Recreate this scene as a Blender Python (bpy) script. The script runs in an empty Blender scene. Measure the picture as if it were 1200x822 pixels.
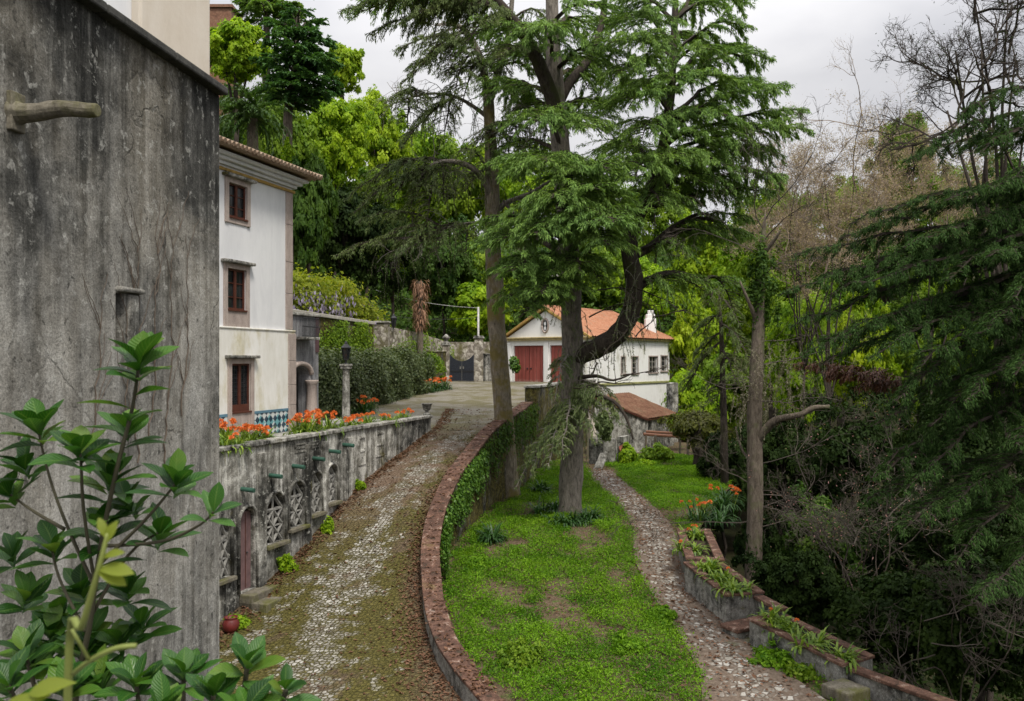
import bpy, math, random
import numpy as np
from mathutils import Vector, Matrix

# ------------------------------------------------------------------ camera, sky, sun, exposure
S = bpy.context.scene
C = S.collection
cam_d = bpy.data.cameras.new("camera")
cam = bpy.data.objects.new("camera", cam_d); C.objects.link(cam)
cam.location = (0, 0, 0); cam.rotation_euler = (math.radians(90), 0, 0)
cam_d.sensor_width = 36.0; cam_d.lens = 30.0
cam_d.shift_y = 11.0 / 1200.0
cam_d.clip_start = 0.05; cam_d.clip_end = 2000
cam_d.dof.use_dof = True; cam_d.dof.focus_distance = 9.0; cam_d.dof.aperture_fstop = 8.0
S.camera = cam

SUN_EL, SUN_AZ = math.radians(58), math.radians(152)     # azimuth clockwise from +y (the way the camera looks)
W = bpy.data.worlds.new("World"); S.world = W; W.use_nodes = True
wn, wl = W.node_tree.nodes, W.node_tree.links
wn.clear()
w_out = wn.new('ShaderNodeOutputWorld'); w_bg = wn.new('ShaderNodeBackground'); w_bg.inputs[1].default_value = 0.1
sky = wn.new('ShaderNodeTexSky'); sky.sky_type = 'NISHITA'; sky.sun_disc = False
sky.sun_elevation = SUN_EL; sky.sun_rotation = SUN_AZ
sky.air_density = 1.2; sky.dust_density = 3.0
hs = wn.new('ShaderNodeHueSaturation'); hs.inputs['Saturation'].default_value = 0.22
tc = wn.new('ShaderNodeTexCoord'); mp = wn.new('ShaderNodeMapping'); mp.inputs['Scale'].default_value = (1.4, 1.4, 3.2)
nz = wn.new('ShaderNodeTexNoise'); nz.inputs['Scale'].default_value = 1.6; nz.inputs['Detail'].default_value = 6
cr = wn.new('ShaderNodeValToRGB')
cr.color_ramp.elements[0].position = 0.32; cr.color_ramp.elements[0].color = (4.0, 4.05, 4.4, 1)
cr.color_ramp.elements[1].position = 0.68; cr.color_ramp.elements[1].color = (7.3, 7.2, 7.25, 1)
sx = wn.new('ShaderNodeSeparateXYZ')
mr = wn.new('ShaderNodeMapRange'); mr.inputs['From Min'].default_value = 0.30; mr.inputs['From Max'].default_value = 0.75
mr.inputs['To Min'].default_value = 1.0; mr.inputs['To Max'].default_value = 2.6
mulz = wn.new('ShaderNodeVectorMath'); mulz.operation = 'SCALE'
mixs = wn.new('ShaderNodeMixRGB'); mixs.inputs[0].default_value = 0.85
wl.new(tc.outputs['Generated'], mp.inputs[0]); wl.new(mp.outputs[0], nz.inputs['Vector'])
wl.new(nz.outputs['Fac'], cr.inputs[0]); wl.new(sky.outputs[0], hs.inputs['Color'])
wl.new(tc.outputs['Generated'], sx.inputs[0]); wl.new(sx.outputs['Z'], mr.inputs['Value'])
wl.new(cr.outputs[0], mulz.inputs[0]); wl.new(mr.outputs[0], mulz.inputs['Scale'])
wl.new(hs.outputs[0], mixs.inputs[1]); wl.new(mulz.outputs[0], mixs.inputs[2])
wl.new(mixs.outputs[0], w_bg.inputs[0]); wl.new(w_bg.outputs[0], w_out.inputs[0])

sun_d = bpy.data.lights.new("sun", 'SUN'); sun_d.energy = 2.4; sun_d.angle = math.radians(12)
sun_d.color = (1.0, 0.94, 0.83)
sun = bpy.data.objects.new("sun", sun_d); C.objects.link(sun)
sd = Vector((math.sin(SUN_AZ) * math.cos(SUN_EL), math.cos(SUN_AZ) * math.cos(SUN_EL), math.sin(SUN_EL)))
sun.rotation_euler = sd.to_track_quat('Z', 'Y').to_euler()
sun.location = sd * 80

S.view_settings.view_transform = 'Standard'; S.view_settings.look = 'None'
S.view_settings.exposure = 0.45; S.view_settings.gamma = 1.0; S.view_settings.use_curve_mapping = False
S.render.engine = 'CYCLES'
S.cycles.max_bounces = 5; S.cycles.diffuse_bounces = 3; S.cycles.glossy_bounces = 2
S.cycles.transmission_bounces = 3; S.cycles.transparent_max_bounces = 6
S.cycles.caustics_reflective = False; S.cycles.caustics_refractive = False

# ------------------------------------------------------------------ helpers
F0 = 1000.0
def P(px, py, d):
    return Vector(((px - 600) / F0 * d, d, -(py - 422) / F0 * d))
def X(px, d): return (px - 600) / F0 * d
def Z(py, d): return -(py - 422) / F0 * d
def V(*a): return Vector(a)
def lin(xs, ys, x): return float(np.interp(x, xs, ys))
def sm(a, b, x):
    t = min(1, max(0, (x - a) / (b - a))); return t * t * (3 - 2 * t)

def tag(o, label=None, cat=None, group=None, kind='thing'):
    if label: o['label'] = label
    if cat: o['category'] = cat
    if group: o['group'] = group
    o['kind'] = kind
    return o
def thing(name, label, cat, loc, group=None):
    o = bpy.data.objects.new(name, None); C.objects.link(o); o.location = loc
    o.empty_display_size = 0.3
    return tag(o, label, cat, group)
def wloc(o):
    l = Vector((0, 0, 0))
    while o is not None:
        l = l + o.location; o = o.parent
    return l
def finish(name, me, mat, parent, origin):
    o = bpy.data.objects.new(name, me); C.objects.link(o)
    if mat is not None: me.materials.append(mat)
    if parent is not None:
        o.parent = parent; o.location = (0, 0, 0)
    else:
        o.location = origin
    return o
def copy_tree(o, parent=None):
    c = o.copy(); C.objects.link(c); c.parent = parent
    for ch in list(o.children): copy_tree(ch, c)
    return c

class MB:
    """collects simple shapes (world coordinates) into one mesh"""
    def __init__(s): s.v = []; s.f = []
    def add(s, vs, fs):
        b = len(s.v); s.v += [tuple(v) for v in vs]; s.f += [tuple(i + b for i in f) for f in fs]; return s
    def quad(s, a, b, c, d): return s.add([a, b, c, d], [(0, 1, 2, 3)])
    def box(s, c, size, ax=None):
        u, v, w = ax if ax else (V(1, 0, 0), V(0, 1, 0), V(0, 0, 1))
        c = Vector(c); hx, hy, hz = size[0] / 2, size[1] / 2, size[2] / 2
        vs = [c + u * a * hx + v * b * hy + w * e * hz for e in (-1, 1) for b in (-1, 1) for a in (-1, 1)]
        return s.add(vs, [(0, 2, 3, 1), (4, 5, 7, 6), (0, 1, 5, 4), (2, 6, 7, 3), (0, 4, 6, 2), (1, 3, 7, 5)])
    def prism(s, poly, ext):
        n = len(poly); e = Vector(ext)
        vs = [Vector(p) for p in poly] + [Vector(p) + e for p in poly]
        fs = [tuple(range(n - 1, -1, -1)), tuple(range(n, 2 * n))]
        fs += [(i, (i + 1) % n, n + (i + 1) % n, n + i) for i in range(n)]
        return s.add(vs, fs)
    def tube(s, pts, rad, n=8, lump=0.0, rng=None):
        pts = [Vector(p) for p in pts]; m = len(pts)
        if not hasattr(rad, '__len__'): rad = [rad] * m
        t0 = (pts[1] - pts[0]).normalized()
        ref = V(0, 1, 0) if abs(t0.y) < 0.8 else V(1, 0, 0)
        vs = []; fs = []
        a = t0.cross(ref).normalized()
        for i in range(m):
            t = (pts[min(i + 1, m - 1)] - pts[max(i - 1, 0)]).normalized()
            a = (a - t * a.dot(t)).normalized(); b = t.cross(a)
            for k in range(n):
                th = 2 * math.pi * k / n
                r = rad[i] * (1 + (lump * (rng.random() - .5) if lump else 0))
                vs.append(pts[i] + (a * math.cos(th) + b * math.sin(th)) * r)
        for i in range(m - 1):
            for k in range(n):
                k2 = (k + 1) % n
                fs.append((i * n + k, i * n + k2, (i + 1) * n + k2, (i + 1) * n + k))
        fs.append(tuple(range(n - 1, -1, -1))); fs.append(tuple((m - 1) * n + k for k in range(n)))
        return s.add(vs, fs)
    def lathe(s, base, prof, n=14):
        base = Vector(base); vs = []; fs = []; m = len(prof)
        for r, z in prof:
            for k in range(n):
                th = 2 * math.pi * k / n
                vs.append(base + V(r * math.cos(th), r * math.sin(th), z))
        for i in range(m - 1):
            for k in range(n):
                k2 = (k + 1) % n
                fs.append((i * n + k, i * n + k2, (i + 1) * n + k2, (i + 1) * n + k))
        fs.append(tuple(range(n - 1, -1, -1))); fs.append(tuple((m - 1) * n + k for k in range(n)))
        return s.add(vs, fs)
    def build(s, name, mat, parent=None, smooth=False, bevel=0, origin=None):
        if origin is None:
            if parent is not None: origin = wloc(parent)
            else:
                a = np.array(s.v); origin = Vector(((a[:, 0].min() + a[:, 0].max()) / 2, (a[:, 1].min() + a[:, 1].max()) / 2, a[:, 2].min()))
        me = bpy.data.meshes.new(name)
        me.from_pydata([(x - origin[0], y - origin[1], z - origin[2]) for x, y, z in s.v], [], s.f)
        me.validate(); me.update()
        o = finish(name, me, mat, parent, origin)
        if smooth: me.polygons.foreach_set('use_smooth', [True] * len(me.polygons))
        if bevel:
            m = o.modifiers.new('bevel', 'BEVEL'); m.width = bevel; m.segments = 2; m.limit_method = 'ANGLE'
        return o

def np_mesh(name, verts, nper, mat, parent=None, origin=None, rnd=None, smooth=False):
    """verts (N*nper,3): N polygons of nper vertices each"""
    verts = np.asarray(verts, dtype=np.float64).reshape(-1, 3)
    if origin is None:
        origin = wloc(parent) if parent is not None else Vector((float(verts[:, 0].mean()), float(verts[:, 1].mean()), float(verts[:, 2].min())))
    vv = (verts - np.array(origin)[None, :]).astype(np.float32)
    n = len(vv) // nper
    me = bpy.data.meshes.new(name)
    me.vertices.add(len(vv)); me.vertices.foreach_set('co', vv.ravel())
    me.loops.add(len(vv)); me.loops.foreach_set('vertex_index', np.arange(len(vv), dtype=np.int32))
    me.polygons.add(n); me.polygons.foreach_set('loop_start', np.arange(0, len(vv), nper, dtype=np.int32))
    me.polygons.foreach_set('loop_total', np.full(n, nper, dtype=np.int32))
    me.update(calc_edges=True)
    at = me.attributes.new('rnd', 'FLOAT', 'FACE')
    at.data.foreach_set('value', (np.random.RandomState(n).rand(n) if rnd is None else rnd).astype(np.float32))
    return finish(name, me, mat, parent, origin)

def nrm(a): return a / np.maximum(np.linalg.norm(a, axis=-1, keepdims=True), 1e-9)
def leaf_quads(p, d, nrml, L, Wd, cup=0.15):
    """diamond leaves: p base (N,3), d direction, nrml rough normal, L, Wd (N,)"""
    d = nrm(d); s = nrm(np.cross(d, nrml)); up = np.cross(s, d)
    L = np.asarray(L)[:, None] if np.ndim(L) else np.full((len(p), 1), L)
    Wd = np.asarray(Wd)[:, None] if np.ndim(Wd) else np.full((len(p), 1), Wd)
    m = p + d * L * 0.45 + up * L * cup
    return np.stack([p, m + s * Wd / 2, p + d * L, m - s * Wd / 2], axis=1).reshape(-1, 3)
def seg_mesh(segs):
    """three sided tapering sticks; segs rows: x0 y0 z0 x1 y1 z1 r0 r1 -> quads"""
    a = np.asarray(segs, dtype=np.float64).reshape(-1, 8)
    p, q = a[:, :3], a[:, 3:6]; t = nrm(q - p)
    ref = np.where(np.abs(t[:, 2:3]) > 0.9, np.array([[1.0, 0, 0]]), np.array([[0, 0, 1.0]]))
    u = nrm(np.cross(t, ref)); w = np.cross(t, u)
    out = []
    c = [(math.cos(k * 2.0944), math.sin(k * 2.0944)) for k in range(3)]
    for k in range(3):
        c0, c1 = c[k], c[(k + 1) % 3]
        d0 = u * c0[0] + w * c0[1]; d1 = u * c1[0] + w * c1[1]
        out.append(np.stack([p + d0 * a[:, 6:7], p + d1 * a[:, 6:7], q + d1 * a[:, 7:8], q + d0 * a[:, 7:8]], axis=1))
    return np.concatenate(out).reshape(-1, 3)

# ------------------------------------------------------------------ materials
class NT:
    def __init__(s, name):
        s.m = bpy.data.materials.new(name); s.m.use_nodes = True
        s.t = s.m.node_tree; s.n = s.t.nodes; s.l = s.t.links; s.n.clear()
        s.out = s.n.new('ShaderNodeOutputMaterial')
    def node(s, ty, ins=None, **kw):
        n = s.n.new('ShaderNode' + ty)
        for k, v in kw.items(): setattr(n, k, v)
        for k, v in (ins or {}).items():
            if hasattr(v, 'is_linked') or hasattr(v, 'links'): s.l.new(v, n.inputs[k])
            else: n.inputs[k].default_value = v
        return n
    def coord(s, scale=(1, 1, 1), kind='Object', src=None):
        if src is None: src = s.node('TexCoord').outputs[kind]
        return s.node('Mapping', {'Vector': src, 'Scale': scale}).outputs[0]
    def noise(s, vec, scale, detail=5, rough=0.6, dist=0.0):
        return s.node('TexNoise', {'Vector': vec, 'Scale': scale, 'Detail': detail, 'Roughness': rough, 'Distortion': dist}).outputs['Fac']
    def ramp(s, fac, stops):
        n = s.node('ValToRGB', {'Fac': fac}); e = n.color_ramp.elements
        while len(e) < len(stops): e.new(0.5)
        for i, (p, c) in enumerate(stops):
            e[i].position = p
            e[i].color = (c, c, c, 1) if not hasattr(c, '__len__') else (c[0], c[1], c[2], 1)
        return n.outputs[0]
    def mix(s, fac, a, b, mode='MIX'):
        def cc(v): return (v[0], v[1], v[2], 1) if isinstance(v, tuple) else v
        return s.node('MixRGB', {0: fac, 1: cc(a), 2: cc(b)}, blend_type=mode).outputs[0]
    def math(s, op, a, b=0.0): return s.node('Math', {0: a, 1: b}, operation=op).outputs[0]
    def attr(s, name): return s.node('Attribute', attribute_name=name).outputs['Fac']
    def bsdf(s, col, rough=0.85, bump=None, bstr=0.4, bdist=0.02, spec=0.3, metal=0.0):
        col = (col[0], col[1], col[2], 1) if isinstance(col, tuple) else col
        b = s.node('BsdfPrincipled', {'Base Color': col, 'Roughness': rough, 'Specular IOR Level': spec, 'Metallic': metal})
        if bump is not None:
            bp = s.node('Bump', {'Height': bump, 'Strength': bstr, 'Distance': bdist}); s.l.new(bp.outputs[0], b.inputs['Normal'])
        s.l.new(b.outputs[0], s.out.inputs[0]); return s.m

def m_leaf(name, c0, c1, trans=0.35, rough=0.55, spec=0.25, big=0.0, c2=None):
    t = NT(name); r = t.attr('rnd')
    stops = [(0.0, c0), (1.0, c1)] if c2 is None else [(0.0, c0), (0.75, c1), (1.0, c2)]
    col = t.ramp(r, stops)
    if big:
        n = t.noise(t.coord(), big, 2)
        col = t.mix(t.ramp(n, [(0.35, 0.0), (0.65, 0.6)]), col, t.mix(1.0, col, (1.25, 1.1, 0.7), 'MULTIPLY'))
    b = t.node('BsdfPrincipled', {'Base Color': col, 'Roughness': rough, 'Specular IOR Level': spec})
    tr = t.node('BsdfTranslucent', {'Color': t.mix(1.0, col, (1.3, 1.35, 0.6), 'MULTIPLY')})
    ms = t.node('MixShader', {0: trans, 1: b.outputs[0], 2: tr.outputs[0]})
    t.l.new(ms.outputs[0], t.out.inputs[0]); return t.m
def m_plain(name, c, rough=0.7, spec=0.3, var=0.25, scale=6.0, metal=0.0, bstr=0.25):
    t = NT(name); v = t.coord(); n = t.noise(v, scale, 6)
    col = t.mix(t.ramp(n, [(0.3, 0.0), (0.7, 1.0)]), tuple(x * (1 - var) for x in c), tuple(min(1, x * (1 + var)) for x in c))
    return t.bsdf(col, rough, n, bstr, 0.01, spec, metal)
def m_stained(name, base, dark, light, streak=1.0, moss=None, moss_amt=0.0, scale=1.0, lo=0.36, hi=0.62, bstr=0.5, speck=0.3, grain=0.2):
    """rendered masonry with vertical runs of black weathering, pale wash and lichen"""
    t = NT(name); o = t.node('TexCoord').outputs['Object']
    warp = t.noise(t.coord((1, 1, 1), src=o), 0.9 * scale, 4)
    st = t.noise(t.coord((1.5 * scale, 1.5 * scale, 0.24 * scale), src=o), 1.6, 9, 0.68, 1.8)
    st2 = t.noise(t.coord((4.5 * scale, 4.5 * scale, 0.9 * scale), src=o), 1.3, 8, 0.72, 1.2)
    fine = t.noise(t.coord((1, 1, 1), src=o), 22 * scale, 8, 0.75)
    mid = t.noise(t.coord((1, 1, 0.7), src=o), 3.2 * scale, 8, 0.7)
    blend = t.math('ADD', t.math('MULTIPLY', st, 0.5 * streak), t.math('MULTIPLY', st2, 0.2))
    blend = t.math('ADD', blend, t.math('MULTIPLY', mid, 0.3)); blend = t.math('ADD', blend, t.math('MULTIPLY', warp, 0.15))
    blend = t.math('ADD', blend, t.math('MULTIPLY', fine, grain)); blend = t.math('MULTIPLY', blend, 0.97 - grain)
    col = t.ramp(blend, [(lo, dark), ((lo + hi) / 2, base), (hi, light)])
    col = t.mix(t.ramp(fine, [(0.34, speck), (0.50, 0.0)]), col, tuple(x * 0.5 for x in dark))
    if moss is not None:
        mn = t.noise(t.coord((1, 1, 0.45), src=o), 1.1 * scale, 7, 0.7)
        a = 0.72 - 0.35 * moss_amt
        col = t.mix(t.ramp(mn, [(a - 0.08, 0.0), (a + 0.06, 0.9)]), col, t.mix(fine, tuple(x * 0.5 for x in moss), tuple(x * 1.4 for x in moss)))
    bh = t.math('ADD', t.math('MULTIPLY', fine, 0.6), mid)
    return t.bsdf(col, 0.93, bh, bstr, 0.03, 0.15)

M = {}
def m_bigwall(name='weathered grey render', sh=0.0, moss=0.0, pale=1.0, drip=1.0, tint=(.26, .21, .13), sc=1.0, k=1.0, con=1.0):
    t = NT(name); o = t.coord((sc, sc, sc))
    big_ = t.noise(t.coord((.55, .55, .38), src=o), 1.0, 9, .62, .8)
    st = t.noise(t.coord((1.7, 1.7, .11), src=o), 1.5, 10, .66, 1.4); st2 = t.noise(t.coord((6, 6, .30), src=o), 1.2, 8, .7, .8)
    mid = t.noise(t.coord(src=o), 3.4, 10, .72); grain = t.noise(t.coord(src=o), 48, 7, .8); lich = t.noise(t.coord(src=o), 8.5, 8, .68, .3)
    z = t.node('SeparateXYZ', {0: o}).outputs['Z']
    v = t.math('ADD', t.math('MULTIPLY', st, .30 * k), t.math('MULTIPLY', st2, .16 * k)); v = t.math('ADD', v, t.math('MULTIPLY', big_, .34)); v = t.math('ADD', v, t.math('MULTIPLY', mid, .20 + .46 * (1 - k)))
    v = t.math('SUBTRACT', v, t.math('MULTIPLY', t.ramp(t.math('ADD', t.math('MULTIPLY', z, .08), t.math('MULTIPLY', t.math('SUBTRACT', st, .5), .35)), [(.80, 0.), (.99, 1.)]), .055 * drip)); v = t.math('ADD', t.math('MULTIPLY', t.math('SUBTRACT', v, .5), con), .5 + sh)
    col = t.ramp(v, [(.405, (.022, .022, .020)), (.455, (.070, .069, .063)), (.50, (.165, .161, .147)), (.545, (.27, .265, .245)), (.61, (.44 * pale, .435 * pale, .41 * pale))])
    col = t.mix(t.ramp(big_, [(.42, 0.), (.62, .45)]), col, t.mix(.5, col, tint))
    col = t.mix(t.ramp(lich, [(.57, 0.), (.64, .55)]), col, (.43 * pale, .425 * pale, .39 * pale))
    col = t.mix(t.ramp(lich, [(.34, .75), (.41, 0.)]), col, (.035, .034, .030))
    if moss:
        mm = t.noise(t.coord((1, 1, .55), src=o), 1.3, 9, .7, .6)
        col = t.mix(t.ramp(mm, [(.66 - .26 * moss, 0.), (.76 - .26 * moss, .9)]), col, t.ramp(lich, [(.35, (.018, .016, .008)), (.5, (.075, .062, .018)), (.62, (.15, .135, .03))]))
    col = t.mix(1.0, col, t.ramp(grain, [(.30, .38), (.5, .98), (.7, 1.5)]), 'MULTIPLY')
    wob = t.node('TexNoise', {'Vector': o, 'Scale': 1.1, 'Detail': 6}).outputs['Color']
    ve = t.node('TexVoronoi', {'Vector': t.mix(.9, t.coord((1, 1, .45), src=o), wob, 'ADD'), 'Scale': .8}, feature='DISTANCE_TO_EDGE').outputs['Distance']
    crack = t.math('MULTIPLY', t.ramp(ve, [(.003, 1.), (.010, 0.)]), t.ramp(big_, [(.48, 0.), (.58, .4)]))
    col = t.mix(crack, col, (.02, .02, .018))
    h = t.math('SUBTRACT', t.math('ADD', t.math('MULTIPLY', grain, .35), t.math('ADD', mid, t.math('MULTIPLY', lich, .5))), crack)
    return t.bsdf(col, .95, h, .75, .035, .12)
M['bigwall'] = m_bigwall(sh=.020)
M['terrwall'] = m_bigwall('lichen streaked lime wall', .018, .36, 1.45, 0.0, (.20, .17, .11), .75, .9, 1.55)
M['bigcoping'] = m_stained('dark lichen coping', (.09, .088, .08), (.035, .035, .033), (.26, .25, .23), .5, None, 0, 1.5)
M['coping'] = m_stained('mossy stone coping', (.22, .20, .16), (.09, .08, .06), (.36, .34, .29), .5, (.10, .10, .03), 0.5, 1.3)
M['mosswall'] = m_bigwall('moss covered wall', -.05, .95, .6, 0.0, (.12, .085, .04), .9, .45)
def m_parapet():
    t = NT('red brown parapet top'); o = t.coord()
    n = t.noise(o, 1.1, 8, .7); m = t.noise(o, 4.5, 9, .72, .4); f = t.noise(o, 26, 8, .78)
    col = t.ramp(t.math('ADD', t.math('MULTIPLY', n, .4), t.math('MULTIPLY', m, .6)), [(.36, (.045, .029, .023)), (.47, (.095, .054, .040)), (.55, (.15, .084, .060)), (.66, (.24, .155, .12))])
    col = t.mix(t.ramp(m, [(.58, 0.), (.63, .6)]), col, (.36, .29, .245))
    col = t.mix(t.ramp(m, [(.36, .8), (.43, 0.)]), col, (.05, .045, .03))
    col = t.mix(t.ramp(n, [(.58, 0.), (.68, .6)]), col, (.14, .115, .035))
    col = t.mix(1.0, col, t.ramp(f, [(.3, .4), (.5, 1.), (.7, 1.45)]), 'MULTIPLY')
    return t.bsdf(col, .93, t.math('ADD', m, f), .8, .03, .15)
M['parapet'] = m_parapet()
M['parapetside'] = m_bigwall('grey streaked parapet face', .012, .3, 1.0, 0.0, (.24, .20, .14), 1.2, .6)
M['white'] = m_stained('white limewash', (.61, .615, .635), (.43, .43, .43), (.70, .705, .72), 1.0, None, 0, .5, .3, .6, .1, 0.0, 0.04)
M['whitelow'] = m_stained('aged cream limewash', (.66, .645, .595), (.47, .455, .40), (.76, .75, .72), .9, (.52, .47, .30), 0.45, .55, .33, .6, .1, 0.0, 0.06)
M['beige'] = m_stained('beige stucco', (.55, .49, .41), (.42, .37, .31), (.62, .57, .50), .8, None, 0, .7, .3, .65, .15, 0.0, 0.08)
M['garwhite'] = m_stained('dirty white limewash', (.68, .67, .645), (.36, .355, .33), (.78, .775, .76), 1.0, (.30, .29, .18), 0.25, .5, .3, .56, .1, 0.05, 0.08)
M['pink'] = m_stained('pinkish limestone', (.40, .335, .30), (.25, .205, .19), (.50, .44, .405), .7, None, 0, 1.2)
M['grey'] = m_bigwall('grey stained concrete', .028, .25, 1.15, 0.0, (.24, .21, .15), 1.0, .55, 1.35)
M['darkgrey'] = m_stained('dark streaked render', (.17, .17, .18), (.05, .05, .052), (.34, .34, .35), 1.0, None, 0, 1.2)
M['ochre'] = m_plain('ochre paint', (.36, .235, .07), var=.35)
M['ochredull'] = m_plain('faded ochre band', (.42, .34, .17), var=.35)
M['wood'] = m_plain('red brown window wood', (.085, .028, .018), .5, .4)
M['door'] = m_plain('faded plum door', (.14, .085, .085), .7)
M['green'] = m_plain('green glazed pipe', (.03, .085, .06), .5, .4)
M['iron'] = m_plain('black iron', (.018, .019, .022), .45, .4)
M['gate'] = m_plain('dark blue black gate paint', (.016, .02, .03), .5, .4)
M['cane'] = m_plain('window curtain cloth', (.30, .28, .25))
M['redpot'] = m_plain('dark red glaze', (.12, .018, .016), .4, .5)
M['soil'] = m_plain('dark soil and recess shade', (.045, .033, .024), .95, .1, .5, 14, bstr=.8)  # planter soil; also painted shade behind slit and dark lattices and inside the hedge
M['pole'] = m_plain('pale concrete pole', (.42, .41, .39))
M['blackwire'] = m_plain('black cable', (.03, .03, .03))
def m_glass():
    t = NT('dark window glass'); n = t.noise(t.coord(), 2.0, 2)
    return t.bsdf(t.ramp(n, [(0.3, (.008, .009, .011)), (0.7, (.03, .034, .036))]), 0.12, n, 0.05, 0.01, 0.5)
M['glass'] = m_glass()
def m_reddoor():
    t = NT('faded red garage door paint'); o = t.node('TexCoord').outputs['Object']
    n = t.noise(t.coord((3, 3, .4), src=o), 2.0, 6, .7); f = t.noise(t.coord(src=o), 6, 6, .7)
    col = t.ramp(n, [(0.3, (.22, .055, .045)), (0.55, (.30, .075, .06)), (0.75, (.38, .14, .12))])
    sp = t.node('SeparateXYZ', {0: o})
    low = t.ramp(t.math('ADD', sp.outputs['Z'], t.math('MULTIPLY', f, .5)), [(0.22, 1.0), (0.5, 0.0)])
    col = t.mix(t.math('MULTIPLY', low, t.ramp(f, [(.45, 0.), (.6, 1.)])), col, (.42, .35, .3))
    return t.bsdf(col, .7, n, .2, .01)
M['reddoor'] = m_reddoor()
def m_tiles(name, a, b, c, mossy):
    t = NT(name); o = t.node('TexCoord').outputs['Object']
    n = t.noise(t.coord(src=o), 1.3, 8, .75); f = t.noise(t.coord(src=o), 5.5, 7, .8)
    col = t.ramp(t.math('ADD', t.math('MULTIPLY', n, .45), t.math('MULTIPLY', f, .55)), [(.36, a), (.5, b), (.66, c)])
    col = t.mix(t.ramp(n, [(.5, 0.), (.68, mossy)]), col, (.12, .085, .05))
    return t.bsdf(col, .85, f, .4, .02)
M['tiles'] = m_tiles('orange clay tiles', (.19, .080, .045), (.35, .155, .085), (.46, .27, .18), .6)
M['oldtiles'] = m_tiles('old brown clay tiles', (.075, .042, .030), (.20, .10, .062), (.36, .22, .15), .8)
M['eavetiles'] = m_tiles('lichened eave tiles', (.14, .095, .065), (.27, .19, .13), (.45, .38, .31), .4)
def m_azulejo():
    t = NT('blue and white tile dado'); uv = t.node('UVMap').outputs[0]
    m = t.node('Mapping', {'Vector': uv, 'Rotation': (0, 0, math.radians(45)), 'Scale': (5.6, 5.6, 1)}).outputs[0]
    ch = t.node('TexChecker', {'Vector': m, 'Scale': 1.0, 'Color1': (.55, .58, .58, 1), 'Color2': (.035, .06, .09, 1)}).outputs[0]
    m2 = t.node('Mapping', {'Vector': uv, 'Rotation': (0, 0, math.radians(45)), 'Scale': (2.8, 2.8, 1), 'Location': (.2, .6, 0)}).outputs[0]
    ch2 = t.node('TexChecker', {'Vector': m2, 'Scale': 1.0, 'Color1': (1, 1, 1, 1), 'Color2': (.28, .62, .68, 1)}).outputs[0]
    col = t.mix(1.0, ch, ch2, 'MULTIPLY')
    return t.bsdf(col, .3, None, spec=.5)
M['azulejo'] = m_azulejo()
M['blueband'] = m_plain('blue tile border', (.10, .20, .27), .35, .5)
def m_bark(name, a, b, moss=None, amt=.4, zs=.3):
    t = NT(name); o = t.node('TexCoord').outputs['Object']
    n = t.noise(t.coord((9, 9, 9 * zs), src=o), 1.2, 8, .75, .5); l = t.noise(t.coord(src=o), 1.0, 5, .7)
    col = t.ramp(n, [(.33, a), (.66, b)])
    if moss: col = t.mix(t.ramp(l, [(.62 - .3 * amt, 0.), (.75 - .3 * amt, .85)]), col, moss)
    return t.bsdf(col, .95, n, .9, .05, .1)
M['bark'] = m_bark('grey cedar bark', (.06, .052, .044), (.27, .24, .205), (.12, .13, .06), .25)
M['barkmoss'] = m_bark('mossy ochre bark', (.08, .066, .048), (.32, .275, .215), (.17, .135, .04), .5)
M['barkdark'] = m_bark('dark bark', (.022, .018, .015), (.085, .07, .058), (.05, .055, .02), .3)
M['barkbrown'] = m_bark('brown bark', (.055, .044, .034), (.19, .158, .125), (.10, .11, .05), .3)
M['twig'] = m_plain('grey dead twig', (.20, .18, .16), .9, .1, .3, 3)
M['twigbrown'] = m_plain('brown twig', (.25, .20, .155), .9, .1, .4, 2)
M['twigdark'] = m_plain('dim grey twig', (.075, .064, .053), .9, .1, .4, 3)
M['latticestone'] = m_plain('grey lattice stone', (.20, .195, .18), .9, .2, .45, 9)
M['stem'] = m_plain('shrub stem', (.06, .055, .035), .8, .2)

M['l_cedar'] = m_leaf('cedar needles', (.060, .125, .030), (.205, .34, .085), .34, .6, .2, .5)
M['l_cedargrey'] = m_leaf('dull cedar needles', (.060, .095, .035), (.17, .225, .10), .32, .7, .15, .5)
M['l_dark'] = m_leaf('dark conifer needles', (.014, .038, .008), (.058, .108, .028), .22, .8, .08)
M['l_bright'] = m_leaf('spring leaves', (.11, .23, .010), (.33, .48, .026), .45, .55, .2, .25)
M['l_yellow'] = m_leaf('yellow green leaves', (.15, .27, .010), (.37, .49, .028), .45, .55, .2, .25)
M['l_mid'] = m_leaf('mid green leaves', (.065, .145, .010), (.21, .32, .026), .4, .55, .2, .2)
M['l_deep'] = m_leaf('deep green leaves', (.020, .058, .008), (.085, .16, .022), .35, .6, .2, .2)
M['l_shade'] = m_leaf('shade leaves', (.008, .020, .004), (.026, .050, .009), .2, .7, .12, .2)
M['l_hedge'] = m_leaf('clipped hedge leaves', (.030, .055, .014), (.13, .16, .065), .25, .5, .35)
M['l_grass'] = m_leaf('low weeds', (.042, .125, .006), (.185, .35, .022), .4, .6, .15, .8)
M['l_strap'] = m_leaf('strap leaves', (.07, .15, .02), (.26, .36, .05), .35, .45, .35)
M['l_strapdark'] = m_leaf('dark strap leaves', (.015, .05, .012), (.05, .12, .025), .3, .45, .35)
M['l_ivy'] = m_leaf('ivy leaves', (.03, .09, .012), (.13, .24, .03), .3, .45, .35)
M['l_wist'] = m_leaf('wisteria leaves', (.10, .16, .015), (.30, .33, .035), .45, .55, .2, .5)
M['l_purple'] = m_leaf('lilac blossom', (.25, .20, .36), (.50, .45, .62), .3, .7, .1)
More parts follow.
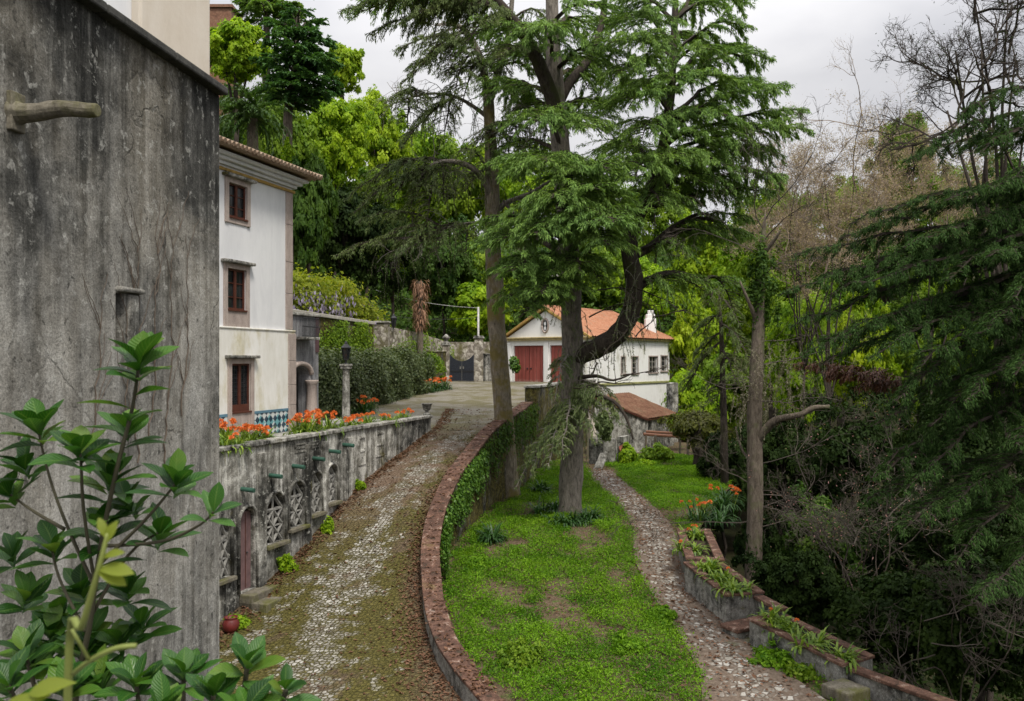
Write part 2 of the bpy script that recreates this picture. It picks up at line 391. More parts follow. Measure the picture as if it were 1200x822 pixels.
M['l_orange'] = m_leaf('orange petals', (.62, .13, .03), (.85, .30, .10), .3, .5, .3)
M['l_brown'] = m_leaf('dead leaves', (.06, .028, .015), (.22, .12, .075), .2, .8, .15)
M['l_deadfrond'] = m_leaf('dead palm skirt', (.10, .055, .035), (.34, .20, .13), .2, .8, .1)
M['l_twigleaf'] = m_leaf('brown catkins', (.24, .18, .11), (.46, .37, .26), .3, .8, .1)
M['l_pinkbud'] = m_leaf('pink buds', (.30, .14, .13), (.50, .30, .28), .3, .7, .1)
M['l_palm'] = m_leaf('palm fronds', (.020, .055, .012), (.08, .14, .03), .25, .45, .35)
def m_glossy():
    t = NT('glossy shrub leaves'); r = t.attr('rnd'); mid = t.attr('mid'); o = t.coord(); n = t.noise(o, 9, 5, .7); sp = t.noise(o, 60, 4, .7)
    col = t.ramp(t.math('ADD', t.math('MULTIPLY', r, .7), t.math('MULTIPLY', n, .4)), [(.15, (.007, .036, .005)), (.5, (.020, .082, .010)), (.8, (.055, .145, .016)), (.97, (.13, .19, .025))])
    vein = t.node('TexWave', {'Vector': t.node('Attribute', attribute_name='vein').outputs['Vector'], 'Scale': 3.2, 'Distortion': .6}, bands_direction='X').outputs['Fac']
    col = t.mix(t.ramp(vein, [(.80, 0.), (.97, .28)]), col, t.mix(.5, col, (.20, .30, .07)))
    col = t.mix(t.ramp(mid, [(.88, 0.), (.97, .45)]), col, (.13, .22, .05))
    col = t.mix(t.ramp(sp, [(.66, 0.), (.72, .6)]), col, (.09, .07, .03))
    b = t.node('BsdfPrincipled', {'Base Color': col, 'Roughness': t.ramp(n, [(.3, .28), (.7, .52)]), 'Specular IOR Level': .3})
    bp = t.node('Bump', {'Height': t.math('ADD', vein, n), 'Strength': .25, 'Distance': .004}); t.l.new(bp.outputs[0], b.inputs['Normal'])
    tr = t.node('BsdfTranslucent', {'Color': t.mix(1.0, col, (1.3, 1.35, .6), 'MULTIPLY')})
    t.l.new(t.node('MixShader', {0: .27, 1: b.outputs[0], 2: tr.outputs[0]}).outputs[0], t.out.inputs[0]); return t.m
M['l_glossy'] = m_glossy()
M['l_shoot'] = m_leaf('young vine shoot', (.13, .17, .02), (.24, .28, .035), .45, .5, .3)
# ------------------------------------------------------------------ levels of the place
RD = [12, 17, 20, 22.6, 25.8, 28.5, 31.3, 35.1, 40, 45, 52, 58, 80]
RZ = [-8.7, -7.85, -7.2, -6.7, -5.7, -4.5, -3.75, -2.9, -2.55, -2.25, -1.9, -1.57, -1.5]
GD = [8, 13, 18, 22, 25, 30, 35, 40, 50, 60]
GZ = [-7.9, -7.6, -7.1, -6.75, -6.4, -5.95, -5.7, -5.6, -5.6, -5.6]
def zr(y): return lin(RD, RZ, y)
def zg(y): return lin(GD, GZ, y)
def solve_d(py, zf, lo=8.0, hi=75.0):
    """distance at which the surface zf(d) is seen at picture row py"""
    k = (py - 422) / F0; best = lo; bv = 1e9
    for d in np.arange(lo, hi, 0.05):
        e = abs(zf(d) + k * d)
        if e < bv: bv = e; best = d
    return float(best)
U = V(.3082, .9513, 0).normalized(); NO = V(U.y, -U.x, 0)      # along the facade / out of it
UP = V(0, 0, 1)

# parapet line (road side top edge)
cop = [(568, 822), (554, 806), (539, 790), (515, 757), (503, 727), (497, 700), (495, 672), (495, 637), (503, 598), (523, 555), (539, 535), (564, 504), (585, 489), (600, 480), (612, 471)]
PL = []
for px, py in cop:
    d = solve_d(py, lambda y: zr(y) + .5, 15, 46); PL.append(V(X(px, d), d, Z(py, d)))
for i in range(1, len(PL)):
    PL[i].z = max(PL[i].z, PL[i - 1].z + .01)
first = PL[0] + (PL[0] - PL[2]).normalized() * 4.5; first.z = zr(first.y) + .5
PL.insert(0, first)
def smooth_line(pts, n, it=2):
    pts = [Vector(p) for p in pts]
    out = []
    for i in range(len(pts) - 1):
        p0 = pts[max(0, i - 1)]; p1 = pts[i]; p2 = pts[i + 1]; p3 = pts[min(len(pts) - 1, i + 2)]
        for k in range(n):
            t = k / n
            out.append(0.5 * ((2 * p1) + (p2 - p0) * t + (2 * p0 - 5 * p1 + 4 * p2 - p3) * t * t + (3 * p1 - p0 - 3 * p2 + p3) * t ** 3))
    out.append(pts[-1])
    for _ in range(it):
        out = [out[0]] + [(out[i - 1] + out[i] * 2 + out[i + 1]) / 4 for i in range(1, len(out) - 1)] + [out[-1]]
    return out
PLs = smooth_line(PL, 5)
_py = [p.y for p in PLs]; _px = [p.x for p in PLs]; _pz = [p.z for p in PLs]
PY2 = _py + [PLs[-1].y + 1, 50, 55, 58]; PX2 = _px + [PLs[-1].x + .15, 2.3, 3.6, 5.05]
def xpar(y): return lin(PY2, PX2, y)
THK = .48

# terrace wall line
T0 = V(X(255, 22), 22, 0)
TL = 13.8; ZC = -2.38
def tw(t, h, off=0): return T0 + U * t + NO * off + UP * h
def t_of_px(px): return (22 * 669 / (924 - px) - 22) / U.y
def xterr(y): return T0.x + (y - 22) / U.y * U.x

# ------------------------------------------------------------------ terrain
def hterr(x, y):
    back = -2.2 + max(0, y - 67) * .30 + max(0, -x - 8) * max(0, min(1, (y - 44) / 16)) * .33
    y0 = 64 + max(0, x - 6) * 1.15
    b = sm(y0 - 2, y0 + 6, y)
    low = -9.6
    ex = x - lin([8, 17, 21, 24, 26, 30, 45, 60], [9, 8.5, 6.6, 6.3, 6.4, 7.5, 14, 17], y)
    if ex > 0: low = -7.6 - min(9, ex * .55) + max(0, ex - 26) * .42
    if x < -9 and y < 62: low = -9.6 + sm(-9, -22, x) * 0
    lf = sm(-12, -18, x) * sm(40, 46, y)
    h = low * (1 - b) + back * b
    return h * (1 - lf) + (back + 1.0) * lf
xs = np.concatenate([np.linspace(-420, -60, 13)[:-1], np.linspace(-60, 70, 88)[:-1], np.linspace(70, 420, 13)])
ys = np.concatenate([np.linspace(-120, 0, 7)[:-1], np.linspace(0, 140, 96)[:-1], np.linspace(140, 700, 18)])
mb = MB(); nx = len(xs)
for y in ys:
    for x in xs:
        yy = min(y, 150) + max(0, y - 150) * .15
        h = hterr(max(-60, min(70, x)), yy)
        mb.v.append((x, y, h + .25 * math.sin(x * .7 + y * .3) * (1 if abs(x) > 12 or y > 70 else 0)))
for j in range(len(ys) - 1):
    for i in range(nx - 1):
        mb.f.append((j * nx + i, j * nx + i + 1, (j + 1) * nx + i + 1, (j + 1) * nx + i))
def m_forestfloor():
    t = NT('forest floor'); v = t.coord(); n = t.noise(v, .35, 8, .7); f = t.noise(v, 5, 6, .7)
    col = t.ramp(n, [(.3, (.018, .015, .009)), (.5, (.022, .028, .010)), (.7, (.035, .05, .014))])
    return t.bsdf(t.mix(t.ramp(f, [(.4, 0.), (.7, .8)]), col, (.05, .035, .022)), .95, f, .8, .15, .1)
g = mb.build('ground', m_forestfloor(), smooth=True, origin=V(0, 0, 0)); tag(g, kind='structure')

# ------------------------------------------------------------------ cobbled driveway and court
def m_cobble():
    t = NT('mossy limestone setts'); uv = t.node('UVMap', uv_map='metres').outputs[0]; fr = t.node('UVMap', uv_map='frac').outputs[0]
    wob = t.node('TexNoise', {'Vector': uv, 'Scale': 2.5, 'Detail': 3}).outputs['Color']
    uvw = t.mix(.06, uv, wob, 'ADD')
    vo = t.node('TexVoronoi', {'Vector': uvw, 'Scale': 9.0, 'Randomness': .8}, feature='F1')
    ve = t.node('TexVoronoi', {'Vector': uvw, 'Scale': 9.0, 'Randomness': .8}, feature='DISTANCE_TO_EDGE')
    edge = ve.outputs['Distance']; cell = t.node('SeparateXYZ', {0: vo.outputs['Color']}).outputs['X']
    n1 = t.noise(uv, .55, 6, .65); n2 = t.noise(uv, 1.7, 6, .7); n3 = t.noise(uv, 9, 6, .7); n4 = t.noise(t.coord((1, .35, 1), src=uv), .8, 5, .65)
    stone = t.ramp(t.math('ADD', t.math('MULTIPLY', cell, .6), t.math('MULTIPLY', n3, .4)), [(.2, (.125, .112, .085)), (.5, (.235, .22, .185)), (.8, (.40, .385, .345))])
    s = t.node('SeparateXYZ', {0: fr}); f = t.math('ADD', s.outputs['X'], t.math('MULTIPLY', t.math('SUBTRACT', n4, .5), .45))
    # worn tracks: pale down the middle and on the left, mossy between, brown dirt at both edges
    tr = t.ramp(f, [(.0, .05), (.08, .18), (.18, .55), (.28, .52), (.36, .40), (.47, .76), (.58, .72), (.68, .42), (.84, .30), (.96, .0)])
    vis = t.math('ADD', tr, t.math('MULTIPLY', t.math('SUBTRACT', n2, .5), 2.6))
    vis = t.ramp(vis, [(.50, 0.), (.72, 1.)])
    joint = t.ramp(edge, [(.03, 0.), (.15, 1.)])
    dirt = t.ramp(n3, [(.3, (.06, .042, .026)), (.6, (.14, .10, .066)), (.75, (.22, .17, .125))])
    moss = t.ramp(n3, [(.3, (.034, .032, .008)), (.5, (.085, .075, .018)), (.7, (.165, .138, .045))])
    mossm = t.ramp(t.math('ADD', t.math('MULTIPLY', n1, .6), t.math('MULTIPLY', n2, .4)), [(.37, 0.), (.46, 1.)])
    edgem = t.ramp(f, [(.0, 1.), (.12, 0.), (.82, 0.), (.97, 1.)])
    gap = t.mix(t.math('MULTIPLY', mossm, t.math('SUBTRACT', 1.0, edgem)), dirt, moss)
    ery = t.math('MULTIPLY', t.ramp(s.outputs['Y'], [(.03, 0.), (.14, 1.), (.36, 1.), (.5, 0.)]), t.ramp(t.math('SUBTRACT', n1, t.math('MULTIPLY', f, .22)), [(.30, 0.), (.42, 1.)]))
    gap = t.mix(ery, gap, t.mix(n3, (.09, .058, .038), (.23, .165, .115)))
    vis = t.math('MULTIPLY', vis, t.math('SUBTRACT', 1.0, t.math('MULTIPLY', ery, .25)))
    col = t.mix(t.math('MULTIPLY', joint, vis), gap, stone)
    # the flat court at the top: dusty pale gravel over the setts
    top = t.ramp(t.math('ADD', s.outputs['Y'], t.math('MULTIPLY', n1, .25)), [(.46, 0.), (.66, .85)])
    dust = t.mix(n2, (.19, .17, .135), (.36, .335, .285))
    dust = t.mix(t.ramp(n1, [(.44, 0.), (.56, .75)]), dust, t.mix(n3, (.10, .09, .03), (.20, .175, .08)))
    col = t.mix(top, col, dust)
    h = t.math('ADD', t.math('MULTIPLY', joint, .7), t.math('MULTIPLY', n3, .6))
    return t.bsdf(col, .9, h, 1.0, .06, .2)
def sheet(name, rows, mat, ysplit=None):
    """rows: list of lists of points (same length) with uv in metres and fractions"""
    n = len(rows[0]); vs = []; m_uv = []; f_uv = []; acc = 0; prev = None
    for j, r in enumerate(rows):
        mid = (r[0] + r[-1]) / 2
        if prev is not None: acc += (mid - prev).length
        prev = mid; w = 0
        for i, p in enumerate(r):
            if i: w += (p - r[i - 1]).length
            vs.append(p); m_uv.append((w, acc)); f_uv.append((i / (n - 1), sm(0, 1, (p.y - 22) / 30)))
    fs = [(j * n + i, j * n + i + 1, (j + 1) * n + i + 1, (j + 1) * n + i) for j in range(len(rows) - 1) for i in range(n - 1)]
    me = bpy.data.meshes.new(name); me.from_pydata([tuple(v) for v in vs], [], fs); me.update()
    for nm, dat in (('metres', m_uv), ('frac', f_uv)):
        l = me.uv_layers.new(name=nm); l.data.foreach_set('uv', np.array([dat[k] for f in fs for k in f], dtype=np.float32).ravel())
    me.polygons.foreach_set('use_smooth', [True] * len(me.polygons))
    o = bpy.data.objects.new(name, me); C.objects.link(o); me.materials.append(mat); return tag(o, kind='structure')
def zroad(x, y):
    return zr(y) + .035 * math.sin(x * 2.1 + y * .8) * .5
cob = m_cobble()
rows = []
for y in np.arange(13, 35.21, .3):
    a, b = xterr(y) - .1, xpar(y) + .15
    rows.append([V(a + (b - a) * k / 16, y, zroad(a + (b - a) * k / 16, y)) for k in range(17)])
sheet('driveway', rows, cob)
rows = []
for y in np.arange(35.2, 69, .8):
    a, b = -12.0, xpar(y) + .15 if y < 57 else 6.0
    rows.append([V(a + (b - a) * k / 24, y, zroad(a + (b - a) * k / 24, y) if y > 35.3 else zr(y) - .003) for k in range(25)])
sheet('courtyard', rows, cob)

# ------------------------------------------------------------------ parapet along the drive
par = thing('parapet_wall', 'long low curved wall with a red brown top between the cobbled drive and the garden', 'parapet wall', V(PLs[20].x, PLs[20].y, -8))
side = MB(); top = MB(); out = MB()
nP = len(PLs); TN = []
for i in range(nP):
    t = (PLs[min(i + 1, nP - 1)] - PLs[max(i - 1, 0)]); t.z = 0; t.normalize(); TN.append(V(t.y, -t.x, 0))   # points to the garden
for i in range(nP - 1):
    a, b, na, nb = PLs[i], PLs[i + 1], TN[i], TN[i + 1]
    lo = -10.0
    side.quad(V(a.x, a.y, lo), V(b.x, b.y, lo), b - UP * .06, a - UP * .06)
    ga, gb = a + na * THK, b + nb * THK
    out.quad(V(gb.x, gb.y, lo), V(ga.x, ga.y, lo), ga - UP * .06, gb - UP * .06)
rs = random.Random(8); i = 0
while i < nP - 1:                                   # coping slabs, a little uneven
    k = min(nP - 1, i + 4); jo, ji, jz = .035 + rs.uniform(-.010, .010), .035 + rs.uniform(-.010, .010), rs.uniform(-.008, .006)
    sec = []
    for q in range(i, k + 1):
        p, n_, tt = PLs[q] + UP * jz, TN[q], V(-TN[q].y, TN[q].x, 0) * (.006 if q == i else -.006 if q == k else 0)
        l, r = p - n_ * jo + tt, p + n_ * (THK + ji) + tt
        sec.append([l - UP * .075, l - UP * .012, l + n_ * .014, r - n_ * .014, r - UP * .012, r - UP * .075])
    for u, w in zip(sec, sec[1:]):
        for c in range(6): top.quad(u[c], w[c], w[(c + 1) % 6], u[(c + 1) % 6])
    top.add(sec[0], [(0, 1, 2, 3, 4, 5)]); top.add(sec[-1], [(5, 4, 3, 2, 1, 0)])
    i = k
side.build('road_face', M['parapetside'], par, smooth=True)
out.build('garden_face', M['mosswall'], par, smooth=True)
top.build('coping', M['parapet'], par, smooth=False)

# taller mossy block that carries the court in front of the garage
e0 = V(X(615, 43.2), 43.2, 0); e1 = V(X(664, 53), 53, 0); e2 = V(5.1, 57.9, 0)
cw = thing('court_wall', 'thick moss covered retaining wall with a flat grey top before the coach house', 'retaining wall', V(e0.x, e0.y, -6))
mb = MB(); zc1 = Z(455, 43.2)
for a, b in ((e0, e1), (e1, e2)):
    t = (b - a).normalized(); n = V(t.y, -t.x, 0)
    mb.prism([V(a.x, a.y, -10), V(b.x, b.y, -10), V(b.x, b.y, -10) + n * .6, V(a.x, a.y, -10) + n * .6], UP * (10 + zc1))
mb.build('masonry', M['mosswall'], cw, bevel=.03)
mb = MB()
for a, b in ((e0, e1), (e1, e2)):
    t = (b - a).normalized(); n = V(t.y, -t.x, 0)
    q = [a - n * .05 - t * .05, b - n * .05, b + n * .65, a + n * .65 - t * .05]
    mb.prism([V(p.x, p.y, zc1 + .002) for p in q], UP * .12)
mb.build('coping', M['grey'], cw, bevel=.02)

# ------------------------------------------------------------------ garden
def xright(y): return lin([8, 17, 18.4, 20.6, 21.7, 23.8, 26, 30, 45, 50, 60], [9.5, 8.0, 7.15, 5.75, 5.5, 5.0, 5.15, 6.6, 12.5, 14, 16], y)
def m_garden():
    t = NT('weedy garden earth'); o = t.node('TexCoord').outputs['Object']
    n = t.noise(t.coord(src=o), .45, 6, .65); f = t.noise(t.coord(src=o), 12, 7, .75); m = t.noise(t.coord(src=o), 2.5, 6, .7)
    earth = t.ramp(f, [(.3, (.050, .034, .022)), (.55, (.125, .088, .058)), (.72, (.24, .185, .135))])
    green = t.ramp(f, [(.3, (.02, .06, .008)), (.7, (.08, .17, .018))])
    return t.bsdf(t.mix(t.ramp(m, [(.50, 0.), (.66, .8)]), earth, green), .95, f, .9, .06, .1)
rows = []
for y in np.arange(11, 58.1, .5):
    a, b = xpar(y) + .2, xright(y)
    rows.append([V(a + (b - a) * k / 26, y, min(zg(y) + .02 * math.sin(k * 1.3 + y) * min(1, k / 3), lin(_py, _pz, y) - .14 + (b - a) * k / 26 * .35)) for k in range(27)])
sheet('garden_ground', rows, m_garden())
def m_path():
    t = NT('worn stone path'); uv = t.node('UVMap', uv_map='metres').outputs[0]; fr = t.node('UVMap', uv_map='frac').outputs[0]
    wob = t.node('TexNoise', {'Vector': uv, 'Scale': 2.0, 'Detail': 3}).outputs['Color']; uvw = t.mix(.12, uv, wob, 'ADD')
    vo = t.node('TexVoronoi', {'Vector': uvw, 'Scale': 6.2}); ve = t.node('TexVoronoi', {'Vector': uvw, 'Scale': 6.2}, feature='DISTANCE_TO_EDGE')
    cell = t.node('SeparateXYZ', {0: vo.outputs['Color']}).outputs['X']
    n2 = t.noise(uv, 1.1, 6, .7); n3 = t.noise(uv, 9, 6, .7)
    fx = t.math('ADD', t.node('SeparateXYZ', {0: fr}).outputs['X'], t.math('MULTIPLY', t.math('SUBTRACT', n2, .5), .5))
    tr = t.ramp(fx, [(.1, .0), (.32, .45), (.5, .95), (.66, .6), (.85, .1)])
    vis = t.ramp(t.math('ADD', tr, t.math('MULTIPLY', t.math('SUBTRACT', cell, .5), .9)), [(.30, 0.), (.7, .9)])
    joint = t.ramp(ve.outputs['Distance'], [(.03, 0.), (.16, 1.)])
    stone = t.ramp(t.math('ADD', t.math('MULTIPLY', cell, .5), t.math('MULTIPLY', n3, .5)), [(.25, (.14, .125, .105)), (.55, (.25, .235, .205)), (.75, (.42, .405, .37))])
    dirt = t.ramp(n3, [(.3, (.07, .050, .036)), (.6, (.15, .115, .088)), (.75, (.26, .215, .175))])
    col = t.mix(t.math('MULTIPLY', joint, vis), dirt, stone)
    h = t.math('ADD', t.math('MULTIPLY', t.math('MULTIPLY', joint, vis), .6), t.math('MULTIPLY', n3, .5))
    return t.bsdf(col, .9, h, .9, .05, .2)
pl_ = [(688, 552), (697, 566), (712, 580), (730, 600), (742, 622), (742, 650), (754, 682), (777, 718), (800, 752), (818, 790), (822, 830), (800, 900)]
pr_ = [(716, 552), (732, 566), (750, 580), (772, 600), (789, 622), (798, 655), (813, 696), (846, 731), (876, 757), (922, 790), (985, 835), (1090, 900)]
rows = []
for (ax, ay), (bx, by) in zip(pl_, pr_):
    da = solve_d(ay, zg); db = solve_d(by, zg); rows.append((V(X(ax, da), da, 0), V(X(bx, db), db, 0)))
la = smooth_line([r[0] for r in rows], 6); lb = smooth_line([r[1] for r in rows], 6)
PATH = list(zip(la, lb))
rr = []
for a, b in PATH:
    r = []
    for k in range(11):
        p = a.lerp(b, k / 10); p.z = zg(p.y) + .045 + .012 * math.sin(k + p.y * 3); r.append(p)
    rr.append(r)
sheet('garden_path', rr, m_path())

# ------------------------------------------------------------------ walls with openings
def holed(mb, pt, x0, x1, z0, z1, holes, thick, rev):
    """front skin of a wall in (x,z) of frame pt(x,z,off); holes (xa,xb,za,zb,arched); reveals of depth thick go to rev"""
    xsn = sorted({x0, x1} | {h[0] for h in holes} | {h[1] for h in holes}); zsn = sorted({z0, z1} | {h[2] for h in holes} | {h[3] for h in holes})
    for i in range(len(xsn) - 1):
        for j in range(len(zsn) - 1):
            cx, cz = (xsn[i] + xsn[i + 1]) / 2, (zsn[j] + zsn[j + 1]) / 2
            if any(h[0] < cx < h[1] and h[2] < cz < h[3] for h in holes): continue
            mb.quad(pt(xsn[i], zsn[j], 0), pt(xsn[i + 1], zsn[j], 0), pt(xsn[i + 1], zsn[j + 1], 0), pt(xsn[i], zsn[j + 1], 0))
    for xa, xb, za, zb, arched in holes:
        if arched:
            r = (xb - xa) / 2; zs_ = max(za + .05, zb - r * arched); n = 12; c = (xa + xb) / 2
            arc = [(c - r * math.cos(math.pi * k / n), zs_ + (zb - zs_) * math.sin(math.pi * k / n)) for k in range(n + 1)]
            for k in range(n):
                (p, q), (p2, q2) = arc[k], arc[k + 1]
                mb.quad(pt(p, q, 0), pt(p2, q2, 0), pt(p2, zb + 1e-4, 0), pt(p, zb + 1e-4, 0))
            loop = [(xa, za)] + arc + [(xb, za)]
        else: loop = [(xa, za), (xa, zb), (xb, zb), (xb, za)]
        for k in range(len(loop)):
            (p, q), (p2, q2) = loop[k], loop[(k + 1) % len(loop)]
            rev.quad(pt(p, q, 0), pt(p, q, -thick), pt(p2, q2, -thick), pt(p2, q2, 0))

# ------------------------------------------------------------------ arcaded terrace wall
def tz(py, t): return Z(py, T0.y + t * U.y)
arch = []
for a, b, ya, yb, kind in ((253, 269.5, 614, 678, 'lat'), (281, 299, 596, 692, 'door'), (312, 333, 579, 636, 'dark'), (339.5, 356.5, 566, 617, 'blind'), (363.5, 376.5, 555, 601, 'blind'), (383, 394.5, 546, 588, 'dark')):
    ta, tb = t_of_px(a), t_of_px(b); tm = (ta + tb) / 2
    arch.append((ta, tb, tz(yb, tm), tz(ya, tm), kind))
terr = thing('terrace_wall', 'tall lichen streaked retaining wall with arched lattice openings left of the cobbled drive', 'retaining wall', tw(5, -8))
face = MB(); rev = MB()
holed(face, lambda x, z, o: tw(x, z, o), -5, TL, -10, ZC, [(a, b, c, d, 1.0) for a, b, c, d, k in arch], .35, face)
endp = V(-9.5, 36.6, 0)
e_a, e_b = tw(TL, 0), endp
face.quad(V(e_a.x, e_a.y, -6), V(e_b.x, e_b.y, -6), V(e_b.x, e_b.y, ZC - .1), V(e_a.x, e_a.y, ZC - .1))
face.build('wall_face', M['terrwall'], terr)
mb = MB()      # plaster hood moulds round each arch
for a, b, c, d, k in arch:
    cx, r = (a + b) / 2, (b - a) / 2; zs_ = d - r
    pts = [(a - .07, c)] + [(cx - (r + .07) * math.cos(math.pi * i / 12), zs_ + (r + .07) * math.sin(math.pi * i / 12)) for i in range(13)] + [(b + .07, c)]
    mb.tube([tw(p, q, .015) for p, q in pts], .055, 6)
mb.build('arch_moulding', M['terrwall'], terr, smooth=True)
for t0_, t1_ in ((t_of_px(300.5) , t_of_px(309)), (t_of_px(402), t_of_px(410)), (t_of_px(357.5), t_of_px(362.5)), (t_of_px(377.5), t_of_px(382))):
    mb = MB(); c = (t0_ + t1_) / 2; mb.box(tw(c, (-10 + ZC) / 2 - .1, .05), (t1_ - t0_, .12, ZC + 9.8), (U, NO, UP))
    mb.build('pilaster', M['terrwall'], terr, bevel=.02)
mb = MB()
for i in range(19):
    t0_ = -5 + i * (TL + 5.0) / 19; t1_ = t0_ + (TL + 5.0) / 19 - .012
    mb.box(tw((t0_ + t1_) / 2, ZC + .06, -.13), (t1_ - t0_, .44, .12), (U, NO, UP))
mb.build('coping', M['grey'], terr, bevel=.025)
for tpx, tpy in ((283, 573), (316, 557), (343, 546), (367, 537), (386, 528.5), (402, 521)):
    t = t_of_px(tpx); z = tz(tpy, t)
    mb = MB(); mb.tube([tw(t, z, -.1), tw(t, z - .03, .40)], .062, 10); mb.build('drain_pipe', M['green'], terr, smooth=False)
# raised panels between the pipes
for a, b, ya, yb in ((345, 358, 500, 530), (362, 374, 497, 525), (420, 428, 512, 545), (440, 450, 507, 535)):
    ta, tb = t_of_px(a), t_of_px(b); tm = (ta + tb) / 2; za, zb = tz(yb, tm), tz(ya, tm)
    zb = min(zb, ZC - .12); mb = MB()
    for q in ((ta, tb, zb - .05, zb), (ta, tb, za, za + .05), (ta, ta + .06, za + .052, zb - .052), (tb - .06, tb, za + .052, zb - .052), (ta, tb, (za + zb) / 2 - .03, (za + zb) / 2 + .03)):
        mb.box(tw((q[0] + q[1]) / 2, (q[2] + q[3]) / 2, .012), (q[1] - q[0], .04, q[3] - q[2]), (U, NO, UP))
    mb.build('panel_moulding', M['terrwall'], terr)
for a, b, c, d, k in arch:
    cx, r = (a + b) / 2, (b - a) / 2
    if k == 'door':
        mb = MB(); zt = d - .10
        mb.box(tw(cx + .05, (c + zt) / 2, -.16), (b - a - .14, .06, zt - c), (U, NO, UP))
        dr = mb.build('door', M['door'], terr)
        mb = MB()
        for q in range(3): mb.box(tw(cx - .2 + q * .28, (c + zt) / 2, -.124), (.02, .012, zt - c - .1), (U, NO, UP))
        mb.build('plank_joint', M['wood'], dr)
        mb = MB(); mb.lathe(tw(b - .22, c + 1.0, -.1), [(.0, -.03), (.035, 0), (.0, .03)], 8); mb.build('handle', M['iron'], dr)
    else:
        mb = MB(); n = 12; zs_ = d - r
        arc = [(a, c)] + [(cx - r * math.cos(math.pi * i / n), zs_ + r * math.sin(math.pi * i / n)) for i in range(n + 1)] + [(b, c)]
        dep = -.34 if k != 'blind' else -.16
        mb.add([tw(p, q, dep) for p, q in arc], [tuple(range(len(arc)))])
        mb.build('window_back', M['soil'] if k == 'dark' else M['terrwall'], terr)  # dark sheet stands in for the shade behind the open lattices
        mb = MB()                                # crossed stone lattice
        H = d - c; w = b - a; rowsn = 3
        def clipz(x): return zs_ + math.sqrt(max(0, r * r - (x - cx) ** 2))
        offl = -.10
        for i in range(rowsn):
            za = c + i * H / rowsn; zb = za + H / rowsn
            for s0, s1 in ((a, cx), (cx, b)):
                for p, q in (((s0, za), (s1, zb)), ((s1, za), (s0, zb))):
                    p = (p[0], min(p[1], clipz(p[0]))); q = (q[0], min(q[1], clipz(q[0])))
                    mb.tube([tw(p[0], p[1], offl), tw(q[0], q[1], offl)], .056, 5)
            mb.tube([tw(a, zb, offl), tw(b, zb, offl)] if zb < zs_ else [tw(cx - math.sqrt(max(.01, r * r - (min(zb, d - .03) - zs_) ** 2)), min(zb, d - .03), offl), tw(cx + math.sqrt(max(.01, r * r - (min(zb, d - .03) - zs_) ** 2)), min(zb, d - .03), offl)], .035, 5)
        mb.tube([tw(cx, c, offl), tw(cx, d - .02, offl)], .04, 5)
        mb.build('lattice', M['latticestone'], terr)
        mb = MB(); mb.box(tw(cx, c - .06, .06), (w + .2, .22, .11), (U, NO, UP)); mb.build('sill', M['coping'], terr, bevel=.02)
# steps below the arched door
a, b, c, d, k = arch[1]
st = thing('door_steps', 'two mossy stone steps under the arched plum door', 'steps', tw((a + b) / 2 + .2, c - .6, .5))
for i in range(2):
    mb = MB(); mb.box(tw((a + b) / 2 + .35, c - .57 - .19 * i, .2 + .22 * i), (b - a + .75, .44 + .44 * i, 1.1), (U, NO, UP)); mb.build('step', M['coping'], st, bevel=.03)

# terrace floor slab behind the wall
hc = V(X(342, 30), 30, 0)
def fp(t, h, off=0): return hc + U * t + NO * off + UP * h
poly = [tw(-5, -6, -.36), tw(TL - .05, -6, -.36), V(-7.6, 36.2, -6), fp(6, -6, -1.5), fp(-13, -6, -1.5)]
mb = MB(); mb.prism(poly, UP * (6 - 2.48)); o = mb.build('terrace_floor', M['grey']); tag(o, kind='structure')

# ------------------------------------------------------------------ white house
ZF = -2.48
def tf(px): return (30 * 582 / (924 - px) - 30) / U.y
def fz(py, t): return Z(py, 30 + t * U.y)
house = thing('house', 'white three storey house with stone framed windows and a tiled eave on the terrace', 'house', fp(-5, ZF, -4))
wins = []
for a, b, ya, yb in ((267, 288.5, 217, 257.5), (265.5, 287.5, 316, 365), (268.5, 291, 426.5, 484)):
    ta, tb = tf(a), tf(b); tm = (ta + tb) / 2; wins.append((ta, tb, fz(yb, tm), fz(ya, tm)))
ZL = .98; ZT = 6.15
up = MB(); lo = MB()
holed(up, lambda x, z, o: fp(x, z, o), -13, 0, ZL, ZT, [w + (0,) for w in wins[:2]], .22, up)
lo_off = .06
holed(lo, lambda x, z, o: fp(x, z, o + lo_off), -13, .12, ZF - .3, ZL, [wins[2] + (0,)], .28, lo)
for mbx, z0, z1, e, off in ((up, ZL, ZT, 0, 0), (lo, ZF - .3, ZL, .12, lo_off)):
    A = [fp(e, z0, off), fp(e, z0, -9), fp(-13, z0, -9), fp(-13, z0, off)]
    for i in range(3): mbx.quad(A[i], A[i + 1], A[i + 1] + UP * (z1 - z0), A[i] + UP * (z1 - z0))
up.quad(fp(0, ZT, 0), fp(0, ZT, -9), fp(-13, ZT, -9), fp(-13, ZT, 0))
lo.quad(fp(.12, ZL, lo_off), fp(.12, ZL, -9), fp(-13, ZL, -9), fp(-13, ZL, lo_off))
up.build('upper_wall', M['white'], house); lo.build('lower_wall', M['whitelow'], house)
mb = MB(); mb.box(fp(-6.44, ZL + .03, .05), (13.1, .09, .06), (U, NO, UP)); mb.build('string_course', M['whitelow'], house, bevel=.02)
